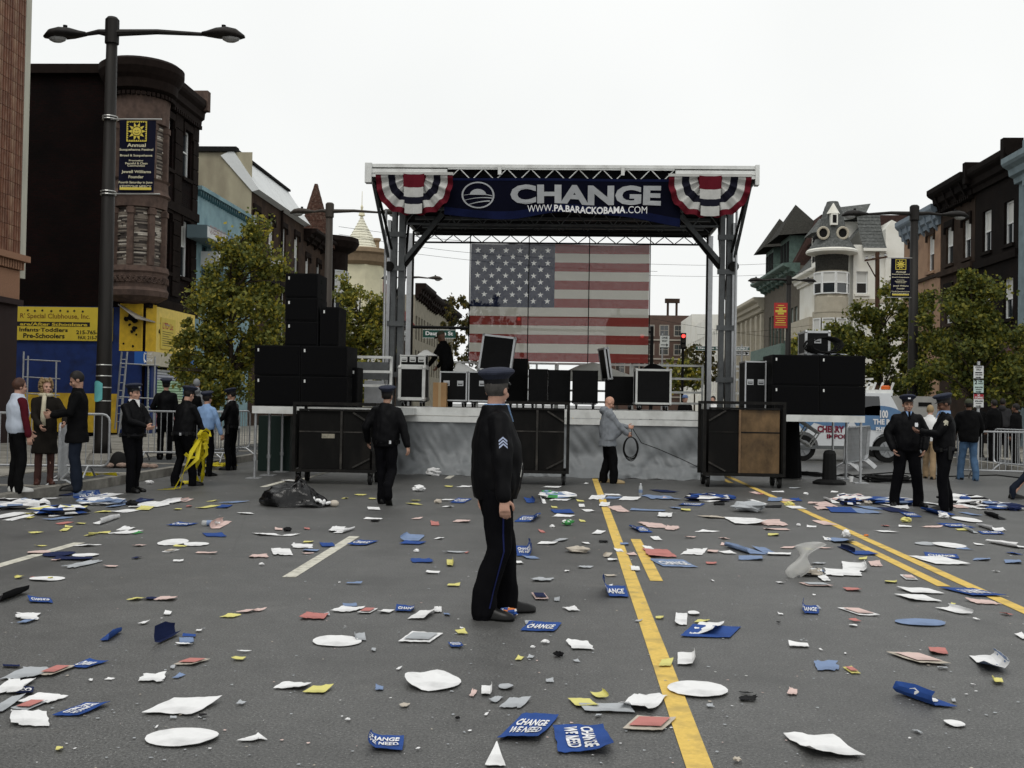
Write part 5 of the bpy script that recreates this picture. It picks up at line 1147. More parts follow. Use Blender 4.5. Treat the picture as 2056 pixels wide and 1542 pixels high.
def festival(label, X0, X1, Y, zt, zb, sgn, Xpole):
    w_ = X1 - X0; h = zt - zb; t = thing('festival_banner', label, 'banner', ((X0 + X1) / 2, Y, zb), 'festival banners on lamps')
    MB().grid(lambda u, v: V((X0 + w_ * u, Y + .02 * math.sin(u * 5 + v * 3), zb + h * v)), 8, 12, thick=(0, .008, 0)).build('banner_cloth', M_NAVYB, t)
    for z in (zt + .02, zb - .02): MB().cyl((Xpole, Y + .01, z), (X1 + .12 if sgn > 0 else X0 - .12, Y + .01, z), .014, n=6).build('rod', M_BAND, t)
    q = MB(); yy = Y - .03
    def tx(s_, a, b, c, d, m=0, bo=.02): letters(q, s_, (X0 + w_ * a, yy, zb + h * (1 - d)), (1, 0, 0), UP, w_ * (b - a), h * (d - c), (0, 0, 0), bo, m)
    for s_, a, b, c, d in (('Annual', .24, .76, .325, .375), ('Susquehanna Festival', .03, .97, .395, .435), ('Broad & Susquehanna', .05, .95, .475, .515), ('Promoting', .3, .7, .55, .58), ('Peaceful & Clean', .2, .82, .585, .615), ('Communities', .26, .75, .62, .645), ('Jewell Williams', .1, .92, .695, .745), ('Founder', .3, .72, .765, .805), ('Fourth Saturday in June', .03, .97, .845, .885)): tx(s_, a, b, c, d)
    q.bb(X0 + w_ * .06, X1 - w_ * .06, yy - .001, yy + .001, zb + h * .035, zb + h * .07, m=1); tx('KEYSTONE MERCY', .06, .94, .9, .945, 0, .01)
    cx, cz = (X0 + X1) / 2, zb + h * .84; R_ = w_ * .27
    for k in range(4):                                   # square border and the rayed sun disc
        a_ = k * PI / 2; u_ = V((math.cos(a_), 0, math.sin(a_))); v_ = V((-math.sin(a_), 0, math.cos(a_))); c_ = V((cx, yy, cz))
        for j in range(9): q.add([c_ + u_ * R_ + v_ * R_ * (j - 4.5) / 4.5, c_ + u_ * R_ + v_ * R_ * (j - 3.7) / 4.5, c_ + u_ * R_ * .88 + v_ * R_ * (j - 3.9) / 4.5, c_ + u_ * R_ * .88 + v_ * R_ * (j - 4.3) / 4.5], [(0, 1, 2, 3)], 1)
        q.bar(c_ + u_ * R_ * 1.02 - v_ * R_ * 1.02, c_ + u_ * R_ * 1.02 + v_ * R_ * 1.02, .008, m=1)
    n_ = 10
    for k in range(n_):
        a_ = 2 * PI * k / n_; c_ = V((cx, yy, cz)); u_ = V((math.cos(a_), 0, math.sin(a_))); v_ = V((-math.sin(a_), 0, math.cos(a_)))
        q.add([c_ + u_ * R_ * .5 - v_ * R_ * .16, c_ + u_ * R_ * .5 + v_ * R_ * .16, c_ + u_ * R_ * .95], [(0, 1, 2)], 1)
    q.add([V((cx + R_ * .46 * math.cos(2 * PI * k / 20), yy, cz + R_ * .42 * math.sin(2 * PI * k / 20))) for k in range(20)], [tuple(range(20))], 1)
    for dx in (-.14, .12): q.add([V((cx + R_ * (dx + .07 * math.cos(2 * PI * k / 8)), yy - .003, cz + R_ * (.08 + .04 * math.sin(2 * PI * k / 8)))) for k in range(8)], [tuple(range(8))], 2)
    q.tube([V((cx + R_ * .25 * math.cos(t), yy - .002, cz - R_ * .02 + R_ * .2 * math.sin(t))) for t in np.linspace(PI * 1.15, PI * 1.85, 7)], .006, 4, m=2)
    q.build('print', [M_CREAMT, M_GOLD, M_PRINTK], t)
festival('navy festival banner with yellow sun hanging from the near left lamp', at(239, 300, Yp - .1).x, at(311, 300, Yp - .1).x, Yp - .1, zat(275, 241, Yp - .1), zat(275, 387, Yp - .1), 1, Xp)
festival('navy festival banner with yellow sun on the right lamp pole', at(1789, 550, 35.9).x, at(1827, 550, 35.9).x, 35.9, zat(1808, 519, 35.9), zat(1808, 596, 35.9), -1, at(1835, 550, 35.9).x)
xa, xb = at(1554, 630, 57.8).x, at(1581, 630, 57.8).x; zt, zb = zat(1567, 608, 57.8), zat(1567, 659, 57.8)
t = thing('red_banner', 'red street banner with yellow print hanging from second right lamp', 'banner', ((xa + xb) / 2, 57.8, zb))
MB().bb(xa, xb, 57.78, 57.8, zb, zt).build('banner_cloth', mat('banner_red', (.42, .035, .035), .6), t); q = MB()
for k, (w_, h_) in enumerate(((.5, .04), (.8, .04), (.3, .1), (.9, .12), (.5, .1), (.9, .03), (.8, .03), (.6, .04), (.85, .05), (.9, .03))): q.bb((xa + xb) / 2 - (xb - xa) * w_ / 2.2, (xa + xb) / 2 + (xb - xa) * w_ / 2.2, 57.77, 57.779, zt - (zt - zb) * (.12 + k * .085), zt - (zt - zb) * (.12 + k * .085) + h_)
letters(q, '&', ((xa + xb) / 2 - .06, 57.77, zt - (zt - zb) * .42), (1, 0, 0), UP, .12, .16, (0, -.006, 0), .03)
q.build('print', M_GOLD, t)

# ------------------------------------------------------------------ utility pole, wires, traffic lights, street signs
M_WOOD = mat('weathered_wood', (.07, .04, .028), .9, var=.3, vs=5, streak=6)
Yu = 62; p = at(1763, 700, Yu); X = p.x; zt = zat(1759, 506, Yu)
t = thing('utility_pole', 'wooden utility pole with slanted crossarm before the white house', 'utility pole', (X, Yu, SIDE))
MB().cyl((X, Yu, SIDE), (X - .1, Yu, zt), .16, .12, 10).build('pole', M_WOOD, t); MB().bar((X - .9, Yu - .4, zt - .55), (X + .5, Yu + .2, zt - .25), .1).build('crossarm', M_WOOD, t); MB().bar((X - .75, Yu - .3, zt - .62), (X - .1, Yu, zt - 1.6), .05).build('brace', M_WOOD, t)
for k in range(4): MB().lathe([(.05, 0), (.08, .06), (.05, .12), (.07, .18)], 6, (X - .8 + .4 * k, Yu - .36 + .17 * k, zt - .5 + .09 * k)).build('insulator', M_GALV, t)
wires = [((680, 455), (1200, 495)), ((680, 470), (1140, 520)), ((760, 500), (1320, 545)), ((1300, 530), (1700, 516)), ((1300, 553), (1700, 538)), ((1310, 640), (1720, 690)), ((1400, 672), (1740, 634))]
for i, ((xa, ya), (xb, yb)) in enumerate(wires):
    Y = 55 + 3 * i; a, b = at(xa, ya, Y), at(xb, yb, Y)
    MB().tube([a.lerp(b, k / 12) - UP * .25 * math.sin(PI * k / 12) for k in range(13)], .012, 4).build('overhead_wire', M_RUB, None, ['thin overhead wire running above the spire roof', 'thin overhead wire just below the topmost one', 'lower overhead wire passing behind the flag', 'overhead wire right of flag, upper of two', 'overhead wire right of flag, lower of two', 'overhead wire crossing the beige stone building low down', 'overhead wire rising past the red street banner'][i], 'wire', 'overhead wires')
M_SIGB = mat('signal_black', (.006, .006, .006), .7, spec=.1); M_RED = mat('signal_red_lit', (1, .06, .05), .4, emit=2.6); M_OFF = mat('signal_lens_off', (.03, .02, .012), .3)
def signal(label, px, py, Y, mast=None, s_=1.0):
    c = at(px, py, Y); t = thing('traffic_light', label, 'traffic light', (c.x, Y, c.z - .8), 'red traffic lights')
    MB().box(c - UP * .32 * s_, (.34 * s_, .2, 1.06 * s_)).build('housing', M_SIGB, t)
    for k in range(3):
        cc_ = c - UP * .32 * k * s_; MB().cyl(cc_ + V((0, -.1, 0)), cc_ + V((0, -.13, 0)), .12 * s_, n=14).build('red_lens' if k == 0 else 'lens', M_RED if k == 0 else M_OFF, t)
        MB().lathe([(.135 * s_, 0), (.135 * s_, .16)], 12, (0, 0, 0), 0, PI).v
        q = MB(); q.add([cc_ + V((.135 * s_ * math.cos(a_), y_, .135 * s_ * math.sin(a_))) for y_ in (-.1, -.28) for a_ in np.linspace(0, PI, 9)], [(i, i + 1, 9 + i + 1, 9 + i) for i in range(8)]); q.build('visor', M_SIGB, t)
    if mast == 'pole': MB().cyl((c.x, Y + .15, 0), (c.x, Y + .15, c.z + .2), .08, n=10).build('pole', M_SIGB, t)
    if mast == 'arm':
        MB().cyl((c.x, Y + .12, c.z + .2), (c.x + 6.5, Y + .12, c.z + .2), .06, n=8).build('mast_arm', M_LAMP2, t); MB().cyl((c.x + 6.5, Y + .12, 0), (c.x + 6.5, Y + .12, c.z + .8), .1, n=8).build('pole', M_LAMP2, t)
    return t
signal('red traffic light on dark pole right of the flag', 1372, 675, 64, 'pole', .9)
signal('red traffic light glowing through the flag at left', 1042, 641, 70, 'arm'); signal('red traffic light glowing through the flag lower right edge', 1289, 675, 66, 'pole')
M_GREEN = mat('sign_green', (.012, .06, .045), .5); M_WPR = mat('white_print', (.7, .7, .7), .6)
def plate(name, label, cat, pxa, pxb, pya, pyb, Y, m, txt, tm=None, post=None, bold=.03, extra=None, pad=(.08, .2)):
    a, b = at(pxa, pyb, Y), at(pxb, pya, Y); zb, zt = at((pxa + pxb) / 2, pyb, Y).z, at((pxa + pxb) / 2, pya, Y).z; w_, h = b.x - a.x, zt - zb
    t = thing(name, label, cat, ((a.x + b.x) / 2, Y, zb))
    MB().bb(a.x, b.x, Y, Y + .02, zb, zt).build('plate', m, t); q = MB()
    rows = txt if isinstance(txt, list) else [(txt, pad[0], 1 - pad[0], pad[1], 1 - pad[1])]
    for s_, u0, u1, v0, v1 in rows:
        if s_ == '>': q.add([(a.x + w_ * u0, Y - .004, zb + h * ((v0 + v1) / 2 + .03)), (a.x + w_ * u0, Y - .004, zb + h * ((v0 + v1) / 2 - .03)), (a.x + w_ * (u1 - .2), Y - .004, zb + h * ((v0 + v1) / 2 - .03)), (a.x + w_ * (u1 - .2), Y - .004, zb + h * ((v0 + v1) / 2 + .03)), (a.x + w_ * (u1 - .22), Y - .004, zb + h * v0), (a.x + w_ * u1, Y - .004, zb + h * (v0 + v1) / 2), (a.x + w_ * (u1 - .22), Y - .004, zb + h * v1)], [(0, 1, 2, 3), (4, 5, 6)])
        elif s_ == '-': q.bb(a.x + w_ * u0, a.x + w_ * u1, Y - .005, Y - .001, zb + h * v0, zb + h * v1)
        else: letters(q, s_, (a.x + w_ * u0, Y, zb + h * v0), (1, 0, 0), UP, w_ * (u1 - u0), h * (v1 - v0), (0, -.004, 0), bold)
    q.build('lettering', tm or M_WPR, t)
    q = MB(); e = .02
    for z in (zb - .0, zt - e): q.bb(a.x, b.x, Y - .003, Y - .001, z, z + e)
    q.build('border', tm or M_WPR, t)
    if post: MB().cyl((post, Y + .06, .0), (post, Y + .06, zt + .1), .04, n=8).build('post', M_GALV, t)
    return t
plate('street_sign', 'wide green street sign Dauphin St behind the stage worker', 'sign', 849, 915, 662, 679, 60, M_GREEN, 'Dauphin St')
Xm = at(940, 655, 60).x; mast = thing('mast_arm', 'long dark signal mast arm crossing behind the stage', 'mast arm', (Xm, 60.3, 0)); MB().cyl((at(795, 653, 60).x, 60.3, zat(800, 655, 60)), (at(1310, 653, 60).x, 60.3, zat(1300, 655, 60) - .3), .09, .06, 8).build('arm', M_SIGB, mast); MB().cyl((at(1310, 653, 60).x, 60.3, 0), (at(1310, 653, 60).x, 60.3, zat(1300, 655, 60)), .1, n=8).build('pole', M_SIGB, mast)
plate('street_sign', 'green street sign seen between right tower and flag', 'sign', 1397, 1449, 695, 704, 60, M_GREEN, 'Dauphin St')
plate('street_sign', 'green street sign above the one way plate right of the tower', 'sign', 1476, 1505, 696, 704, 48, M_GREEN, 'DAUPHIN ST', post=at(1490, 700, 48).x)
plate('one_way_sign', 'black and white one way plate with arrow right of the tower', 'sign', 1476, 1504, 705, 714, 48.1, M_WPR, [('ONE WAY', .08, .62, .25, .75), ('>', .62, .97, .1, .9)], M_PRINTK)
plate('street_sign', 'small green street sign left of the stage tower', 'sign', 790, 819, 664, 673, 44, M_GREEN, 'DAUPHIN', post=at(805, 700, 44).x); plate('one_way_sign', 'white one way plate under the left green street sign', 'sign', 790, 818, 675, 684, 44.1, M_WPR, 'ONE WAY', M_PRINTK)
plate('one_way_sign', 'upright white one way sign with right arrow beside the flag', 'sign', 1325, 1344, 673, 698, 55, mat('sign_pale', (.5, .52, .5), .5), [('ONE', .18, .82, .7, .88), ('WAY', .18, .82, .45, .63), ('>', .12, .9, .08, .36)], M_PRINTK, post=at(1330, 700, 55).x)
Yk = 29.0; px_ = at(1966, 780, Yk).x
t = plate('parking_sign', 'white loading only parking sign, topmost on the right pole', 'sign', 1955, 1975, 733, 761, Yk, mat('sign_white2', (.6, .61, .6), .5), [('LOADING', .15, .85, .78, .92), ('ONLY', .25, .75, .6, .74), ('-', .15, .85, .42, .5), ('7AM-6PM', .12, .88, .25, .36), ('>', .2, .8, .06, .18)], M_PRINTK, post=px_)
t = plate('parking_sign', 'pale green two hour parking sign, middle of the right pole', 'sign', 1955, 1975, 762, 790, Yk, mat('sign_palegreen', (.45, .56, .53), .5), [('2', .06, .36, .66, .94), ('HR', .48, .9, .8, .92), ('PARKING', .45, .95, .66, .76), ('9AM-6PM', .1, .9, .38, .5), ('-', .2, .8, .25, .3), ('>', .2, .8, .06, .18)], M_PRINTK)
t = plate('parking_sign', 'red and white no stopping sign, lowest on the right pole', 'sign', 1955, 1975, 791, 819, Yk, mat('sign_white2', (.6, .61, .6), .5), [('4PM-6PM', .1, .9, .42, .54), ('-', .2, .8, .3, .34), ('>', .2, .8, .06, .2)], M_PRINTK)
zb = zat(1965, 801, Yk); zt = zat(1965, 791.5, Yk); a = at(1955.5, 800, Yk).x; b = at(1974.5, 800, Yk).x; rp_ = MB().bb(a, b, Yk - .006, Yk - .001, zb, zt).build('red_header', mat('sign_red', (.3, .02, .03), .5), t); q = MB(); letters(q, 'NO', (a + .09, Yk - .01, zb + .07), (1, 0, 0), UP, b - a - .18, .05, (0, 0, 0), .03); letters(q, 'STOPPING', (a + .02, Yk - .01, zb + .01), (1, 0, 0), UP, b - a - .04, .05, (0, 0, 0), .03); q.build('lettering', M_WPR, rp_)

# ------------------------------------------------------------------ crowd barriers
BARW, BARH = 2.3, 1.08
def make_barrier():
    t = thing('crowd_barrier', 'x', 'barrier', (0, 0, 0), 'steel crowd barriers'); W_ = BARW / 2; z0, z1 = .2, BARH; r_ = .12
    arc = lambda cx, cz, a0, a1: [V((cx + r_ * math.cos(a), 0, cz + r_ * math.sin(a))) for a in np.linspace(a0, a1, 4)]
    pts = arc(W_ - r_, z1 - r_, 0, PI / 2) + arc(-W_ + r_, z1 - r_, PI / 2, PI) + arc(-W_ + r_, z0 + r_, PI, 1.5 * PI) + arc(W_ - r_, z0 + r_, 1.5 * PI, 2 * PI); pts.append(pts[0])
    MB().tube(pts, .021, 6, caps=False).build('frame', M_GALV, t)
    bar_ = MB().cyl((0, 0, z0), (0, 0, z1), .009, n=5).mesh('bar'); bar_.materials.append(M_GALV)
    for k in range(17): place('bar', bar_, t, loc=(-W_ + BARW * (k + 1) / 18, 0, 0))
    for x in (-W_ * .72, W_ * .72): MB().tube([V((x, -.33, .012)), V((x, -.22, .1)), V((x, -.08, .19)), V((x, .08, .19)), V((x, .22, .1)), V((x, .33, .012))], .019, 6).build('foot', M_GALV, t)
    return t
b0 = make_barrier(); first = [True]
def barrier(label, x, y, rot, z=0, lean=0):
    t = b0 if first[0] else copytree(b0); first[0] = False
    t.location = (x, y, z); t.rotation_euler = (rad(lean), 0, rad(rot)); t['label'] = label; return t
p = at(5, 940, 15.6); barrier('steel barrier at the left edge behind the woman in the vest', -8.9, 17.6, 8, SIDE)
p = gnd(140, 985, 0); barrier('steel barrier turned end on between curly haired woman and dark coat man', at(118, 900, 16.9).x, 17.1, -68, .02)
barrier('steel barrier behind the officers gathering tape', at(350, 900, 22).x, 22.6, 6, SIDE); barrier('steel barrier right of the tape gatherers near the kerb', at(452, 900, 24.5).x, 24.6, 80, SIDE)
for k in range(5): barrier(['nearest of the stacked steel barriers beside the van', 'second of the stacked steel barriers beside the van', 'third of the stacked steel barriers beside the van', 'fourth of the stacked steel barriers beside the van', 'farthest of the stacked steel barriers beside the van'][k], at(1728, 900, 27).x + .1 * k, 27.6 + .3 * k, 62, 0, 4)
barrier('steel barrier standing on the road at the right edge', at(2035, 920, 24.5).x, 24.6, -8); barrier('steel barrier behind the right edge one by the kerb', at(2062, 905, 27.5).x, 27.5, -70)

# ------------------------------------------------------------------ scaffold frames and chain link behind the left pavement
def scaffold(label, pxs, Y, z1, rungs):
    t = thing('scaffold_frame', label, 'scaffold', (at(pxs[0], 800, Y).x, Y, SIDE), 'scaffold frames by the corner house')
    xs = [at(p_, 780, Y).x for p_ in pxs]
    for k, x in enumerate(xs): MB().cyl((x, Y, SIDE), (x + (.25 if k % 2 == 0 and len(xs) == 2 else 0), Y, z1 - .15 * k), .03, n=6).build('tube', M_GALV, t)
    for z in rungs: MB().cyl((xs[0], Y, z), (xs[-1] + .15, Y, z - .05), .022, n=6).build('rung', M_GALV, t)
scaffold('rusty scaffold frame against the blue wall at far left', (46, 55, 112), 37.5, zat(60, 706, 37.5), [zat(60, 722, 37.5), zat(60, 757, 37.5), zat(60, 790, 37.5)])
scaffold('leaning scaffold frame by the pay telephone sign', (240, 310), 36.5, zat(250, 706, 36.5), [zat(260, 730, 36.5), zat(260, 797, 36.5), zat(260, 815, 36.5)])
def ladder(a, b, w_, label):
    t = thing('ladder', label, 'ladder', a); a = V(a); b = V(b)
    for s_ in (-1, 1): MB().bar(a + V((s_ * w_, 0, 0)), b + V((s_ * w_, 0, 0)), .045).build('side_rail', M_GALV, t)
    for k in range(1, 10): c_ = a.lerp(b, k / 10); MB().cyl(c_ - V((w_, 0, 0)), c_ + V((w_, 0, 0)), .016, n=5).build('rung', M_GALV, t)
ladder(at(236, 862, 37), at(250, 706, 37), .1, 'steel ladder leaning against the blue corner wall')
# ------------------------------------------------------------------ trees
M_BARK = mat('bark', (.05, .04, .03), .95, var=.3, vs=8, bump=.5, bs=20, streak=4)
def leaf_mat(name, c):
    m = mat(name, c, .6, trans=.35, objvar=0); n = m.node_tree.nodes; L = m.node_tree.links; b = n['Principled BSDF']
    g = n.new('ShaderNodeNewGeometry'); rp = n.new('ShaderNodeValToRGB'); L.new(g.outputs['Random Per Island'], rp.inputs[0])
    cs = [(.35, .42, .3), (.75, .8, .7), (1.0, 1.0, 1.0), (1.5, 1.35, .9), (2.1, 1.6, .7)]
    while len(rp.color_ramp.elements) < 5: rp.color_ramp.elements.new(.5)
    for i, k in enumerate(cs): e = rp.color_ramp.elements[i]; e.position = i / 4.4; e.color = (c[0] * k[0], c[1] * k[1], c[2] * k[2], 1)
    L.new(rp.outputs[0], b.inputs['Base Color'])
    for q in n:
        if q.type == 'BSDF_TRANSLUCENT': L.new(rp.outputs[0], q.inputs[0])
    return m
M_LEAF = leaf_mat('autumn_leaf', (.175, .19, .052)); M_LEAF2 = leaf_mat('green_leaf', (.10, .118, .032)); M_LEAF3 = leaf_mat('far_leaf', (.075, .072, .03))
def tree(label, X, Y, blobs, n, size, m, trunk_r=.11, zb=SIDE, seed=1, name='street_tree'):
    """blobs: (x,z,rx,rz,weight) clumps of the crown, in metres"""
    rs = np.random.RandomState(seed); t = thing(name, label, 'tree', (X, Y, zb))
    zt = max(b_[1] for b_ in blobs); zl = min(b_[1] - b_[3] for b_ in blobs)
    tr = MB(); ax = [V((X + .05 * math.sin(k), Y, zb + (zt - zb) * k / 6)) for k in range(7)]; tr.tube(ax, [trunk_r * (1 - k / 7.5) for k in range(7)], 8); tr.build('trunk', M_BARK, t)
    br = MB(); tips = []
    for (bx, bz, rx, rz_, w_) in blobs:
        base = V((X, Y, max(zb + 1.8, min(bz - rz_ * .9, zt - .6))))
        for k in range(5):
            tip = V((X + bx + rs.uniform(-.8, .8) * rx, Y + rs.uniform(-.9, .9) * rx, bz + rs.uniform(-.6, .8) * rz_)); mid = base.lerp(tip, .5) + UP * .15
            br.tube([base, mid, tip], [.04, .025, .008], 5); tips.append(tip)
    br.build('branches', M_BARK, t)
    W = np.array([b_[4] for b_ in blobs], float); W /= W.sum(); cent = []
    for (bx, bz, rx, rz_, w_), wt in zip(blobs, W):        # twig-sized clumps through each blob's volume
        k = max(6, int(150 * wt))
        while k > 0:
            p = rs.uniform(-1, 1, 3); r_ = np.linalg.norm(p)
            if r_ > 1 or rs.rand() > (.3 + .7 * r_): continue
            cent.append((X + bx + p[0] * rx * 1.06, Y + p[1] * rx * .9, bz + p[2] * rz_ * 1.06, rs.uniform(.08, .30))); k -= 1
    cent = np.array(cent); pick = rs.randint(0, len(cent), n); c = cent[pick, :3] + rs.normal(size=(n, 3)) * cent[pick, 3][:, None] * .62
    # each leaf: a small folded four-point blade
    d = rs.normal(size=(n, 3)); d /= np.linalg.norm(d, axis=1)[:, None]; e = np.cross(d, rs.normal(size=(n, 3))); e /= np.linalg.norm(e, axis=1)[:, None]
    s = size * rs.uniform(.6, 1.3, n)[:, None]; f = np.cross(d, e)
    vs = np.stack([c - d * s * .5, c + e * s * .36 + f * s * .1, c + d * s * .5, c - e * s * .36 + f * s * .1], 1).reshape(-1, 3)
    me = bpy.data.meshes.new('crown'); me.vertices.add(4 * n); me.vertices.foreach_set('co', vs.ravel()); me.loops.add(4 * n); me.loops.foreach_set('vertex_index', np.arange(4 * n)); me.polygons.add(n); me.polygons.foreach_set('loop_start', np.arange(0, 4 * n, 4)); me.polygons.foreach_set('loop_total', np.full(n, 4)); me.update(); me.validate()
    me.materials.append(m); place('crown', me, t); return t
def treepx(label, px, Y, blobs_px, n, size, m, **k):
    X = at(px, 700, Y).x; B = []
    for (bx, by, rx, ry, w_) in blobs_px: p = at(bx, by, Y); B.append((p.x - X, p.z, rx * Y / F, ry * Y / F, w_))
    return tree(label, X, Y, B, n, size, m, **k)
treepx('large yellow green street tree left of the speaker stack', 463, 29, [(480, 520, 55, 50, 1.2), (535, 545, 40, 50, .8), (440, 580, 60, 50, 1.2), (500, 610, 70, 60, 1.5), (410, 650, 60, 50, 1.2), (395, 720, 50, 60, 1.3), (470, 700, 70, 70, 1.8), (545, 690, 50, 70, 1.1), (440, 775, 75, 40, 1.4), (520, 480, 30, 28, .3), (365, 700, 28, 50, .4)], 26000, .12, M_LEAF, seed=3)
treepx('slender yellow green street tree right of the speaker tower', 722, 45, [(725, 640, 50, 55, 1), (690, 600, 22, 40, .4), (755, 660, 35, 60, 1), (700, 690, 50, 60, 1), (740, 730, 60, 60, 1), (700, 770, 60, 40, .8), (775, 640, 20, 50, .3)], 13000, .16, M_LEAF, seed=5)
treepx('green street tree left of the right lamp pole', 1770, 43, [(1790, 620, 50, 45, 1), (1740, 670, 55, 55, 1.2), (1800, 690, 60, 60, 1.4), (1850, 640, 40, 60, .9), (1730, 730, 60, 40, 1), (1810, 750, 70, 40, 1.2), (1870, 720, 50, 60, 1), (1690, 690, 30, 40, .4), (1690, 740, 30, 36, .4)], 18000, .155, M_LEAF2, seed=7)
treepx('tall dark green street tree at the right before the black house', 1955, 35, [(1940, 585, 40, 45, .9), (1975, 630, 60, 60, 1.4), (1910, 660, 55, 60, 1.2), (1950, 710, 80, 60, 1.8), (2010, 690, 60, 60, 1.2), (1900, 760, 70, 50, 1.2), (1985, 770, 80, 45, 1.3), (2045, 740, 50, 60, .9), (1945, 560, 22, 20, .25)], 22000, .135, M_LEAF2, seed=9)
treepx('bare-topped dark tree by the right edge beyond the barriers', 2075, 40, [(2060, 730, 45, 60, 1), (2085, 690, 40, 50, .8), (2040, 790, 40, 30, .6)], 4500, .17, M_LEAF3, seed=12)
treepx('small green tree between red banner and right speaker stack', 1645, 66, [(1640, 690, 45, 26, 1), (1610, 705, 35, 22, .7), (1680, 690, 26, 30, .5)], 3500, .26, M_LEAF, seed=15)
treepx('dark tree behind the flag left edge', 985, 95, [(925, 640, 35, 45, 1), (985, 640, 60, 42, 1.3), (940, 700, 60, 60, 1.2), (1010, 700, 60, 60, 1.2)], 7000, .3, M_LEAF3, zb=0, seed=18)
treepx('pale roadside tree seen through the right rails', 1372, 105, [(1360, 745, 30, 25, 1), (1390, 760, 26, 20, .6), (1345, 770, 30, 20, .6)], 2500, .35, M_LEAF, zb=0, seed=20)
treepx('low roadside tree right of the stage tower', 1395, 120, [(1400, 715, 36, 24, 1), (1425, 740, 30, 26, .8)], 2000, .35, M_LEAF3, zb=0, seed=22)
# neon lettering sign frame among the leaves
q = MB(); Yn = 80; q.tube([at(x_, y_, Yn) for x_, y_ in ((665, 610), (700, 612), (745, 609))], .03, 4); pts = [(682, 632), (690, 605), (694, 580), (700, 612), (704, 632), (698, 622), (688, 622)]; q.tube([at(a, b, Yn) for a, b in pts], .04, 5); q.tube([at(a, b, Yn) for a, b in ((708, 608), (706, 634), (722, 634))], .04, 5); q.tube([at(a, b, Yn) for a, b in ((728, 622), (735, 632), (744, 628), (748, 620))], .04, 5)
q.build('neon_sign', mat('neon_tube_unlit', (.7, .68, .55), .5), None, 'pale unlit neon sign tubing before the cream house', 'sign')

# ------------------------------------------------------------------ vehicles
M_VANW = mat('white_van_paint', (.62, .64, .66), .3, spec=.5, var=.05); M_VBLUE = mat('van_blue_graphic', (.10, .19, .33), .35, var=.15); M_VGL = mat('van_glass', (.01, .012, .015), .08, spec=.9); M_VRED = mat('van_maroon_print', (.16, .01, .03), .4)
def wheel(parent, x, y, z, r, side):
    q = MB().cyl((x, y - .11, z), (x, y + .11, z), r, n=24); tyre = q.build('wheel', M_RUB, parent); q = MB(); yy = y - .115
    q.cyl((x, yy, z), (x, yy + .02, z), r * .62, n=20); 
    rim = q.build('rim', mat('rim_grey', (.3, .31, .32), .35, .6), tyre)
    for k in range(6):
        a_ = k * PI / 3; MB().bar((x + r * .12 * math.cos(a_), yy - .012, z + r * .12 * math.sin(a_)), (x + r * .58 * math.cos(a_), yy - .012, z + r * .58 * math.sin(a_)), .05, .03, up=(0, 1, 0)).build('spoke', mat('rim_grey', (.3, .31, .32), .35, .6), rim)
Yv = 31.5; vx = lambda px: at(px, 860, Yv).x; vz = lambda py: zat(1690, py, Yv)
van = thing('wrapped_van', 'white sport utility van with blue and maroon advertising wrap behind barriers', 'van', (vx(1690), Yv, 0))
x0, x1 = vx(1570), vx(1800)
wr_, wx1, wx2 = .38, vx(1612), vx(1790)
def arch(cx, z0, r, n=9): return [(cx + r * math.cos(a_), z0 + r * math.sin(a_)) for a_ in np.linspace(0, PI, n)][::-1]
low = [(x0, .45)] + arch(wx1, .4, .46) + arch(wx2 - .1, .4, .46) + [(x1 + .3, .45)]
out = low + [(x1 + .35, 1.0), (x1 + .2, 1.25), (x1 - .2, 2.0), (x0 + .9, 2.05), (x0 + .1, 1.35), (x0 - .05, 1.0)]
MB().prism([V((a, Yv, b)) for a, b in out], (0, 1.9, 0)).build('body', M_VANW, van)
for a, b in ((x0 + 1.0, x0 + 1.9), (x0 + 2.0, x1 - .45)): MB().prism([V((a, Yv - .012, 1.36)), V((b, Yv - .012, 1.36)), V((b - .05, Yv - .012, 1.92)), V((a + .05, Yv - .012, 1.92))], (0, .01, 0)).build('side_window', M_VGL, van)
MB().bb(x0 - .1, x0 + .02, Yv + .02, Yv + 1.88, .42, .75).build('bumper', M_STEEL, van); MB().bb(x0 + .3, x1, Yv - .05, Yv - .002, .36, .46).build('running_board', M_STEEL, van)
for cx in (wx1, wx2 - .1): wheel(van, cx, Yv + .13, .38, .38, -1)
q = MB(); pts = []
for k in range(13): pts.append(V((x0 + .1 + (x1 - x0) * k / 12, Yv - .006, 1.02 + .12 * math.sin(k * 2.1) + (.1 if k % 2 else -.08))))
for k in range(12): q.add([pts[k], pts[k + 1], pts[k + 1] + UP * .25, pts[k] + UP * .3], [(0, 1, 2, 3)])
q.build('wrap_blue', M_VBLUE, van)
q = MB(); letters(q, 'CHERRY HILL', (vx(1641), Yv, vz(869)), (1, 0, 0), UP, vx(1725) - vx(1641), .2, (0, -.014, 0), .05); letters(q, 'IMPORTS', (vx(1660), Yv, vz(881)), (1, 0, 0), UP, vx(1718) - vx(1660), .13, (0, -.014, 0), .05); q.build('lettering', M_VRED, van)
q = MB().prism([V((vx(1764) + .75 * math.cos(a_), Yv - .012, vz(838) + .36 * math.sin(a_))) for a_ in np.linspace(0, 2 * PI, 29)[:-1]], (0, .01, 0)); q.build('wrap_disc', M_VBLUE, van)
q = MB()
for s_, a, b, c, d in (('100', 1766, 1782, 822, 838), ('THE B', 1752, 1786, 840, 851), ('PHILLY', 1758, 1792, 856, 866)): letters(q, s_, (vx(a), Yv, vz(d)), (1, 0, 0), UP, vx(b) - vx(a), vz(c) - vz(d), (0, -.035, 0), .04)
q.build('lettering', M_WPR, van)
Yt = 35; tx = lambda px: at(px, 800, Yt).x; tz = lambda py: zat(1800, py, Yt)
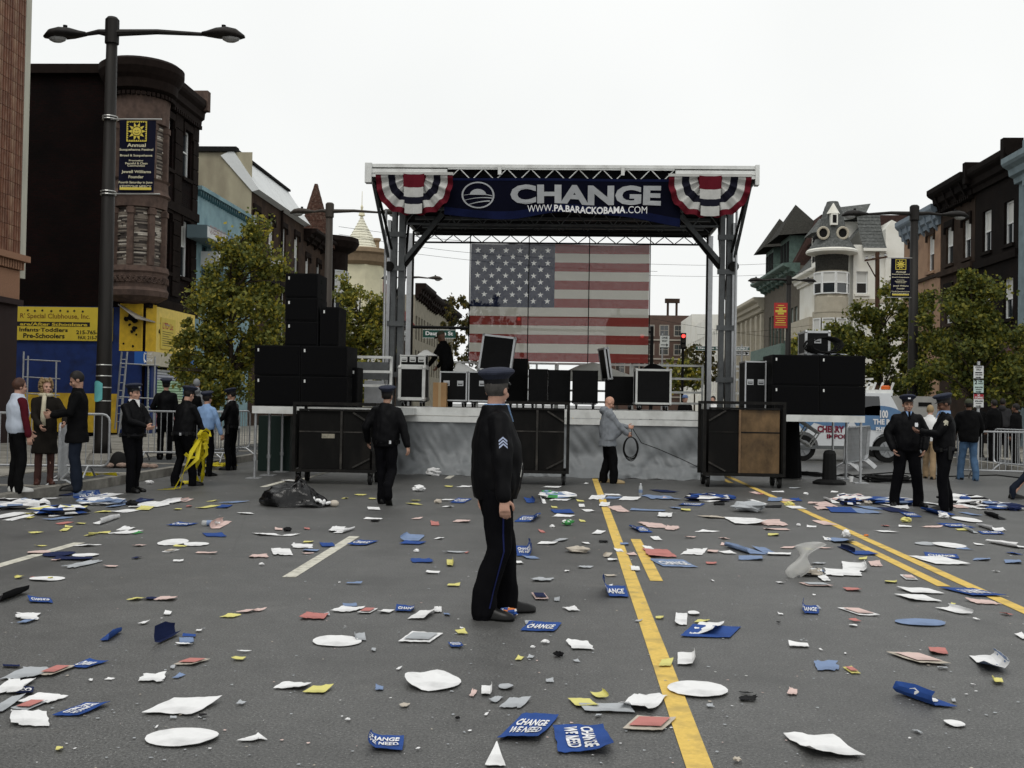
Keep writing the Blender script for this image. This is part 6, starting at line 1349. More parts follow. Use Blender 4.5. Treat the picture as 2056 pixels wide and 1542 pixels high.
tk = thing('utility_truck', 'grey and white utility truck with roof rack and orange beacon', 'truck', (tx(1800), Yt, 0))
MB().bb(tx(1742), tx(1792), Yt, Yt + 2.2, .5, tz(790)).build('cab', M_VANW, tk); MB().bb(tx(1742) + .1, tx(1790), Yt - .01, Yt - .002, tz(812), tz(795)).build('window', M_VGL, tk); MB().bb(tx(1790), tx(1880), Yt - .1, Yt + 2.3, .6, tz(795)).build('box_body', mat('truck_grey', (.28, .275, .26), .5, var=.1), tk)
MB().bb(tx(1842), tx(1868), Yt - .12, Yt - .102, tz(815), tz(807)).build('vent', M_SIGB, tk)
for cx in (tx(1760), tx(1850)): wheel(tk, cx, Yt + .1, .42, .42, -1)
q = MB().bb(tx(1740), tx(1795), Yt + .1, Yt + 2, tz(790), tz(783)); q.build('roof_rack', M_ALUW, tk)
for px in (1745, 1757, 1772, 1793): MB().bar((tx(px), Yt + .3, tz(785)), (tx(px) + .1, Yt + .3, tz(768)), .06).build('rack_post', M_ALUW, tk)
for py in (762, 774): MB().bar((tx(1741), Yt + .3, tz(py)), (tx(1758), Yt + .3, tz(py) + .02), .06).build('rack_bar', M_ALUW, tk)
MB().lathe([(.16, tz(782)), (.16, tz(776)), (.1, tz(774))], 12, (tx(1783), Yt + .3, 0)).build('beacon', mat('beacon_orange', (.6, .12, .02), .4), tk)
# ------------------------------------------------------------------ people
def remesh(mb, voxel, smooth=3, wr=0.0, ws=9.0, seed=0.0, sag=1.0):
    me = mb.mesh('tmp'); bm = bmesh.new(); bm.from_mesh(me); bmesh.ops.remove_doubles(bm, verts=bm.verts, dist=1e-5); bmesh.ops.recalc_face_normals(bm, faces=bm.faces); bm.to_mesh(me); bm.free()
    o = bpy.data.objects.new('tmp', me); COL.objects.link(o)
    r_ = o.modifiers.new('r', 'REMESH'); r_.mode = 'VOXEL'; r_.voxel_size = voxel
    if smooth: s_ = o.modifiers.new('s', 'SMOOTH'); s_.iterations = smooth; s_.factor = .5
    dg = bpy.context.evaluated_depsgraph_get(); out = bpy.data.meshes.new_from_object(o.evaluated_get(dg))
    bpy.data.objects.remove(o); bpy.data.meshes.remove(me)
    if wr:
        n = len(out.vertices); co = np.empty(n * 3); no = np.empty(n * 3); out.vertices.foreach_get('co', co); out.vertices.foreach_get('normal', no)
        co = co.reshape(-1, 3); no = no.reshape(-1, 3)
        d = np.array([noise.noise((c[0] * ws + seed, c[1] * ws, c[2] * ws * sag)) + .5 * noise.noise((c[0] * ws * 2.3, c[1] * ws * 2.3 + seed, c[2] * ws * 1.7 * sag)) for c in co])
        co += no * (d * wr)[:, None]; out.vertices.foreach_set('co', co.ravel()); out.update()
    out.polygons.foreach_set('use_smooth', [True] * len(out.polygons)); return out
def ik(a, b, l1, l2, pole):
    a = V(a); b = V(b); d = b - a; L = d.length
    if L > (l1 + l2) * .999: b = a + d * ((l1 + l2) * .999 / L); d = b - a; L = d.length
    x = (l1 * l1 - l2 * l2 + L * L) / (2 * L); h = math.sqrt(max(0, l1 * l1 - x * x)); u = d / L
    p = V(pole); p = p - u * p.dot(u); p.normalize(); return a + u * x + p * h, b
def limb(mb, pts, rs, n=10):
    P = []; R_ = []
    for i in range(len(pts) - 1):
        a, b = V(pts[i]), V(pts[i + 1])
        for t in (0, .33, .67): P.append(a.lerp(b, t)); R_.append(rs[i] + (rs[i + 1] - rs[i]) * t)
    P.append(V(pts[-1])); R_.append(rs[-1]); mb.tube(P, R_, n)
    mb.ell(P[0], (R_[0],) * 3, n=8, k=6); mb.ell(P[-1], (R_[-1] * .98,) * 3, n=8, k=6)
    for q in pts[1:-1]:
        i = pts.index(q); mb.ell(q, (rs[i] * 1.02,) * 3, n=8, k=6)
def loft(mb, rings, n=14, m=0):                  # rings: (center, xdir*rx, ydir*ry)
    vs = []
    for c, a, b in rings:
        for i in range(n):
            t = 2 * PI * i / n; vs.append(V(c) + V(a) * math.cos(t) + V(b) * math.sin(t))
    k = len(rings); fs = [(j * n + i, j * n + (i + 1) % n, (j + 1) * n + (i + 1) % n, (j + 1) * n + i) for j in range(k - 1) for i in range(n)]
    fs += [tuple(range(n - 1, -1, -1)), tuple(range((k - 1) * n, k * n))]; mb.add(vs, fs, m)
SKIN = mat('skin_pale', (.46, .27, .20), .55, var=.1, vs=20); SKIN2 = mat('skin_brown', (.13, .065, .042), .5, var=.1, vs=20); SKIN3 = mat('skin_tan', (.36, .21, .15), .55, var=.1, vs=20)
NAVYU = mat('navy_uniform', (.0030, .0030, .0038), .6, spec=.10, var=.2, vs=8); BLACKC = mat('black_cloth', (.0038, .0038, .0042), .85, spec=.08, var=.2, vs=8)
TROUS = mat('navy_trousers', (.0035, .0035, .0045), .85, spec=.06); SHOE = mat('black_shoe', (.004, .004, .004), .35, spec=.25); CAPM = mat('navy_cap', (.028, .032, .05), .8, spec=.15); CAPB = mat('cap_band', (.006, .006, .008), .6, spec=.2)
SILV = mat('badge_silver', (.65, .66, .68), .3, .6); M_EYE = mat('eye_dark', (.02, .015, .012), .3); M_LIP = mat('lip', (.25, .1, .085), .6)
def hand(mb, wrist, d, n, side, curl=.7, r=1.0):
    """palm and five fingers; d forearm direction, n direction the palm faces"""
    d = V(d).normalized(); n = V(n); n = (n - d * n.dot(d)).normalized(); s_ = d.cross(n) * side
    w0 = V(wrist); loft(mb, [(w0 - d * .02, s_ * .026 * r, n * .02 * r), (w0 + d * .03, s_ * .034 * r, n * .019 * r), (w0 + d * .075, s_ * .041 * r, n * .016 * r), (w0 + d * .098, s_ * .036 * r, n * .012 * r)], 10)
    for k, (off, L) in enumerate(((-.033, .068), (-.011, .078), (.011, .074), (.032, .058))):
        p = w0 + d * .088 + s_ * off * r; pts = [p]; a = .15 + .25 * curl
        for j, seg in enumerate((.42, .33, .25)):
            a += curl * (.55 if j else .3); pts.append(pts[-1] + (d * math.cos(a) + n * math.sin(a)) * L * seg * 1.15)
        mb.tube(pts, [.0102 * r, .0096 * r, .009 * r, .0075 * r], 6)
    p = w0 + d * .028 - s_ * .03 * r; q = p + (d * .6 - s_ * .7 + n * .35).normalized() * .04; mb.tube([p, q, q + (d * .85 - s_ * .1 + n * .5).normalized() * .032, q + (d * .8 + n * .6).normalized() * .052], [.015, .0125, .0115, .009], 6)
def person(label, loc, heading, H=1.78, top=None, bottom=None, skin=None, hair=None, hairm=None, cap=None, shoes=None, Lf=(-.1, 0, .09), Rf=(.1, 0, .09), Lt=8, Rt=-8,
           Lh=(-.27, .03, .82), Rh=(.27, .03, .82), Lp=(-.5, -1, 0), Rp=(.5, -1, 0), lean=0, twist=0, hy=0, hp=0, belly=0.0, hem=.9, vox=.016, bvox=.010, coat=False, collar=None, belt=False, face=True, knee=(0, 1, 0), hands=True, puff=.0, sleeve=None, vest=False, bl=(.35, .35), group=None, hood=False, tight=1.0):
    s = H / 1.78; seed = random.random() * 50; skin = skin or SKIN; top = top or NAVYU; bottom = bottom or TROUS
    t = thing('person', label, 'person', (0, 0, 0), group); pz = min([f_[2] + math.sqrt(max(.2, (.852 * .997) ** 2 - f_[1] ** 2 - (abs(f_[0]) - .09) ** 2)) + .03 for f_ in (Lf, Rf) if f_[2] < .15])
    Rl = Matrix.Rotation(rad(-lean), 3, 'X') @ Matrix.Rotation(rad(twist), 3, 'Z'); piv = V((0, 0, pz + .05))
    def T(p): p = V(p); return piv + Rl @ (p - piv)
    def part(name, me, m, parent=None):
        me.transform(Matrix.Scale(s, 4)); me.materials.append(m); return place(name, me, parent or t)
    sh = [T((-.185, 0, 1.445)), T((.185, 0, 1.445))]; hp_ = [V((-.09, 0, pz - .03)), V((.09, 0, pz - .03))]
    el, wr_ = [], []
    for i, (h_, p_) in enumerate(((Lh, Lp), (Rh, Rp))):
        e, w_ = ik(sh[i], V(h_), .30, .27, p_); el.append(e); wr_.append(w_)
    kn, an = [], []
    for i, f_ in enumerate((Lf, Rf)):
        k, a_ = ik(hp_[i], V(f_), .435, .417, V(knee) + V((0, 0, .02))); kn.append(k); an.append(a_)
    toe = []
    for yaw_ in (Lt, Rt): toe.append(V((-math.sin(rad(yaw_)), math.cos(rad(yaw_)), 0)))
    hc = T((0, .02, 1.655)); HR = Rl @ Matrix.Rotation(rad(hy), 3, 'Z') @ Matrix.Rotation(rad(-hp + (lean * .6)), 3, 'X') ; HR = HR.to_3x3()
    hd = lambda p: hc + HR @ V(p)
    # --- body: head, neck, hands and the limbs under the clothes, one skin
    b = MB()
    b.ell(hd((0, -.012, .03)), (.077, .097, .10), HR, 16, 12); b.ell(hd((0, .02, -.035)), (.062, .075, .085), HR, 14, 10); b.ell(hd((0, .06, -.095)), (.032, .032, .026), HR)
    b.ell(hd((0, .098, -.018)), (.012, .022, .028), HR); b.ell(hd((0, .108, -.034)), (.017, .016, .012), HR); b.ell(hd((0, .076, .022)), (.052, .022, .013), HR)
    for x in (-1, 1): b.ell(hd((x * .077, -.012, -.012)), (.010, .024, .032), HR); b.ell(hd((x * .04, .06, -.035)), (.025, .028, .025), HR)
    b.ell(hd((0, .092, -.068)), (.022, .012, .008), HR)
    limb(b, [hd((0, -.02, -.05)), T((0, -.005, 1.5)), T((0, 0, 1.40))], [.054, .058, .06])
    limb(b, [T((0, 0, 1.40)), T((0, 0, 1.15)), V((0, 0, pz))], [.09, .085, .09])
    for i in (0, 1):
        limb(b, [T((0, 0, 1.38)), sh[i] - V((0, 0, .04))], [.04, .03]); limb(b, [sh[i] - V((0, 0, .04)), el[i], wr_[i]], [.03, .028, .026]); limb(b, [V((0, 0, pz)), hp_[i], kn[i], an[i]], [.07, .07, .048, .036])
        if hands:
            d = (wr_[i] - el[i]).normalized(); hand(b, wr_[i], d, V((1 if i == 0 else -1, .35, 0)) if d.z < -.5 else V((0, .15, 1)) if d.z > -.2 and abs(d.x) > .6 else V((1 if i == 0 else -1, 0, .2)), 1 if i == 0 else -1)
    body = part('body', remesh(b, bvox, 2), skin)
    if face:
        for x in (-1, 1):
            q = MB(); q.ell(hd((x * .031, .083, .0)), (.013, .008, .007), HR, 8, 6); part('eye', q.mesh('eye'), M_EYE, t); q = MB(); q.ell(hd((x * .032, .088, .021)), (.019, .008, .005), HR, 8, 4); part('eyebrow', q.mesh('eyebrow'), hairm or M_EYE, t)
        q = MB(); q.ell(hd((0, .0995, -.068)), (.022, .007, .006), HR, 8, 4); part('mouth', q.mesh('mouth'), M_LIP, t)
    # --- trousers
    q = MB(); tg = tight
    loft(q, [(V((0, -.005, pz - .1)), V((.13, 0, 0)), V((0, .115, 0))), (V((0, 0, pz - .02)), V((.172 + belly * .2, 0, 0)), V((0, .128 + belly * .3, 0))), (V((0, belly * .2, pz + .07)), V((.165 + belly * .3, 0, 0)), V((0, .12 + belly * .5, 0))), (V((0, belly * .3, pz + .12)), V((.155 + belly * .3, 0, 0)), V((0, .115 + belly * .5, 0)))], 16)
    for i in (0, 1):
        hx = an[i] + V((0, -.012, -.055)); limb(q, [hp_[i] + V((0, 0, -.02)), kn[i], an[i] + V((0, -.01, .1)), hx], [.1 * tg, .08 * tg, .075 * tg, .075 * tg])
    tr_me = remesh(q, vox, 3, .014, 9, seed, .6); trs = part('trousers', tr_me, bottom)
    # --- jacket or shirt: torso and sleeves
    q = MB(); pf = puff; B_ = belly
    prof = [(hem, .166 + B_ * .25, .125 + B_ * .42, B_ * .25), (hem + .035, .172 + B_ * .28, .13 + B_ * .45, B_ * .28), (hem + .08, .185 + B_ * .32, .142 + B_ * .5, B_ * .35), (1.03, .188 + B_ * .35, .147 + B_ * .6, B_ * .42), (1.14, .185 + B_ * .35, .145 + B_ * .55, B_ * .42), (1.26, .192 + B_ * .2, .147 + B_ * .3, B_ * .25), (1.36, .188, .138, B_ * .08), (1.42, .165, .118, 0), (1.475, .115, .095, -.005), (1.515, .085, .085, -.005), (1.545, .077, .08, 0)]
    if hem < .8: prof = [(hem, .215, .175, 0), (hem + .12, .205, .165, 0), (.9, .19 + B_ * .3, .15, 0)] + prof[2:]
    prof = [p_ for i_, p_ in enumerate(prof) if i_ == 0 or p_[0] > prof[i_ - 1][0]]
    if vest: prof = [(z, a_ + .012, c_ + .015, y_) for z, a_, c_, y_ in prof]
    rg = []
    for z, a_, c_, y_ in prof:
        if z < pz + .06: cc_ = V((0, y_, z)); M_ = Matrix.Identity(3)
        else: cc_ = T((0, y_, z)); M_ = Rl
        rg.append((cc_, M_ @ V((a_ + pf, 0, 0)), M_ @ V((0, c_ + pf, 0))))
    loft(q, rg, 18)
    def sleeves(q):
        for i in (0, 1):
            sx = -1 if i == 0 else 1; w_ = wr_[i] - (wr_[i] - el[i]).normalized() * .012
            limb(q, [T((sx * .11, 0, 1.415)), sh[i] - V((sx * .015, 0, .03)), el[i], w_], [.078 + pf, .07 + pf, .059 + pf, .048 + pf * .5])
    if not vest: sleeves(q)
    if hood: q.ell(T((0, -.11, 1.50)), (.11, .075, .085)); q.ell(T((0, -.06, 1.54)), (.10, .07, .05))
    jk_me = remesh(q, vox, 3, .014, 8, seed + 9, .8); jk = part('coat' if hem < .8 else ('vest' if vest else 'jacket'), jk_me, top)
    if vest:
        q = MB(); sleeves(q); part('sleeves', remesh(q, vox, 3, .01, 8, seed, 1), sleeve)
    if collar:
        q = MB(); loft(q, [(T((0, 0, 1.505)), Rl @ V((.083, 0, 0)), Rl @ V((0, .085, 0))), (T((0, .004, 1.553)), Rl @ V((.073, 0, 0)), Rl @ V((0, .078, 0)))], 14); q.prism([T((-.05, .083, 1.545)), T((.05, .083, 1.545)), T((0, .135, 1.42))], Rl @ V((0, .012, 0))); part('shirt_collar', q.mesh('c'), collar)
    if belt:
        q = MB(); loft(q, [(V((0, B_ * .25, pz - .025)), V((.188 + B_ * .25, 0, 0)), V((0, .146 + B_ * .45, 0))), (V((0, B_ * .25, pz + .03)), V((.188 + B_ * .25, 0, 0)), V((0, .146 + B_ * .45, 0)))], 18); bo = part('belt', q.mesh('belt'), CAPB)
        for a_, w_, h_, nm, mm in ((-100, .05, .2, 'holster', SHOE), (-60, .04, .06, 'pouch', SHOE), (60, .04, .06, 'pouch', SHOE), (120, .05, .06, 'pouch', SHOE), (150, .03, .05, 'keys', SILV), (-150, .03, .05, 'handcuff_case', SHOE)):
            a2 = rad(a_); p_ = V((math.sin(a2) * (.2 + B_ * .25), B_ * .25 + math.cos(a2) * (.155 + B_ * .45), pz - h_ * .3)); q = MB(); q.box(p_, (w_, .04, h_), Matrix.Rotation(-a2, 3, 'Z')); part(nm, q.mesh(nm), mm, bo)
    for i in (0, 1):                                # shoes
        f_ = toe[i]; sd_ = f_.cross(UP); a_ = an[i]; g_ = V((a_.x, a_.y, max(.0, a_.z - .085))); pit = 0 if a_.z < .12 else -1.0
        F_ = (f_ * math.cos(pit) + UP * math.sin(pit)); U_ = (UP * math.cos(pit) - f_ * math.sin(pit)); q = MB(); rr = []
        for u, w_, h_ in ((-.085, .026, .05), (-.07, .036, .085), (-.02, .04, .1), (.05, .043, .085), (.11, .049, .062), (.165, .047, .05), (.205, .034, .036), (.222, .014, .02)):
            vs_ = [sd_ * w_ * math.cos(x_) + U_ * h_ * max(0, math.sin(x_)) for x_ in np.linspace(0, PI, 9)]; rr.append([g_ + F_ * u + p_ + U_ * .012 for p_ in vs_] + [g_ + F_ * u + sd_ * -w_, g_ + F_ * u + sd_ * w_])
        n_ = 11; vs = [p_ for r__ in rr for p_ in r__]; fs = [(j * n_ + i2, j * n_ + (i2 + 1) % n_, (j + 1) * n_ + (i2 + 1) % n_, (j + 1) * n_ + i2) for j in range(7) for i2 in range(n_)] + [tuple(range(n_ - 1, -1, -1)), tuple(range(7 * n_, 8 * n_))]
        q.add(vs, fs); me = q.mesh('shoe'); me.polygons.foreach_set('use_smooth', [True] * len(me.polygons)); part('shoe', me, shoes or SHOE)
    # --- hair and cap
    if hair:
        q = MB(); n_, k_ = 18, 12
        def hv(th, ph):
            p_ = V((.084 * math.sin(ph) * math.cos(th), .104 * math.sin(ph) * math.sin(th), .109 * math.cos(ph))); return p_
        lim = {'short': -.085, 'crop': -.08, 'bob': -.12, 'curly': -.1}[hair]
        for j in range(k_ + 1):
            for i in range(n_):
                th = 2 * PI * i / n_; front = max(0, math.sin(th)); zlow = lim if front < .35 else lim + (.055 - lim) * min(1, (front - .35) / .35)
                if hair in ('bob', 'curly') : zlow = lim if front < .55 else .06
                p_ = hv(th, PI * .5 * j / k_ * 1.6)
                if p_.z < zlow: p_.z = zlow
                if hair in ('bob', 'curly') and p_.z < .02: p_.x *= 1.1; p_.y *= 1.05
                q.v.append(tuple(hd(p_ + V((0, -.016, .034)))))
        q.f = [(j * n_ + i, (j + 1) * n_ + i, (j + 1) * n_ + (i + 1) % n_, j * n_ + (i + 1) % n_) for j in range(k_) for i in range(n_)] + [tuple(range(k_ * n_, k_ * n_ + n_))]; q.m = [0] * len(q.f)
        if hair == 'curly':
            for k in range(150):
                a_ = random.uniform(0, 2 * PI); z = random.uniform(-.13, .13); rr = .098 * math.sqrt(max(.1, 1 - (z / .17) ** 2))
                if math.sin(a_) > .6 and z < .07: continue
                q.ell(hd((rr * math.cos(a_) * 1.05, rr * math.sin(a_) * 1.1 - .02, z + .02)), (.024,) * 3, n=6, k=4)
        me = q.mesh('hair'); me.polygons.foreach_set('use_smooth', [True] * len(me.polygons)); part('hair', me, hairm or mat('brown_hair', (.035, .022, .014), .6, var=.3, vs=30))
    if cap == 'police':
        CRt = HR @ Matrix.Rotation(rad(9), 3, 'X'); cd = lambda p_: hc + CRt @ V(p_); X3, Y3 = CRt @ V((1, 0, 0)), CRt @ V((0, 1, 0))
        q = MB(); rr = lambda z, a_, c_, y_=0: (cd((0, y_ - .008, z)), X3 * a_, Y3 * c_)
        loft(q, [rr(.082, .089, .106), rr(.098, .103, .12, .0), rr(.118, .128, .142, .004), rr(.132, .134, .148, .006), rr(.145, .126, .14, .006), rr(.158, .098, .112, .01), rr(.166, .05, .06, .012)], 24); me = q.mesh('cap')
        for v_ in me.vertices:                       # eight-point outline
            l_ = HR.inverted() @ (v_.co - hc); a_ = math.atan2(l_.x, l_.y); k_ = 1 + .03 * math.cos(8 * a_) * max(0, min(1, (l_.z - .1) / .03)); l_.x *= k_; l_.y *= k_; v_.co = hc + HR @ l_
        cp = part('cap', me, CAPM); q = MB(); loft(q, [rr(.05, .087, .104), rr(.086, .09, .107)], 24); part('band', q.mesh('band'), CAPB, cp)
        q = MB(); vs = []
        for r0, z in ((1, .055), (1.22, .046), (1.42, .03)):
            for a_ in np.linspace(-.62 * PI / 2 - .3, .62 * PI / 2 + .3, 11): vs.append(cd((.088 * math.sin(a_) * (1 if r0 == 1 else 1.03), .105 * math.cos(a_) * r0 - .008 - (0 if r0 == 1 else .0), z)))
        q.add(vs, [(j * 11 + i, j * 11 + i + 1, (j + 1) * 11 + i + 1, (j + 1) * 11 + i) for j in range(2) for i in range(10)]); part('visor', q.mesh('visor'), SHOE, cp)
        q = MB(); q.prism([cd((x_, .105, z_)) for x_, z_ in ((-.018, .075), (.018, .075), (.022, .1), (.012, .125), (-.012, .125), (-.022, .1))], CRt @ V((0, .008, .0))); part('badge', q.mesh('badge'), SILV, cp)
    elif cap == 'baseball':
        q = MB(); X3, Y3 = HR @ V((1, 0, 0)), HR @ V((0, 1, 0)); rr = lambda z, a_, y_=0: (hd((0, -.012 + y_, z)), X3 * .086 * a_, Y3 * .105 * a_)
        loft(q, [rr(.04, 1.02), rr(.08, 1.02), rr(.115, .85), rr(.138, .5), rr(.145, .15)], 18); q.prism([hd((.075 * math.sin(a_), .085 + .1 * math.cos(a_), .045)) for a_ in np.linspace(-PI / 2, PI / 2, 9)], HR @ V((0, 0, .01))); part('cap', q.mesh('cap'), mat('olive_cap', (.06, .065, .045), .9) if group != 'blue' else mat('blue_cap', (.12, .17, .3), .9))
    t.location = loc; t.rotation_euler.z = rad(heading)
    return dict(root=t, jacket=jk, trousers=trs, T=T, hd=hd, HR=HR, an=an, kn=kn, hp=hp_, sh=sh, el=el, wr=wr_, s=s, pz=pz)
def decal(P, target, outline, origin, direction, u, v, name, m, parent, off=.004):
    """small flat shape pressed on a garment: outline in (u,v) metres, cast from origin along direction"""
    me = target.data; bv = BVHTree.FromPolygons([w_.co for w_ in me.vertices], [p_.vertices for p_ in me.polygons]); d = V(direction).normalized(); q = MB(); pts = []
    for a, b in outline:
        o = V(origin) + V(u) * a + V(v) * b; hit = bv.ray_cast(o - d * .6, d)
        pts.append((hit[0] if hit[0] else o) - d * off)
    q.add(pts, [tuple(range(len(pts)))]); return q.build(name, m, parent, loc=(0, 0, 0))
LBLUE = mat('light_blue_shirt', (.22, .34, .55), .8); WHITE = mat('white_shirt', (.7, .7, .7), .8); GREYH = mat('grey_hair', (.06, .056, .052), .7, var=.3, vs=30)
DHAIR = mat('dark_hair', (.012, .010, .009), .6)
# the standing officer in the middle of the picture
o1 = person('police sergeant in black jacket standing in the road looking back at the stage', gnd(988, 1236), -72, 1.765, cap='police', hair='short', hairm=GREYH, Rf=(.11, -.08, .09), Lf=(-.08, .13, .09), Rt=-34, Lt=-2, Rh=(.335, -.01, .83), Lh=(-.29, -.02, .88), Rp=(1, -.5, 0), lean=-1, hy=46, hp=4, belly=.05, hem=.86, vox=.0115, bvox=.007, collar=LBLUE, knee=(0, 1, 0), puff=.014, tight=1.2)
s_ = o1['s']; ar = (o1['sh'][1] * .42 + o1['el'][1] * .58) * s_
for k in range(3):
    z = .03 - .022 * k
    decal(o1, o1['jacket'], [(-.03, z - .026), (0, z), (.03, z - .026), (.03, z - .013), (0, z + .013), (-.03, z - .013)], ar + V((.1, -.005, .0)), (-1, 0, 0), (0, 1, 0), (0, 0, 1), 'chevron', mat('chevron_pale', (.33, .38, .52), .7), o1['root'])
bv = BVHTree.FromPolygons([w_.co for w_ in o1['trousers'].data.vertices], [p_.vertices for p_ in o1['trousers'].data.polygons]); q = MB(); L_ = []
for k in range(15):
    t_ = k / 14; a, b, c = o1['hp'][1] * s_, o1['kn'][1] * s_, o1['an'][1] * s_; p_ = a.lerp(b, min(1, t_ * 2)) if t_ < .5 else b.lerp(c, t_ * 2 - 1)
    for dy in (-.006, .006): hit = bv.ray_cast(p_ + V((.5, dy + .01, 0)), V((-1, 0, 0))); L_.append((hit[0] if hit[0] else p_) + V((.004, 0, 0)))
q.add(L_, [(2 * k, 2 * k + 1, 2 * k + 3, 2 * k + 2) for k in range(14)]); q.build('trouser_stripe', mat('stripe_blue', (.012, .017, .07), .8), o1['root'], loc=(0, 0, 0))
decal(o1, o1['jacket'], [(-.012, -.05), (.0, -.055), (.03, .04), (.02, .05)], V((.3, .17, 1.07)), (-1, -.1, 0), (0, 1, 0), (0, 0, 1), 'pocket_zip', mat('zip_pale', (.4, .4, .38), .5), o1['root'])
# the officer walking away
o2 = person('officer seen from behind walking away toward the stage', gnd(772, 1012), -6, 1.74, cap='police', hair='short', hairm=DHAIR, Lf=(-.05, .04, .09), Rf=(.12, -.28, .2), Lh=(-.32, .12, .95), Rh=(.36, -.03, .86), Rp=(1, -.6, 0), lean=2, belly=.03, hem=.88, belt=True, vox=.013, bvox=.008, puff=.014, skin=SKIN3)
# officer at left edge of the road, hands together
o3 = person('officer in white collar and banded cap with hands joined by the left kerb', gnd(263, 988), -112, 1.72, cap='police', hair='short', hairm=DHAIR, Lf=(-.1, -.02, .09), Rf=(.09, .08, .09), Lh=(-.04, .33, 1.1), Rh=(.06, .34, 1.11), Lp=(-1, -.5, -.3), Rp=(1, -.5, -.3), belly=.05, collar=WHITE, belt=True, hp=4, hy=8, vox=.015)
q = MB(); [q.ell(o3['hd']((.089 * math.sin(a_), .108 * math.cos(a_) - .008, .07)), (.012, .006, .007), n=6, k=4) for a_ in np.linspace(-1.4, 1.4, 16)]; q.build('cap_braid', mat('cap_white', (.6, .6, .55), .7), o3['root'], loc=(0, 0, 0))
# group at the left edge
RED = mat('dark_red_sleeve', (.07, .008, .014), .85); VEST = mat('pale_quilted_vest', (.45, .5, .58), .6, var=.1)
person('woman in pale quilted vest with dark red sleeves and brown hair at left edge', gnd(32, 988, SIDE), -40, 1.62, top=VEST, vest=True, sleeve=RED, bottom=BLACKC, hair='bob', hairm=mat('auburn_hair', (.06, .028, .018), .6, var=.3, vs=30), shoes=mat('white_trainer', (.5, .5, .48), .6), Lh=(-.2, .25, .95), Rh=(.26, .08, .8), hem=.92, skin=SKIN, hp=6)
o5 = person('curly blonde woman in dark knee length coat and cream scarf leaning on barrier', gnd(88, 972, SIDE), -150, 1.63, top=mat('dark_olive_coat', (.014, .012, .010), .85), bottom=mat('brown_tights', (.05, .02, .016), .7), hair='curly', hairm=mat('blonde_hair', (.22, .15, .075), .6, var=.3, vs=40), shoes=mat('brown_boot', (.06, .022, .016), .5), hem=.52, Lh=(-.28, .3, 1.05), Rh=(.1, .3, 1.0), hy=20, tight=.8)
q = MB(); T5 = o5['T']; q.tube([T5((.085 * math.sin(a_), .09 * math.cos(a_), 1.52)) for a_ in np.linspace(0, 2 * PI, 13)], .036, 8); q.tube([T5((.03, .11, 1.5)), T5((.04, .165, 1.38)), T5((.05, .18, 1.2)), T5((.05, .19, 1.0))], [.035, .035, .04, .045], 8); me = q.build('scarf', mat('cream_scarf', (.5, .46, .34), .9, bump=.4, bs=60), o5['root'], smooth=True, loc=(0, 0, 0)); me.scale = (o5['s'],) * 3
person('dark haired man in black coat looking down at barrier', gnd(152, 985, SIDE), 112, 1.74, top=BLACKC, bottom=mat('dark_jeans', (.012, .016, .026), .85), hair='short', hairm=DHAIR, Lh=(-.12, .34, 1.12), Rh=(.1, .36, 1.15), hp=24, hem=.72, skin=SKIN3)
# officers and helpers gathering tape
person('officer with back turned standing behind steel barrier at left', at(332, 850, 23.6).xy.to_3d() + V((0, 0, SIDE)), 20, 1.78, cap='police', hair='short', hairm=DHAIR, face=False, Lh=(-.2, .22, 1.05), vox=.018, bvox=.014)
person('officer stooping over the yellow tape with back to camera', gnd(364, 976), -28, 1.72, cap='police', hair='short', hairm=DHAIR, face=False, lean=10, hp=14, Rh=(.3, .3, .82), Lh=(-.25, .25, .85), Lf=(-.1, -.05, .09), Rf=(.12, .16, .09), belt=True, belly=.05, vox=.016, bvox=.012)
person('officer in light blue shirt seen from behind near the yellow tape', gnd(412, 956), -20, 1.64, top=LBLUE, cap='police', hair='bob', hairm=DHAIR, face=False, Rh=(.3, .15, .85), Lh=(-.25, .18, .9), hem=.96, vox=.016, bvox=.012)
person('bystander in grey hooded top beyond the tape gatherers', at(393, 850, 27).xy.to_3d() + V((0, 0, SIDE)), 10, 1.86, top=mat('grey_hoodie_far', (.25, .26, .27), .9), bottom=BLACKC, hood=True, hair='short', hairm=mat('grey_hoodie_far', (.25, .26, .27), .9), face=False, vox=.02, bvox=.016)
person('bystander in black jacket beside the grey hooded one', at(384, 850, 26.2).xy.to_3d() + V((0, 0, SIDE)), 30, 1.72, top=BLACKC, hair='short', hairm=DHAIR, face=False, vox=.02, bvox=.016)
person('officer with head bowed at right end of the tape group', gnd(463, 944), 78, 1.72, cap='police', hair='short', hairm=DHAIR, hp=22, Lh=(-.16, .3, 1.05), Rh=(.2, .1, .84), collar=WHITE, belt=True, vox=.016, bvox=.012, skin=SKIN3)
# stage hand in silhouette, man in the grey hoodie
person('stage hand in black stooping among the cases on stage', V((at(897, 780, 24.9).x, 24.9, DZ)), 62, 1.8, top=BLACKC, bottom=BLACKC, skin=SKIN2, lean=15, hp=20, Lh=(-.2, .38, .95), Rh=(.2, .4, .95), cap='baseball', face=False, vox=.017, bvox=.012)
o13 = person('bald man in grey hooded sweatshirt coiling black cable before the stage', gnd(1219, 970), -78, 1.70, top=mat('grey_sweatshirt', (.20, .215, .235), .9, var=.15, vs=10, bump=.2, bs=80), bottom=BLACKC, hood=True, shoes=mat('tan_boot', (.32, .24, .13), .7), Lf=(-.11, -.04, .09), Rf=(.11, .12, .09), Rh=(.13, .37, 1.03), Lh=(-.05, .42, 1.17), Lp=(-.6, -.5, -1), Rp=(.6, -.6, -1), hp=30, belly=.13, hem=.76, vox=.013, bvox=.0085, puff=.012, tight=1.18, skin=mat('skin_pink', (.5, .28, .2), .5))
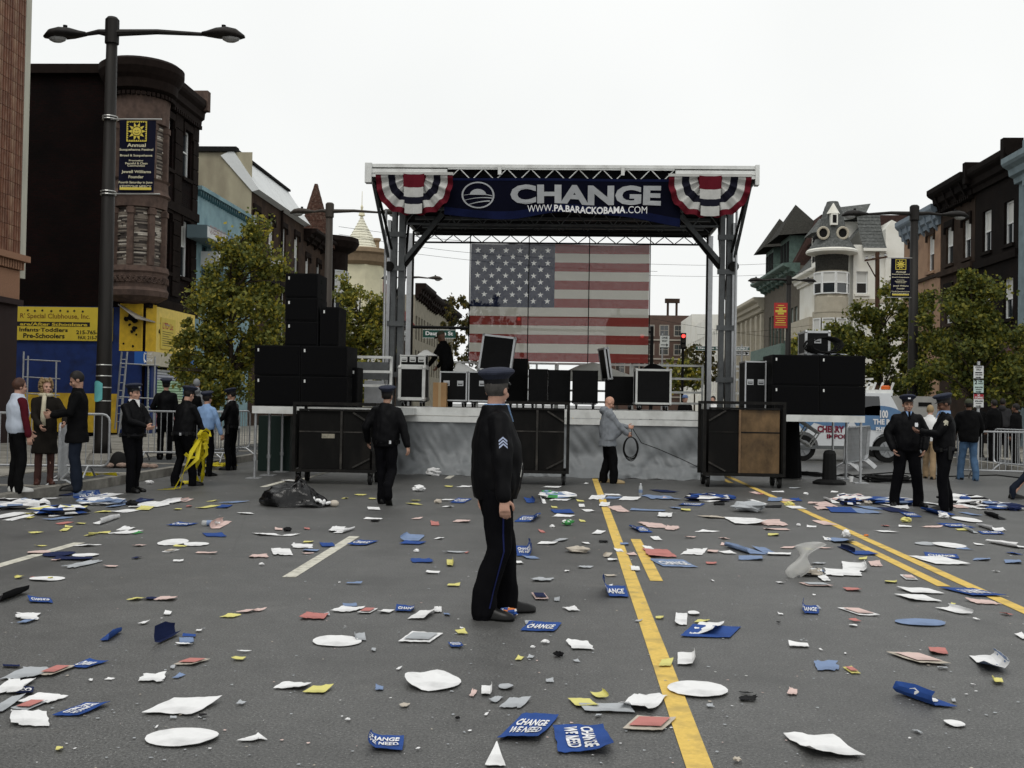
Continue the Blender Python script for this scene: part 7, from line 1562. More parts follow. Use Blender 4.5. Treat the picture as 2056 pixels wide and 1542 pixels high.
def wp(P, p): r_ = P['root']; return V(r_.location) + Matrix.Rotation(r_.rotation_euler.z, 3, 'Z') @ (V(p) * P['s'])
hw = wp(o13, o13['wr'][1] + V((0, .08, -.05))); h2 = wp(o13, o13['wr'][0] + V((0, .09, 0)))
q = MB()
for k in range(8):
    ra, rb = .13 + .008 * (k % 3), .2 + .012 * (k % 4); q.tube([hw + V((ra * math.sin(a_) + .01 * (k % 2), -.03 + .012 * k + .01 * math.sin(a_ * 2), -rb + rb * math.cos(a_) - .02)) for a_ in np.linspace(0, 2 * PI, 21)], .008, 5)
end = at(1402, 938, 21.6); q.tube([hw + V((.02, 0, .02)), h2, h2.lerp(end, .15) - UP * .2, h2.lerp(end, .4) - UP * .12, h2.lerp(end, .75) - UP * .04, end, end + V((.15, .1, -.2))], .008, 5)
q.build('coiled_cable', M_RUB, None, 'black cable coil in the hands of the man in grey', 'cable')
# the two officers at right, passers-by
o14 = person('officer facing the camera with hands behind back at right', gnd(1820, 1016), 176, 1.75, cap='police', hair='crop', hairm=DHAIR, Lf=(-.19, 0, .09), Rf=(.19, .02, .09), Lt=22, Rt=-22, Lh=(-.24, .1, .93), Rh=(.24, .1, .93), Lp=(-1, -.6, 0), Rp=(1, -.6, 0), collar=LBLUE, belly=.02, vox=.013, bvox=.0085, puff=.02, skin=SKIN3, tight=1.12)
decal(o14, o14['jacket'], [(-.025, -.03), (.025, -.03), (.032, .01), (.02, .038), (0, .03), (-.02, .038), (-.032, .01)], V((-.11, .3, 1.33)) * o14['s'], (0, -1, 0), (1, 0, 0), (0, 0, 1), 'badge', SILV, o14['root'])
q = MB(); T_ = o14['T']; q.prism([T_((-.016, .118, 1.52)), T_((.016, .118, 1.52)), T_((.02, .145, 1.40)), T_((-.02, .145, 1.40))], V((0, .008, 0))); q.build('necktie', TROUS, o14['root'], loc=(0, 0, 0))
o15 = person('officer in profile looking down at a phone at right', gnd(1896, 1026), 84, 1.77, cap='police', hair='crop', hairm=DHAIR, skin=SKIN2, Lf=(-.1, .04, .09), Rf=(.1, -.06, .09), Lh=(-.04, .36, 1.22), Rh=(.1, .33, 1.2), Lp=(-.8, -.3, -1), Rp=(.8, -.3, -1), hp=22, belly=.03, collar=LBLUE, belt=True, vox=.013, bvox=.0085, tight=1.08)
decal(o15, o15['jacket'], [(-.03, -.045), (.03, -.045), (.036, .02), (.0, .045), (-.036, .02)], (o15['sh'][0] * .7 + o15['el'][0] * .3) * o15['s'], (1, 0, 0), (0, 1, 0), (0, 0, 1), 'shoulder_patch', mat('patch_pale', (.4, .38, .3), .8), o15['root'])
person('passer-by in white T-shirt and khaki trousers behind the right officers', at(1866, 900, 24.5).xy.to_3d(), -25, 1.66, top=WHITE, bottom=mat('khaki', (.28, .2, .12), .85), hair='short', hairm=mat('straw_hair', (.3, .22, .12), .7), lean=8, Lf=(-.1, .2, .09), Rf=(.1, -.2, .09), face=False, vox=.018, bvox=.012)
person('man in black jacket, jeans and olive cap walking away at right', gnd(1944, 964), -8, 1.80, top=BLACKC, bottom=mat('blue_jeans', (.06, .11, .19), .85, var=.2, vs=8), cap='baseball', hair='crop', hairm=DHAIR, skin=SKIN2, Lf=(-.13, .16, .09), Rf=(.13, -.1, .09), Lh=(-.25, .3, 1.0), Rh=(.25, .3, 1.0), face=False, hem=.84, puff=.03, vox=.016, bvox=.012)
for lab, px, Y, h_, hh, tp in (('bystander in black jacket near the right parking signs', 1996, 31, 15, 1.72, BLACKC), ('bystander in black with grey hood at right', 2013, 33, -30, 1.78, mat('dark_grey_top', (.03, .03, .032), .9)), ('bystander in black at the right edge of the picture', 2040, 30, 40, 1.74, BLACKC), ('bystander peering past the parking sign pole', 1964, 33.5, 170, 1.66, BLACKC)):
    person(lab, at(px, 850, Y).xy.to_3d() + V((0, 0, SIDE if Y > 30.5 else .02)), h_, hh, top=tp, bottom=BLACKC, skin=SKIN2, hair='short', hairm=DHAIR, face=False, vox=.02, bvox=.016, hood=(px == 2013))
g = gnd(2040, 1004); person('walker in black striding out at the right edge, one trainer in view', V((g.x + .42, g.y + .05, 0)), -88, 1.74, top=BLACKC, bottom=mat('dark_jeans', (.012, .016, .026), .85), hair='short', hairm=DHAIR, Lf=(-.1, -.42, .1), Rf=(.1, .35, .09), face=False, vox=.018, bvox=.014, tight=.82)
person('bystander in blue cap seen through the back of the stage', at(1376, 800, 36).xy.to_3d(), 150, 1.9, top=BLACKC, bottom=BLACKC, cap='baseball', group='blue', face=False, vox=.022, bvox=.018); person('bystander in white top seen behind the right stage tower', at(1432, 800, 38).xy.to_3d(), 150, 1.9, top=WHITE, bottom=BLACKC, hair='short', hairm=DHAIR, face=False, vox=.022, bvox=.018)
# ------------------------------------------------------------------ litter on the road
random.seed(21)
def paper(name,c,r=.75,**k): return mat(name,c,r,spec=.12,var=.05,vs=6,dirt=tuple(q * .62 for q in c),ds=5,**k)
LC = {'W': paper('paper_white',(.80,.80,.80)),'G': paper('paper_grey',(.42,.44,.46)),'Y': paper('paper_yellow',(.68,.63,.22)),'R': paper('paper_red',(.5,.2,.18)),'S': paper('paper_salmon',(.66,.5,.46)),'B': paper('placard_blue',(.028,.075,.27)),'L': paper('paper_pale_blue',(.2,.27,.42)),'N': paper('paper_navy',(.012,.02,.07)),'K': paper('litter_black',(.009,.009,.01)),'T': paper('paper_tan',(.5,.45,.38)),'V': paper('litter_green',(.06,.26,.08)),'O': paper('paper_orange',(.6,.2,.06))}
CN = {'W': 'white','G': 'grey','Y': 'yellow','R': 'red','S': 'salmon pink','B': 'blue','L': 'pale blue','N': 'navy','K': 'black','T': 'tan','V': 'green','O': 'orange'}
LIT = []          # (object, noun, colour, px, py) for labelling
def foot(x,y,wpx,hpx):
    c = gnd(x,y); k = c.y / F; w = wpx * k; yb = gnd(x,y + hpx / 2).y; yt = gnd(x,max(y - hpx / 2,845)).y
    return c,w,min(yt - yb,max(.75,w * 1.3))
def put(mb,mats,name,label,cat,x,y,noun,col,smooth=False):
    o = mb.build(name,mats,None,smooth=smooth); base_here(o); o.location.z = max(.006,o.location.z); o['category'] = cat
    if label: o['label'] = label
    else: LIT.append((o,noun,col,x,y))
    return o
def sheet(x,y,wpx,hpx,col,label=None,shape='rect',skew=None,curl=.022,flap=0,noun=None,name='paper_sheet',cat='paper',back=None,text=None,z0=None,turn=False):
    """thin curled sheet filling the ground patch under the pixel box"""
    skew = random.uniform(-.7,.7) if skew is None and shape != 'oval' else (skew or 0)
    c,w,d = foot(x,y,wpx,hpx); sd = random.random() * 99; z0 = (.005 + random.random() * .006) if z0 is None else z0; nu,nv = (8,6)
    amp = min(curl,.35 * min(w,d)) * .55; rag = {'rect': .04,'torn': .2,'oval': 0,'tri': .03}[shape]; cs_,sn_ = math.cos(sd),math.sin(sd)
    def f(u,v):
        a,b = 2 * u - 1,2 * v - 1
        if shape == 'oval': m_ = max(abs(a),abs(b)); r_ = math.hypot(a,b); s_ = m_ / r_ if r_ > 1e-6 else 1; a,b = a * s_,b * s_
        if shape == 'tri': a *= (1 - v) * .95 + .05
        ra = rag * noise.noise(V((a * 3 + sd,b * 3,1))) * 2 * max(abs(a),abs(b)); rb = rag * noise.noise(V((a * 3,b * 3 + sd,4))) * 2 * max(abs(a),abs(b))
        px_ = c.x + (a + ra + skew * b) * w / 2 / (1 + abs(skew)); py_ = c.y + (b + rb) * d / 2
        z = z0 + amp * (max(0,a * cs_ + b * sn_ - .15) ** 2 * .8 + .25 * (noise.noise(V((a * 1.2 + sd,b * 1.2,7))) + .3) * max(abs(a),abs(b)))
        if flap: q_ = max(0,(a * (1 if flap > 0 else -1) - .25)) / .75; z += abs(flap) * q_ * (1 - .4 * max(0,b)); px_ -= (1 if flap > 0 else -1) * q_ * q_ * w * .22
        z += min(.006,.03 * w) * abs(noise.noise(V((a * 2.6 + sd,b * 2.6,11)))); return V((px_,py_,max(.004,z)))
    mb = MB(); mb.grid(f,nu,nv,thick=(0,0,.002)); ms = [LC[col]]
    if back: ms.append(LC[back]); n_ = nu * nv; mb.m = [1 if i < n_ else 0 for i in range(len(mb.m))]
    if text or col in 'B' and text is None and wpx > 34 and random.random() < .5:            # printed letters lie on the sheet
        ms.append(LC['W']); mi = len(ms) - 1; ln = text or random.choice((['CHANGE','WE NEED'],['CHANGE'],['WE NEED']))
        for k,s_ in enumerate(ln):
            vs,fs = text_data(s_,.03); h_ = .62 / len(ln); P = []
            for a,b in vs: q_ = .2 + h_ * (len(ln) - 1 - k) + b * h_ * .8; p = f(q_,1 - (.1 + .8 * a)) if turn else f(.1 + .8 * a,q_); P.append(p + UP * .007)
            mb.add(P,fs,mi)
    return put(mb,ms,name,label,cat,x,y,noun or ('paper sheet' if shape == 'rect' else 'torn paper piece' if shape == 'torn' else 'oval paper fan' if shape == 'oval' else 'paper corner'),col)
def ball(x,y,wpx,hpx,col,label=None,noun='crumpled paper',name='crumpled_paper',cat='paper',flat=.5,cols=None):
    c,w,d = foot(x,y,wpx,hpx); d = min(d,w * .8); sd = random.random() * 99; mb = MB(); n,k = 12,8; h = min(w * flat,hpx * c.y / F * .8 + .02)
    for j in range(k + 1):
        for i in range(n):
            th = 2 * PI * i / n; ph = PI * j / k; p = V((math.sin(ph) * math.cos(th),math.sin(ph) * math.sin(th),math.cos(ph))); r_ = 1 + .55 * noise.noise(p * 2.2 + V((sd,0,0))) + .25 * noise.noise(p * 5 + V((0,sd,0)))
            q = V((p.x * r_ * w / 2,p.y * r_ * d / 2,p.z * r_ * h / 2)); q.z = max(q.z,-h * .42); mb.v.append((c.x + q.x,c.y + q.y,.006 + h * .42 + q.z))
    mb.f = [(j * n + i,(j + 1) * n + i,(j + 1) * n + (i + 1) % n,j * n + (i + 1) % n) for j in range(k) for i in range(n)]; mb.m = [0] * len(mb.f); ms = [LC[col]]
    if cols: ms = [LC[q] for q in cols]; mb.m = [int(abs(noise.noise(V((f[0] * .37 + sd,f[1] * .11,0)))) * 2.2 * len(ms)) % len(ms) for f in mb.f]
    return put(mb,ms,name,label,cat,x,y,noun,col)
def card(x,y,wpx,hpx,inner,label=None,rim='W',skew=.3,noun='printed card'):
    o = sheet(x,y,wpx,hpx,rim,label,'rect',skew,.012,noun=noun,name='printed_card',cat='card',text=[])
    c,w,d = foot(x,y,wpx,hpx); z = .012; P = []
    for a,b in ((-.8,-.7),(.8,-.7),(.8,.7),(-.8,.7)): P.append(V(((a + skew * b) * w / 2 / (1 + abs(skew)),b * d / 2,z)) - V((o.location.x - c.x,o.location.y - c.y,0)))
    MB().add(P,[(0,1,2,3)]).build('print',LC[inner],o,loc=(0,0,0)); return o
def zoomed(x0,y0,s,items):
    for it in items:
        k,zx,zy,zw,zh,col = it[:6]; o = it[6] if len(it) > 6 else {}; x,y,w,h = x0 + zx / s,y0 + zy / s,zw / s,zh / s
        if 'label' not in o: k_ = 1.12 if y < 1075 else .88; w *= k_; h *= k_
        if k == 's': sheet(x,y,w * .93,h * (.8 if h < 12 else .95),col,**o)
        elif k == 't': sheet(x,y,w,h,col,**{'shape': 'torn',**o})
        elif k == 'o': sheet(x,y,w,h,col,**{'shape': 'oval',**o})
        elif k == 'f': sheet(x,y,w,h * .75,col,**{'flap': random.choice((-1,1)) * .7 * h * gnd(x,y).y / F * .8,**o})
        elif k == 'c': ball(x,y,w,h,col,**o)
        elif k == 'p': card(x,y,w,h,col,**o)
L = lambda s_,**k: dict(label=s_,**k)
zoomed(0,960,3.954,[('o',190,165,160,50,'W',L('white oval paper fan lying on the kerb litter heap at left')),('t',60,230,150,60,'W'),('c',130,240,60,50,'W'),('c',250,235,130,90,'K',dict(cols='KWNR',label='mixed dark litter heap against the left kerb',name='litter_heap',cat='litter')),('c',330,230,90,60,'N',dict(cols='KLW',label='smaller mixed litter heap right of the dark one by the kerb',name='litter_heap',cat='litter')),('s',60,300,140,50,'W'),('t',150,320,90,40,'W'),('s',300,280,110,30,'Y'),('s',235,320,70,18,'Y'),('s',465,325,150,30,'L'),('o',480,292,90,36,'W'),('t',520,240,130,46,'L'),('f',710,150,140,80,'B',L('blue placard with raised corner against the left kerb',back='L')),('t',830,145,130,40,'W'),('f',835,200,120,50,'W'),('s',650,240,90,20,'Y'),('s',560,130,220,34,'N',L('navy placard lying below the barrier foot by the kerb')),('s',390,165,160,14,'W'),('s',965,215,80,50,'L'),('c',1050,225,100,70,'K',L('black rag ball on the road right of the left kerb',name='rag',cat='rag')),('s',1130,185,170,40,'N'),('s',1080,185,100,24,'L'),('t',1200,215,220,40,'W'),('s',1150,245,160,30,'Y'),('t',1320,185,80,30,'W'),('f',1400,190,90,40,'W'),('f',1480,180,80,30,'S'),('s',1010,265,170,30,'W',dict(skew=.3)),('s',830,270,110,16,'Y'),('s',1500,228,70,10,'R'),('s',1410,252,60,10,'Y'),('s',1690,185,60,14,'Y'),('s',1860,195,200,16,'L'),('s',1655,232,120,30,'Y'),('s',1780,228,120,30,'B'),('s',1950,285,170,12,'W'),('f',860,345,150,80,'W',L('white sheet with tall raised corner left of the long curb shadow')),('s',515,362,70,24,'R'),('s',640,366,80,10,'Y'),('s',545,393,90,10,'Y'),('s',515,416,90,22,'Y'),('s',285,440,80,14,'Y'),('f',735,455,90,30,'Y'),('s',825,440,100,10,'Y'),('t',1000,408,110,24,'W'),('t',1000,438,190,22,'W'),('s',1090,442,60,14,'V'),('s',1450,372,190,26,'B'),('f',1740,375,170,80,'S',L('salmon pink paper standing folded beside the water bottle')),('s',1700,455,290,34,'B',L('blue placard lying flat below the folded salmon paper')),('o',1375,515,220,50,'W',L('white oval fan half raised left of another oval')),('o',1560,530,220,34,'W'),('s',1430,545,120,12,'Y'),('s',690,540,240,22,'W',dict(skew=.5)),('s',325,543,100,12,'Y'),('s',1105,541,110,16,'S'),('p',1355,583,100,26,'T'),('s',1640,600,210,14,'S'),('o',310,595,200,30,'S'),('o',470,610,240,44,'N',L('navy printed oval fan lying on the left lane line',back='W')),('o',680,617,240,32,'W'),('s',580,645,380,30,'N',L('long navy strip with red end left on the road')),('s',445,655,110,16,'S'),('t',660,690,180,60,'G',L('crumpled translucent plastic scrap below the left lane line')),('s',880,708,120,14,'S'),('s',1415,663,130,16,'W'),('s',1085,640,70,18,'N'),('f',145,795,90,24,'Y'),('o',375,805,280,38,'W',L('white oval fan smeared with yellow at far left')),('s',400,800,80,14,'Y'),('s',255,793,26,12,'R'),('f',85,950,170,110,'K',L('black folded placard standing up at the left edge')),('s',320,978,330,44,'B',L('blue placard lying at the left edge beside the black flap')),('s',1080,968,140,28,'Y'),('s',1195,963,110,30,'N'),('t',1320,965,170,30,'S'),('t',210,1105,290,48,'W',L('torn white paper shaped like a boat at the left edge')),('t',215,1147,120,30,'L'),('f',895,1262,130,100,'B',L('small blue scrap curling up in the lower left')),('f',1320,1280,100,110,'N',L('navy placard corner standing up in the lower left',flap=-.1)),('s',1480,1300,210,50,'L',L('pale blue sheet beside the standing navy corner')),('s',1500,1262,150,20,'B'),('s',1460,1330,200,20,'W'),('s',1830,1102,180,30,'Y'),('s',1960,1065,180,30,'S',dict(skew=.6)),('t',1330,1083,90,24,'W'),('t',1145,1158,70,22,'W'),('s',1580,1220,70,16,'W'),('t',2010,625,80,26,'S')])
zoomed(0,1240,3.954,[('s',700,380,250,60,'B',L('blue placard with white letters at the left edge, upper of the pile',skew=.5,text=['CHANGE'])),('p',440,435,180,80,'R',dict(label='red printed card among the placards at left edge',rim='T')),('t',220,455,260,100,'G',L('grey curled paper beside the red printed card')),('s',90,395,220,26,'N'),('t',110,560,300,110,'W',L('large white sheet at left edge above the dark placard')),('s',200,595,240,60,'N',L('dark blue placard with curled loop letters at left edge',text=['CO'])),('t',330,660,360,60,'W',L('long white torn strip below the dark blue placard')),('p',240,710,180,80,'R',dict(label='red and white photo card low at left edge',rim='G')),('s',650,740,340,110,'B',L('blue placard reading CHANGE WE NEED at lower left',skew=.45,text=['CHANGE','WE NEED'],turn=True)),('t',230,810,520,120,'W',L('big white sheet curling at the lower left edge')),('t',60,700,160,140,'G'),('t',1210,490,220,60,'W',L('ragged white paper scrap shaped like a star at lower left')),('s',1420,475,90,40,'L'),('p',1525,362,230,50,'R',dict(label='red printed card lying alone at lower left',rim='T',skew=.4)),('s',1895,337,120,28,'Y'),('s',1940,278,140,10,'W'),('t',1370,403,70,22,'G'),('s',1450,720,540,130,'W',L('clean white sheet lying flat at lower left',skew=.25,curl=.03)),('o',1445,962,580,155,'W',L('large white oval fan with small blue print at lower left',curl=.03)),('t',470,1055,100,30,'Y'),('t',1915,692,70,24,'G'),('s',1375,805,80,16,'G'),('t',1610,790,90,18,'K'),('t',1245,880,30,24,'W'),('s',2010,965,220,60,'W',L('white wedge shaped paper near the bottom left of centre',shape='tri')),('t',720,507,50,18,'W'),('s',870,497,90,14,'W')])
zoomed(500,960,3.954,[('s',340,25,220,14,'W'),('c',1350,105,100,50,'W',dict(label='white paper cup lying on its side beyond the walking officer',noun='cup',name='paper_cup',cat='cup')),('s',1685,183,150,60,'B',L('blue placard half hidden behind the standing officer')),('c',1500,200,60,26,'T'),('s',1310,210,150,12,'Y'),('s',1320,182,70,8,'Y'),('s',1585,70,60,10,'Y'),('s',1710,72,120,10,'W'),('s',990,248,130,18,'W'),('s',985,330,140,8,'W'),('t',1000,343,60,12,'K'),('s',1335,325,80,12,'S'),('s',885,137,80,10,'Y'),('s',980,168,60,8,'Y'),('s',762,163,40,8,'Y'),('s',1570,178,140,14,'W'),('s',1580,230,90,10,'W'),('t',1475,365,90,24,'R'),('t',1690,345,110,16,'S'),('s',235,410,90,16,'S'),('c',305,425,60,26,'K'),('s',460,405,70,12,'R'),('s',140,452,300,20,'W',L('long white strip left of the broken lane line')),('s',330,457,160,22,'W'),('t',700,410,130,36,'W'),('f',770,425,130,40,'W'),('s',470,512,100,14,'Y'),('t',420,545,250,34,'W'),('s',620,535,190,36,'B',L('blue placard touching the broken lane line on its left')),('s',905,520,220,46,'B',L('blue placard right of the broken lane line')),('t',260,595,260,44,'W',L('white torn sheet with pink end left of the lane line')),('t',90,625,180,24,'S'),('s',490,580,150,24,'L'),('s',465,602,110,12,'S'),('f',1280,480,190,60,'L',L('pale blue crumpled placard between lane line and officer')),('s',1300,520,240,28,'B'),('s',1510,483,90,18,'W'),('c',1330,588,50,26,'W'),('t',1640,592,230,14,'G'),('s',1730,595,40,16,'R'),('s',1370,660,220,36,'B',L('blue torn placard left of the standing officer',shape='torn')),('f',1605,680,110,66,'Y',L('bent bright yellow paper left of the standing officer')),('s',1625,857,120,20,'Y'),('s',1460,755,130,22,'W'),('c',100,695,46,30,'W'),('s',835,842,150,12,'L'),('c',718,836,22,22,'W'),('s',800,1015,180,34,'L'),('t',780,1050,240,40,'W',L('white torn sheet in the row left of the officer shoes')),('p',940,1060,130,40,'R',dict(label='small red and white card in the row left of officer shoes')),('s',1090,1065,150,34,'W'),('f',1260,1050,210,50,'B',L('blue folded placard in the row left of officer shoes')),('s',1375,1095,200,66,'W',L('white paper bag piece nearest the officer left shoe',curl=.1)),('t',520,1105,190,44,'R',L('red ribbon scrap left of the card row',shape='torn')),('s',620,1090,80,20,'G'),('t',1500,1055,90,40,'W'),('s',1570,1088,80,24,'L'),('c',1910,935,60,70,'W'),('s',70,1055,150,24,'S',dict(skew=.5))])
zoomed(500,1240,3.954,[('o',700,197,390,80,'W',L('white oval fan with grey flap left of the photo card',curl=.03)),('f',865,165,170,60,'G',L('grey printed flap resting on the oval fan')),('p',1365,167,310,76,'G',dict(label='white bordered card with grey photograph lying on the road',rim='W',skew=.25)),('s',1685,125,140,34,'Y'),('t',1640,228,160,40,'B'),('t',1690,93,50,14,'W'),('o',1460,520,450,145,'W',L('white oval fan with bent rim and red print below the photo card',curl=.12)),('t',345,552,260,50,'W',L('white curved strip left of the bright yellow paper')),('s',550,582,220,56,'Y',L('bright yellow paper lying left of centre foreground')),('s',1035,570,95,40,'L'),('t',1235,708,90,30,'T'),('t',1190,415,50,20,'W'),('t',990,262,54,28,'G'),('c',785,822,44,26,'W'),('c',1655,812,44,22,'K'),('t',1780,610,60,50,'S'),('f',1900,590,130,100,'W',L('white crumpled wrapper standing up near centre foreground')),('t',1960,660,120,50,'G'),('f',1050,1010,390,150,'B',L('blue torn placard with white letters at bottom centre left',skew=-.1,text=['CHANGE','WE NEED'])),('s',80,955,190,50,'W',L('white wedge paper at the bottom left of centre',shape='tri')),('s',1960,1100,200,190,'W',L('white pointed sheet cut by the bottom edge',shape='tri')),('t',1340,1056,40,18,'W'),('t',1885,776,40,22,'W')])
zoomed(1000,960,3.807,[('s',675,45,40,8,'W'),('s',410,72,150,14,'W'),('c',380,130,100,36,'L',dict(cols='VLW',label='crushed plastic bottle right of the standing officer',name='crushed_bottle',cat='bottle')),('f',250,175,110,50,'B'),('f',340,180,60,40,'W'),('t',500,160,180,40,'W'),('s',480,145,130,12,'W'),('s',630,178,60,10,'Y'),('t',760,150,130,40,'W'),('s',880,132,130,8,'W'),('s',870,155,160,14,'L'),('t',1010,160,170,22,'W'),('s',1270,103,200,20,'N'),('t',1230,150,240,26,'L'),('s',1290,158,90,12,'S'),('f',1520,165,170,60,'N',L('navy placard with raised flap between the yellow lines',back='W')),('s',1480,205,220,20,'B'),('t',1680,160,140,40,'W'),('s',1690,200,100,18,'K'),('c',1760,165,100,30,'B'),('s',1500,130,60,8,'Y'),('s',1970,118,70,18,'S'),('t',1980,185,90,26,'W'),('t',815,205,90,34,'W'),('t',920,240,170,50,'S',L('tangle of salmon streamers right of the left yellow line',shape='torn',name='streamer')),('t',640,215,40,16,'W'),('s',430,225,50,12,'Y'),('s',490,260,180,26,'B'),('s',690,252,100,18,'W'),('s',500,293,170,16,'W'),('f',250,315,230,70,'B',L('blue placard with tall raised corner right of the officer')),('c',530,362,90,54,'V',dict(cols='VVW',label='green crumpled bottle on the road right of the officer',name='green_bottle',cat='bottle')),('c',415,378,34,36,'W'),('s',335,412,60,20,'R'),('s',645,332,50,12,'Y'),('t',1275,285,140,34,'W',L('white curved tray between the yellow lines')),('s',1145,250,270,10,'L'),('s',1435,247,80,16,'Y'),('s',1360,232,100,14,'L'),('t',1200,365,210,30,'S'),('t',1330,385,120,26,'S'),('f',1070,398,200,50,'B',L('blue crumpled placard below the salmon streamers')),('s',770,422,110,24,'W'),('c',1920,255,230,90,'G',dict(label='clear crumpled plastic sheet by the right yellow line',noun='plastic',name='plastic_sheet',cat='plastic sheet',flat=.35)),('s',1890,335,270,70,'W',L('white folded sheet below the clear plastic sheet',curl=.1)),('t',1640,302,190,14,'T'),('s',1600,412,190,10,'W'),('s',1470,457,120,10,'S'),('s',1730,465,100,14,'S'),('s',1735,513,110,18,'S'),('t',1210,468,90,26,'W'),('s',380,503,190,26,'W'),('t',480,478,140,26,'G'),('s',670,502,80,16,'W'),('t',805,487,80,16,'K'),('s',210,560,200,90,'B',L('blue tray shaped placard standing behind the officer right leg',curl=.02,flap=.12)),('s',250,612,180,26,'L'),('c',610,568,190,40,'T',dict(label='crumpled brown paper bag right of the officer',noun='bag')),('t',920,556,80,24,'W'),('s',965,507,80,24,'L'),('f',830,595,110,40,'T'),('s',875,630,90,22,'W'),('s',1020,588,100,20,'S'),('t',1150,540,90,24,'W'),('t',1230,580,210,60,'R',L('crushed red wrapper right of the short yellow dash',shape='torn')),('t',1500,570,230,40,'W',L('white curled strip right of the red wrapper')),('f',1860,555,320,70,'L',L('crumpled pale blue placard heap between the yellow lines')),('s',1640,565,130,26,'S'),('s',1750,575,150,24,'W'),('s',1930,615,260,44,'L'),('s',1340,657,360,52,'L',L('flat pale blue placard beside the short yellow dash',text=['CHANGE'])),('s',1630,656,100,18,'R'),('t',1050,700,80,30,'W'),('s',150,650,120,30,'W'),('t',665,685,140,16,'G'),('s',525,715,50,16,'W'),('s',860,750,120,16,'T'),('t',335,783,200,26,'G'),('f',870,875,230,100,'B',L('blue placard folded into a tent left of the yellow line',flap=-.14)),('p',320,912,140,46,'N',dict(label='navy card with pink rim right of the officer shoe',rim='S',skew=-.4)),('t',450,933,50,28,'G'),('t',560,1010,150,26,'W'),('c',75,1065,150,86,'B',dict(cols='BOWB',label='crumpled blue and orange snack bag beside the officer shoe',name='snack_bag',cat='bag')),('s',330,1145,330,66,'B',L('blue placard lying flat below the officer shoes',text=['CHANGE'])),('s',1235,1073,80,24,'Y'),('s',1400,1085,150,90,'W',L('white folded paper behind the rolled placard',curl=.1)),('o',1495,1040,100,34,'W'),('s',1560,1100,160,30,'Y'),('s',1600,1160,340,90,'W',L('white placard back curling over a blue placard right of the line',curl=.14,back='B')),('s',1630,1180,540,90,'B',L('blue placard under the white curled one right of the line')),('t',240,1110,90,30,'G'),('s',1075,1097,80,16,'G'),('s',860,830,40,12,'W'),('s',1640,788,30,14,'W')])
zoomed(1000,1240,3.807,[('c',362,200,66,40,'W'),('c',265,237,40,24,'W'),('t',630,222,210,60,'W',L('folded white card with black tip near centre foreground')),('c',460,300,90,26,'K'),('s',165,320,80,34,'Y'),('s',250,312,70,24,'G'),('s',600,340,70,16,'G'),('s',1285,362,140,50,'Y',L('pale yellow card stuck across the yellow line',z0=.012)),('f',1460,325,210,120,'W',L('white wrapper with raised pointed end beside the yellow line')),('o',60,540,130,46,'G'),('t',395,492,70,24,'G'),('t',130,665,230,70,'G',L('grey crushed wrapper strip left of the yellow papers')),('f',790,605,170,50,'Y',L('yellow folded strip above the larger yellow paper')),('s',650,665,250,64,'Y',L('larger pale yellow paper near the crumpled white plastic')),('s',830,705,440,60,'G',L('grey printed leaflet below the pale yellow paper')),('t',1110,665,400,130,'W',L('crumpled white plastic bag left of the yellow line in foreground',curl=.1)),('o',1525,563,455,115,'W',L('plain white oval fan lying right across the yellow line',curl=.01,z0=.012)),('p',1160,825,430,100,'R',dict(label='long red and white printed card left of the yellow line',rim='T',skew=.45)),('s',240,850,480,210,'B',L('blue placard reading CHANGE WE NEED with emblem at bottom centre, left one',skew=.5,text=['CHANGE','WE NEED'],curl=.05)),('s',640,945,480,210,'B',L('blue placard reading CHANGE WE NEED at bottom centre, right one',skew=-.12,text=['CHANGE','WE NEED'],curl=.07,turn=True)),('s',1895,585,130,12,'K'),('t',1915,630,170,34,'K'),('t',1620,685,60,20,'G'),('c',1830,1105,70,34,'T'),('t',765,762,60,20,'G')])
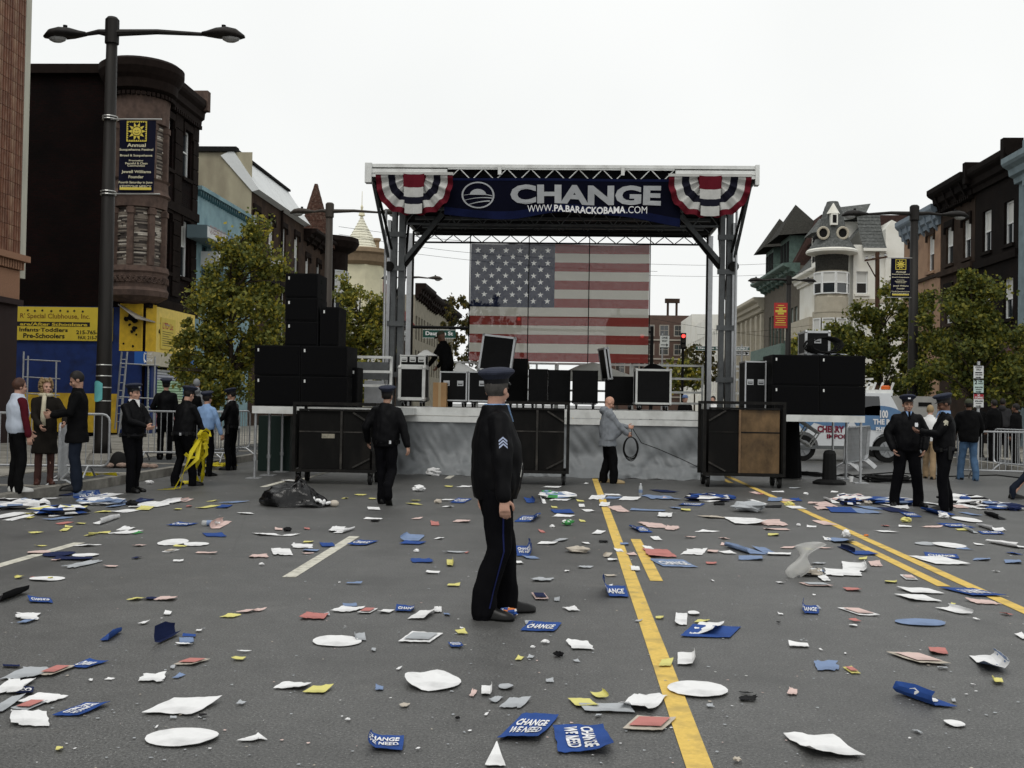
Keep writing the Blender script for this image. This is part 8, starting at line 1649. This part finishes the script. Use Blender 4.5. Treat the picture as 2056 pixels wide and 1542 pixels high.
zoomed(1520,960,3.836,[('s',15,120,40,20,'R'),('c',375,130,34,20,'W'),('s',595,110,80,8,'W'),('s',160,108,90,6,'W'),('s',290,80,90,8,'G'),('t',140,168,150,24,'L'),('s',210,172,120,20,'S'),('s',300,170,80,20,'B'),('c',250,215,70,40,'Y',L('yellow crumpled paper on the right yellow line')),('s',120,222,160,16,'K'),('s',300,232,120,18,'W'),('s',430,195,110,16,'S'),('f',560,180,110,50,'W',L('white folded sheet in the heap by the right officers')),('t',510,205,120,34,'S'),('c',660,155,70,30,'W'),('c',720,210,150,60,'N',dict(cols='NKBW',label='dark mixed litter heap at the feet of the right officers',name='litter_heap',cat='litter')),('f',820,165,100,40,'L'),('s',940,160,130,46,'B',L('blue placard behind the right officer left foot',text=['CHANGE'])),('c',855,205,54,50,'T'),('s',650,250,260,50,'B',L('blue placard lying in front of the right litter heap')),('t',800,255,200,40,'L'),('t',490,235,90,20,'S'),('s',870,232,180,26,'L'),('t',1050,220,120,30,'W'),('s',1050,250,150,34,'N'),('s',1130,225,110,20,'W'),('s',1180,285,160,40,'B',L('blue red and white placard below the right officers')),('f',1370,270,170,60,'B',L('blue placard with raised edge at the second right officer shoe')),('c',1440,310,70,34,'W'),('s',1340,200,120,22,'W'),('s',1560,225,110,20,'S'),('t',1650,225,140,30,'W'),('c',1740,220,90,40,'W',dict(cols='WKT')),('s',1810,215,120,16,'W'),('c',1660,185,60,26,'T'),('s',1970,215,150,26,'B'),('c',1980,250,80,30,'N'),('s',1640,280,90,26,'L'),('f',1820,300,130,60,'K',L('black folded placard standing like a tent at right')),('o',1615,325,180,40,'W',L('white oval fan with curved rim at right')),('c',1145,340,76,44,'Y',L('yellow paper tent standing alone in front of right officers')),('s',1530,372,200,26,'B'),('f',1635,410,90,44,'G',L('grey paper standing up in front of the right litter')),('t',1580,402,90,10,'Y'),('s',1800,425,190,24,'B'),('f',1780,390,110,44,'W'),('s',1850,400,130,16,'W'),('s',1350,380,180,10,'S'),('s',1140,378,110,8,'W'),('s',990,372,50,8,'R'),('s',1000,418,150,12,'W',dict(skew=-.4)),('t',110,350,180,34,'S'),('s',520,350,130,30,'S'),('s',150,398,180,12,'S'),('c',320,370,30,14,'W'),('s',420,378,90,12,'W'),('s',125,440,100,18,'Y'),('s',640,485,170,40,'L',L('pale blue tray with cup left of the right yellow line',curl=.08)),('c',685,455,60,60,'W',dict(label='white cup standing in the pale blue tray',name='paper_cup',cat='cup',noun='cup',flat=1)),('t',540,475,80,24,'W'),('c',840,452,34,26,'O',L('small orange peel on the right yellow line')),('f',690,555,60,60,'N',L('navy corner standing up left of the double yellow line')),('s',810,580,190,36,'B',L('blue placard lying beside the standing navy corner')),('s',240,540,170,16,'S'),('s',390,553,100,18,'Y'),('s',510,542,160,12,'S'),('t',50,560,140,50,'L'),('s',170,590,220,22,'W',L('white strip leading to the twisted plastic bag')),('o',1300,512,180,26,'G'),('o',1480,522,230,40,'W',L('white oval fan right of the double yellow line')),('f',1910,520,260,54,'W',L('white sheet with raised middle near the right edge')),('s',1710,517,80,12,'W'),('s',1600,552,150,8,'L'),('s',1400,640,350,60,'W',L('white sheet lying across the double yellow line',skew=-.3)),('s',1420,605,330,40,'B',L('blue placard behind the white sheet on the double line')),('s',815,627,110,18,'Y'),('s',470,662,170,14,'G'),('t',660,735,320,46,'W',L('white torn sheet of the white heap, left piece')),('f',780,690,330,80,'W',L('white creased sheet with raised corner in the white heap')),('t',910,665,150,40,'S'),('s',480,715,70,30,'L'),('c',400,750,220,60,'T',dict(label='soiled cup and tube caught in the twisted plastic bag',noun='cup',flat=.3,cols='TWK')),('t',510,775,110,50,'W'),('p',455,825,260,26,'G',dict(rim='S',skew=-.2)),('s',180,810,80,12,'W'),('s',735,865,140,26,'R'),('f',1045,805,160,22,'Y'),('p',1170,772,120,36,'S',dict(skew=.2)),('s',1255,875,310,44,'W',L('upper of two white strips right of centre',skew=-.2,curl=.02)),('s',1235,930,290,48,'W',L('lower of two white strips right of centre',curl=.02)),('s',1660,885,400,60,'B',L('blue placard lying across the near double yellow line',skew=-.5,text=['CHANGE'])),('t',1740,960,240,34,'S'),('f',1540,1030,250,54,'W',L('folded white and grey leaflet at right foreground')),('f',390,1020,240,80,'B',L('blue placard folded in two right of the yellow line',flap=-.08)),('p',780,1035,240,54,'S',dict(skew=-.6,label='pink printed card lying diagonally right of the folded placard')),('s',755,1105,100,18,'R'),('o',740,1142,70,16,'W'),('o',1255,1120,370,50,'L',L('translucent pale blue oval sheet at right foreground')),('s',1920,1055,90,20,'R'),('s',1690,1095,50,12,'W'),('s',2040,1230,70,46,'W',L('white lettered card cut by the right edge',text=[])),('s',1840,724,60,8,'W'),('s',1730,630,220,24,'L'),('s',1970,650,220,34,'L'),('s',1980,585,110,20,'B'),('s',440,905,40,10,'W'),('s',460,1005,60,26,'G'),('t',165,1120,30,10,'K'),('s',1510,978,60,8,'Y'),('t',180,1052,40,10,'W')])
zoomed(1520,1240,3.836,[('s',320,222,170,32,'W',L('small white strip on a dark oil stain at right foreground')),('t',530,382,200,60,'L',L('pale blue and pink wrapper at right foreground',back='S')),('p',728,415,100,50,'R',dict(rim='Y',skew=-.3)),('s',1395,267,190,50,'R',L('red paper square at right foreground',skew=.4)),('p',1240,325,370,80,'S',dict(rim='T',skew=-.6,label='long pink printed card at right foreground')),('f',1820,365,340,160,'W',L('crumpled white and pale blue newspaper at right edge',back='L',curl=.2)),('f',1840,500,150,54,'Y',L('bright yellow paper scrap below the newspaper')),('f',1250,640,430,130,'B',L('blue placard with torn raised end at lower right',flap=-.07,text=['O'])),('o',1520,828,150,50,'W',L('small white notched oval at lower right')),('t',275,585,120,40,'S'),('s',500,1000,530,170,'W',L('large clean white sheet at bottom right',skew=-.25,curl=.05)),('s',1430,398,90,16,'G'),('t',1235,888,70,24,'G'),('t',1515,648,50,20,'G'),('s',1665,527,36,12,'W'),('t',490,255,26,12,'W'),('t',680,282,24,12,'W'),('c',1175,940,24,18,'W')])
for x,y,w,h,cs,lab in ((40,1020,120,30,'WKLW','pale mixed litter heap at the left edge by the kerb'),(120,1032,110,22,'WBKY','mixed litter heap of white and blue scraps below the kerb heap'),(205,1012,90,22,'LWNW','blue and white litter heap left of the rag ball'),(1715,1006,80,18,'WSNB','white and pink litter heap left of the right officers'),(1790,1012,90,18,'BWLK','blue litter heap under the first right officer'),(1935,1010,100,18,'WKBW','white litter heap right of the second officer'),(2010,1022,80,18,'NWLB','navy litter heap near the right edge'),(1420,1005,90,14,'NWBK','flat dark litter heap between the far yellow lines'),(1120,1000,80,14,'WLVW','flat pale litter heap left of the far yellow line')):
    ball(x,y,w,h,'W',lab,name='litter_heap',cat='litter',flat=.16,cols=cs)
# names for the plain pieces: by colour, kind and where they lie, counted from the left
ZONES = [(lambda x,y: x < 420 and y < 1045,'in the litter by the left kerb'),(lambda x,y: x < 420 and y < 1170,'on the left lanes'),(lambda x,y: x < 500 and y < 1290,'at left in the middle foreground'),(lambda x,y: x < 500,'in the lower left foreground'),(lambda x,y: x < 940 and y < 1040,'between garbage bag and standing officer'),(lambda x,y: x < 940 and y < 1150,'around the broken lane line'),(lambda x,y: x < 940 and y < 1290,'left of the standing officer shoes'),(lambda x,y: x < 1000,'in the foreground left of centre'),
         (lambda x,y: x < 1250 and y < 1060,'just left of the far yellow line'),(lambda x,y: x < 1300 and y < 1200,'right of the standing officer'),(lambda x,y: x < 1350 and y < 1310,'left of the near yellow line'),(lambda x,y: x < 1420 and y >= 1310,'at the bottom centre'),(lambda x,y: x < 1560 and y < 1060,'between the far yellow lines'),(lambda x,y: x < 1700 and y < 1200,'between the two yellow lines'),(lambda x,y: y < 1045,'around the right officers'),(lambda x,y: y < 1160,'in front of the right officers'),(lambda x,y: y < 1290,'right of the near yellow line'),(lambda x,y: True,'in the lower right foreground')]
ORD = ['leftmost','second from left','third from left','fourth from left','fifth from left','sixth from left','seventh from left','eighth from left','ninth from left','tenth from left','eleventh from left','twelfth from left']
buckets = {}
for o,noun,col,x,y in LIT:
    z = next(zn for fn,zn in ZONES if fn(x,y)); buckets.setdefault((CN[col],noun,z),[]).append((x,y,o))
for (cn,noun,z),ls in buckets.items():
    ls.sort(key=lambda q: q[0])
    for i,(x,y,o) in enumerate(ls):
        o['label'] = '%s %s %s' % (cn,noun,z) + ('' if len(ls) == 1 else ', ' + ORD[min(i,11)]); o['group'] = 'litter scattered over the road'
# specks too small to tell apart
sp = MB(); rs = np.random.RandomState(4)
for k in range(1000):
    x,y = rs.uniform(-40,2100),850 + 700 * rs.rand() ** 1.6
    if y < 960 and 560 < x < 1600: continue
    c = gnd(x,max(y,965)); r_ = rs.uniform(.003,.009) * (1 + .05 * c.y); n_ = 5; a0 = rs.rand() * 6
    if c.x < XL + .1 or c.x > XR - .1: continue
    sp.add([(c.x + r_ * math.cos(a0 + i * 2 * PI / n_) * rs.uniform(.5,1.3),c.y + r_ * math.sin(a0 + i * 2 * PI / n_) * rs.uniform(.5,1.3),.0055 + .002 * rs.rand()) for i in range(n_)],[tuple(range(n_))],rs.choice([0,0,0,0,0,1,2,3]))
sp.build('paper_specks',[LC['G'],LC['W'],LC['S'],LC['T']],None,'fine paper specks and grit strewn over the asphalt','litter',kind='stuff')

# ------------------------------------------------------------------ bag, tape, bottle, plastic bag, cables, cups
gb = gnd(600,1016); w_ = 145 * gb.y / F
def bagf(u,v):
    th = 2 * PI * u; ph = PI * .5 * v; r_ = 1 + .35 * noise.noise(V((math.cos(th) * 1.6,math.sin(th) * 1.6,v * 2))) + .16 * noise.noise(V((u * 14,v * 6,3)))
    hx = math.cos(th) * math.cos(ph); hh = .34 if hx < .1 else .34 * max(.25,1 - hx * 1.1)
    return V((gb.x + hx * r_ * w_ / 2,gb.y + .05 + math.sin(th) * math.cos(ph) * r_ * .3,.006 + hh * math.sin(ph) * r_))
t = thing('garbage_bag','torn black garbage bag spilling litter on the road before the cart','bag',gb)
MB().grid(bagf,56,16).build('bag_film',mat('black_plastic_film',(.004,.004,.0045),.25,spec=.35,bump=.6,bs=14),t,smooth=True)
p_ = V((gb.x + w_ * .5,gb.y,0)); q = MB(); q.ell((p_.x,p_.y,.05),(.07,.06,.05)); q.build('spilled_wrapper',LC['T'],t); q = MB()
for k in range(7): q.ell((gb.x + w_ * (.12 + .05 * k),gb.y - .05 - .02 * (k % 3),.13 - .012 * k),(.05,.04,.025),Matrix.Rotation(k,3,'Y'),6,4)
q.build('spilled_papers',LC['W'],t)
M_TAPE = mat('yellow_caution_tape',(.62,.52,.02),.5,trans=.25); hp0 = V((at(410,880,18.4).x,18.2,.84)); t = thing('caution_tape','tangled bundle of bright yellow caution tape trailing from the stooping officer','tape',V((hp0.x,hp0.y,0)))
random.seed(5)
def ribbon(pts,w0,m,name,parent):
    pts = [V(p) for p in pts]; q = MB(); vs = []
    for i,p in enumerate(pts):
        d = (pts[min(i + 1,len(pts) - 1)] - pts[max(i - 1,0)]).normalized(); a_ = i * .7 + pts[0].x * 9; s_ = V((math.cos(a_),.3 * math.sin(a_),.4 * math.sin(a_ * 1.3))); s_ = (s_ - d * s_.dot(d)).normalized(); vs += [p - s_ * w0 / 2,p + s_ * w0 / 2]
    q.add(vs,[(2 * i,2 * i + 1,2 * i + 3,2 * i + 2) for i in range(len(pts) - 1)]); return q.build(name,m,parent)
ends_ = [gnd(350,984),gnd(362,982),gnd(385,972),gnd(398,968),gnd(405,972)]
for k,e in enumerate(ends_):
    m1 = hp0.lerp(e,.35) + V((random.uniform(-.12,.12),-.1,random.uniform(-.05,.1))); m2 = hp0.lerp(e,.7) + V((random.uniform(-.1,.1),-.1,random.uniform(-.1,.05)))
    ribbon([hp0 + V((random.uniform(-.08,.08),0,.1)),hp0,m1,m2,e + UP * .02,e + V((-.25,-.1,.01))],.07,M_TAPE,'tape_strip',t)
for k in range(18):
    a_ = random.uniform(0,6.28); c = hp0 + V((random.uniform(-.12,.12),random.uniform(-.1,.1),random.uniform(-.25,.06))); r_ = random.uniform(.05,.13)
    ribbon([c + V((r_ * math.cos(a_ + i * .8),.05 * math.sin(i),r_ * math.sin(a_ + i * .8) * 1.2)) for i in range(5)],.06,M_TAPE,'tape_loop',t)
g = gnd(440,942); t = thing('caution_tape','yellow caution tape heaped on the ground at the kerb','tape',g)
for k in range(16):
    a_ = random.uniform(0,6.28); c = g + V((random.uniform(-.3,.3),random.uniform(-.2,.2),.03)); ribbon([c + V((.2 * math.cos(a_ + i * .6) * (i * .3),.15 * math.sin(a_ + i * .6),.03 + .06 * abs(math.sin(i + k)))) for i in range(6)],.06,M_TAPE,'tape_loop',t)
g = gnd(185,972); t = thing('caution_tape','short piece of yellow tape on the pavement below the lamp','tape',V((g.x,g.y,.15))); ribbon([g + V((-.3 + .15 * i,.05 * math.sin(i * 2),SIDE + .02 + .02 * abs(math.sin(i * 3)))) for i in range(6)],.07,M_TAPE,'tape_strip',t)
def bottle(label,x,y,ang,m,upright=False):
    g = gnd(x,y); t = thing('plastic_bottle',label,'bottle',g); R_ = Matrix.Rotation(rad(ang),3,'Z') @ Matrix.Rotation(rad(90),3,'Y') if not upright else Matrix.Identity(3)
    o = V((g.x,g.y,.036 if not upright else .0)); q = MB().lathe([(.026,0),(.033,.01),(.033,.13),(.028,.16),(.013,.19),(.013,.2)],12); q.v = [tuple(o + R_ @ V(p)) for p in q.v]; q.build('bottle_body',m,t,smooth=True)
    q = MB().lathe([(.0345,.06),(.0345,.11)],12); q.v = [tuple(o + R_ @ V(p)) for p in q.v]; q.build('paper_label',LC['L'],t)
    q = MB().lathe([(.015,.2),(.015,.215)],10); q.v = [tuple(o + R_ @ V(p)) for p in q.v]; q.build('bottle_cap',LC['W'],t)
M_PET = mat('clear_plastic',(.6,.62,.62),.15,spec=.6,alpha=.55)
bottle('clear water bottle with blue label lying beside folded salmon paper',405,1056,10,M_PET); bottle('small clear bottle standing right of the far yellow line',1286,996,0,M_PET,True)
# plastic bag twisted upright by the wind
g = gnd(1598,1160); t = MB().grid(lambda u,v: V((g.x + .03 + (.05 + .05 * math.sin(v * 7) + .06 * v) * math.cos(u * 2 * PI) - .12 * (1 - v) ** 2 * .3 + .1 * v * v,g.y + (.03 + .03 * v) * math.sin(u * 2 * PI),.006 + .30 * v + .02 * math.sin(u * 9))),14,12)
base_here(t.build('plastic_bag',mat('milky_plastic',(.6,.6,.58),.35,alpha=.6,bump=.3,bs=20),None,'milky plastic bag twisted upright beside the soiled cup','bag',smooth=True))
# cables on the road at right and at the stage foot
def coil(label,x,y,n,r_,m=None):
    g = gnd(x,y); q = MB()
    for k in range(n): c = V((g.x + random.uniform(-.12,.12),g.y + random.uniform(-.06,.06),.02 + .018 * (k // 2))); q.tube([c + V((r_ * random.uniform(.8,1.1) * math.cos(a_),r_ * .6 * math.sin(a_),.012 * math.sin(3 * a_ + k))) for a_ in np.linspace(0,2 * PI,17)],.014,5)
    return base_here(q.build('cable_coil',M_RUB,None,label,'cable'))
coil('big black cable coil on the road left of the right officers',1779,968,14,.42)
coil('flat black cable coil under the right platform',1620,955,6,.5)
for lab,pts in (('black cable running along the road behind the right officers',[(1600,950),(1700,957),(1790,950),(1900,958),(2000,955),(2060,962)]),('black cable snaking from the right stage foot',[(1575,960),(1620,948),(1660,960),(1700,952),(1740,966)])):
    q = MB().tube([gnd(x_,y_) + UP * .016 for x_,y_ in pts],.015,6); q.build('floor_cable',M_RUB,None,lab,'cable')
g = gnd(1709,968); t = MB().lathe([(.035,0),(.048,.12),(.05,.12)],12,g); base_here(t.build('paper_cup',LC['W'],None,'white paper cup standing at the right platform leg','cup'))
ball(300,972,16,8,'W','white cup lying in the gutter behind the left officer',name='paper_cup',cat='cup'); ball(870,955,32,22,'W','clear plastic bag crumpled at the stage skirt',name='plastic_bag',cat='bag')
# rubble and leaves round the lamp base
rs = random.Random(2)
for k in range(5):
    q = MB().ell((Xp + .35 + .22 * k,Yp - .45 + .1 * (k % 2),SIDE + .04),(.1 + .03 * (k % 2),.07,.05),n=7,k=5); base_here(q.build('rubble',mat('rubble_pink',(.3,.22,.18),.9,var=.3,vs=20),None,['rubble lump nearest the left lamp base','second rubble lump right of the left lamp base','third rubble lump right of the left lamp base','fourth rubble lump right of the left lamp base','rubble lump farthest right of the left lamp base'][k],'rubble','rubble by the lamp'))
MB().grid(lambda u,v: V((Xp + .42 + .2 * math.cos(u * 6.28) * math.cos(v * 1.57) * (1 + .2 * math.sin(u * 20)),Yp - .2 + .16 * math.sin(u * 6.28) * math.cos(v * 1.57),SIDE + .3 * math.sin(v * 1.57))),20,8).build('black_bag',M_RUB,None,'small black bag leaning on the left lamp base','bag',smooth=True)
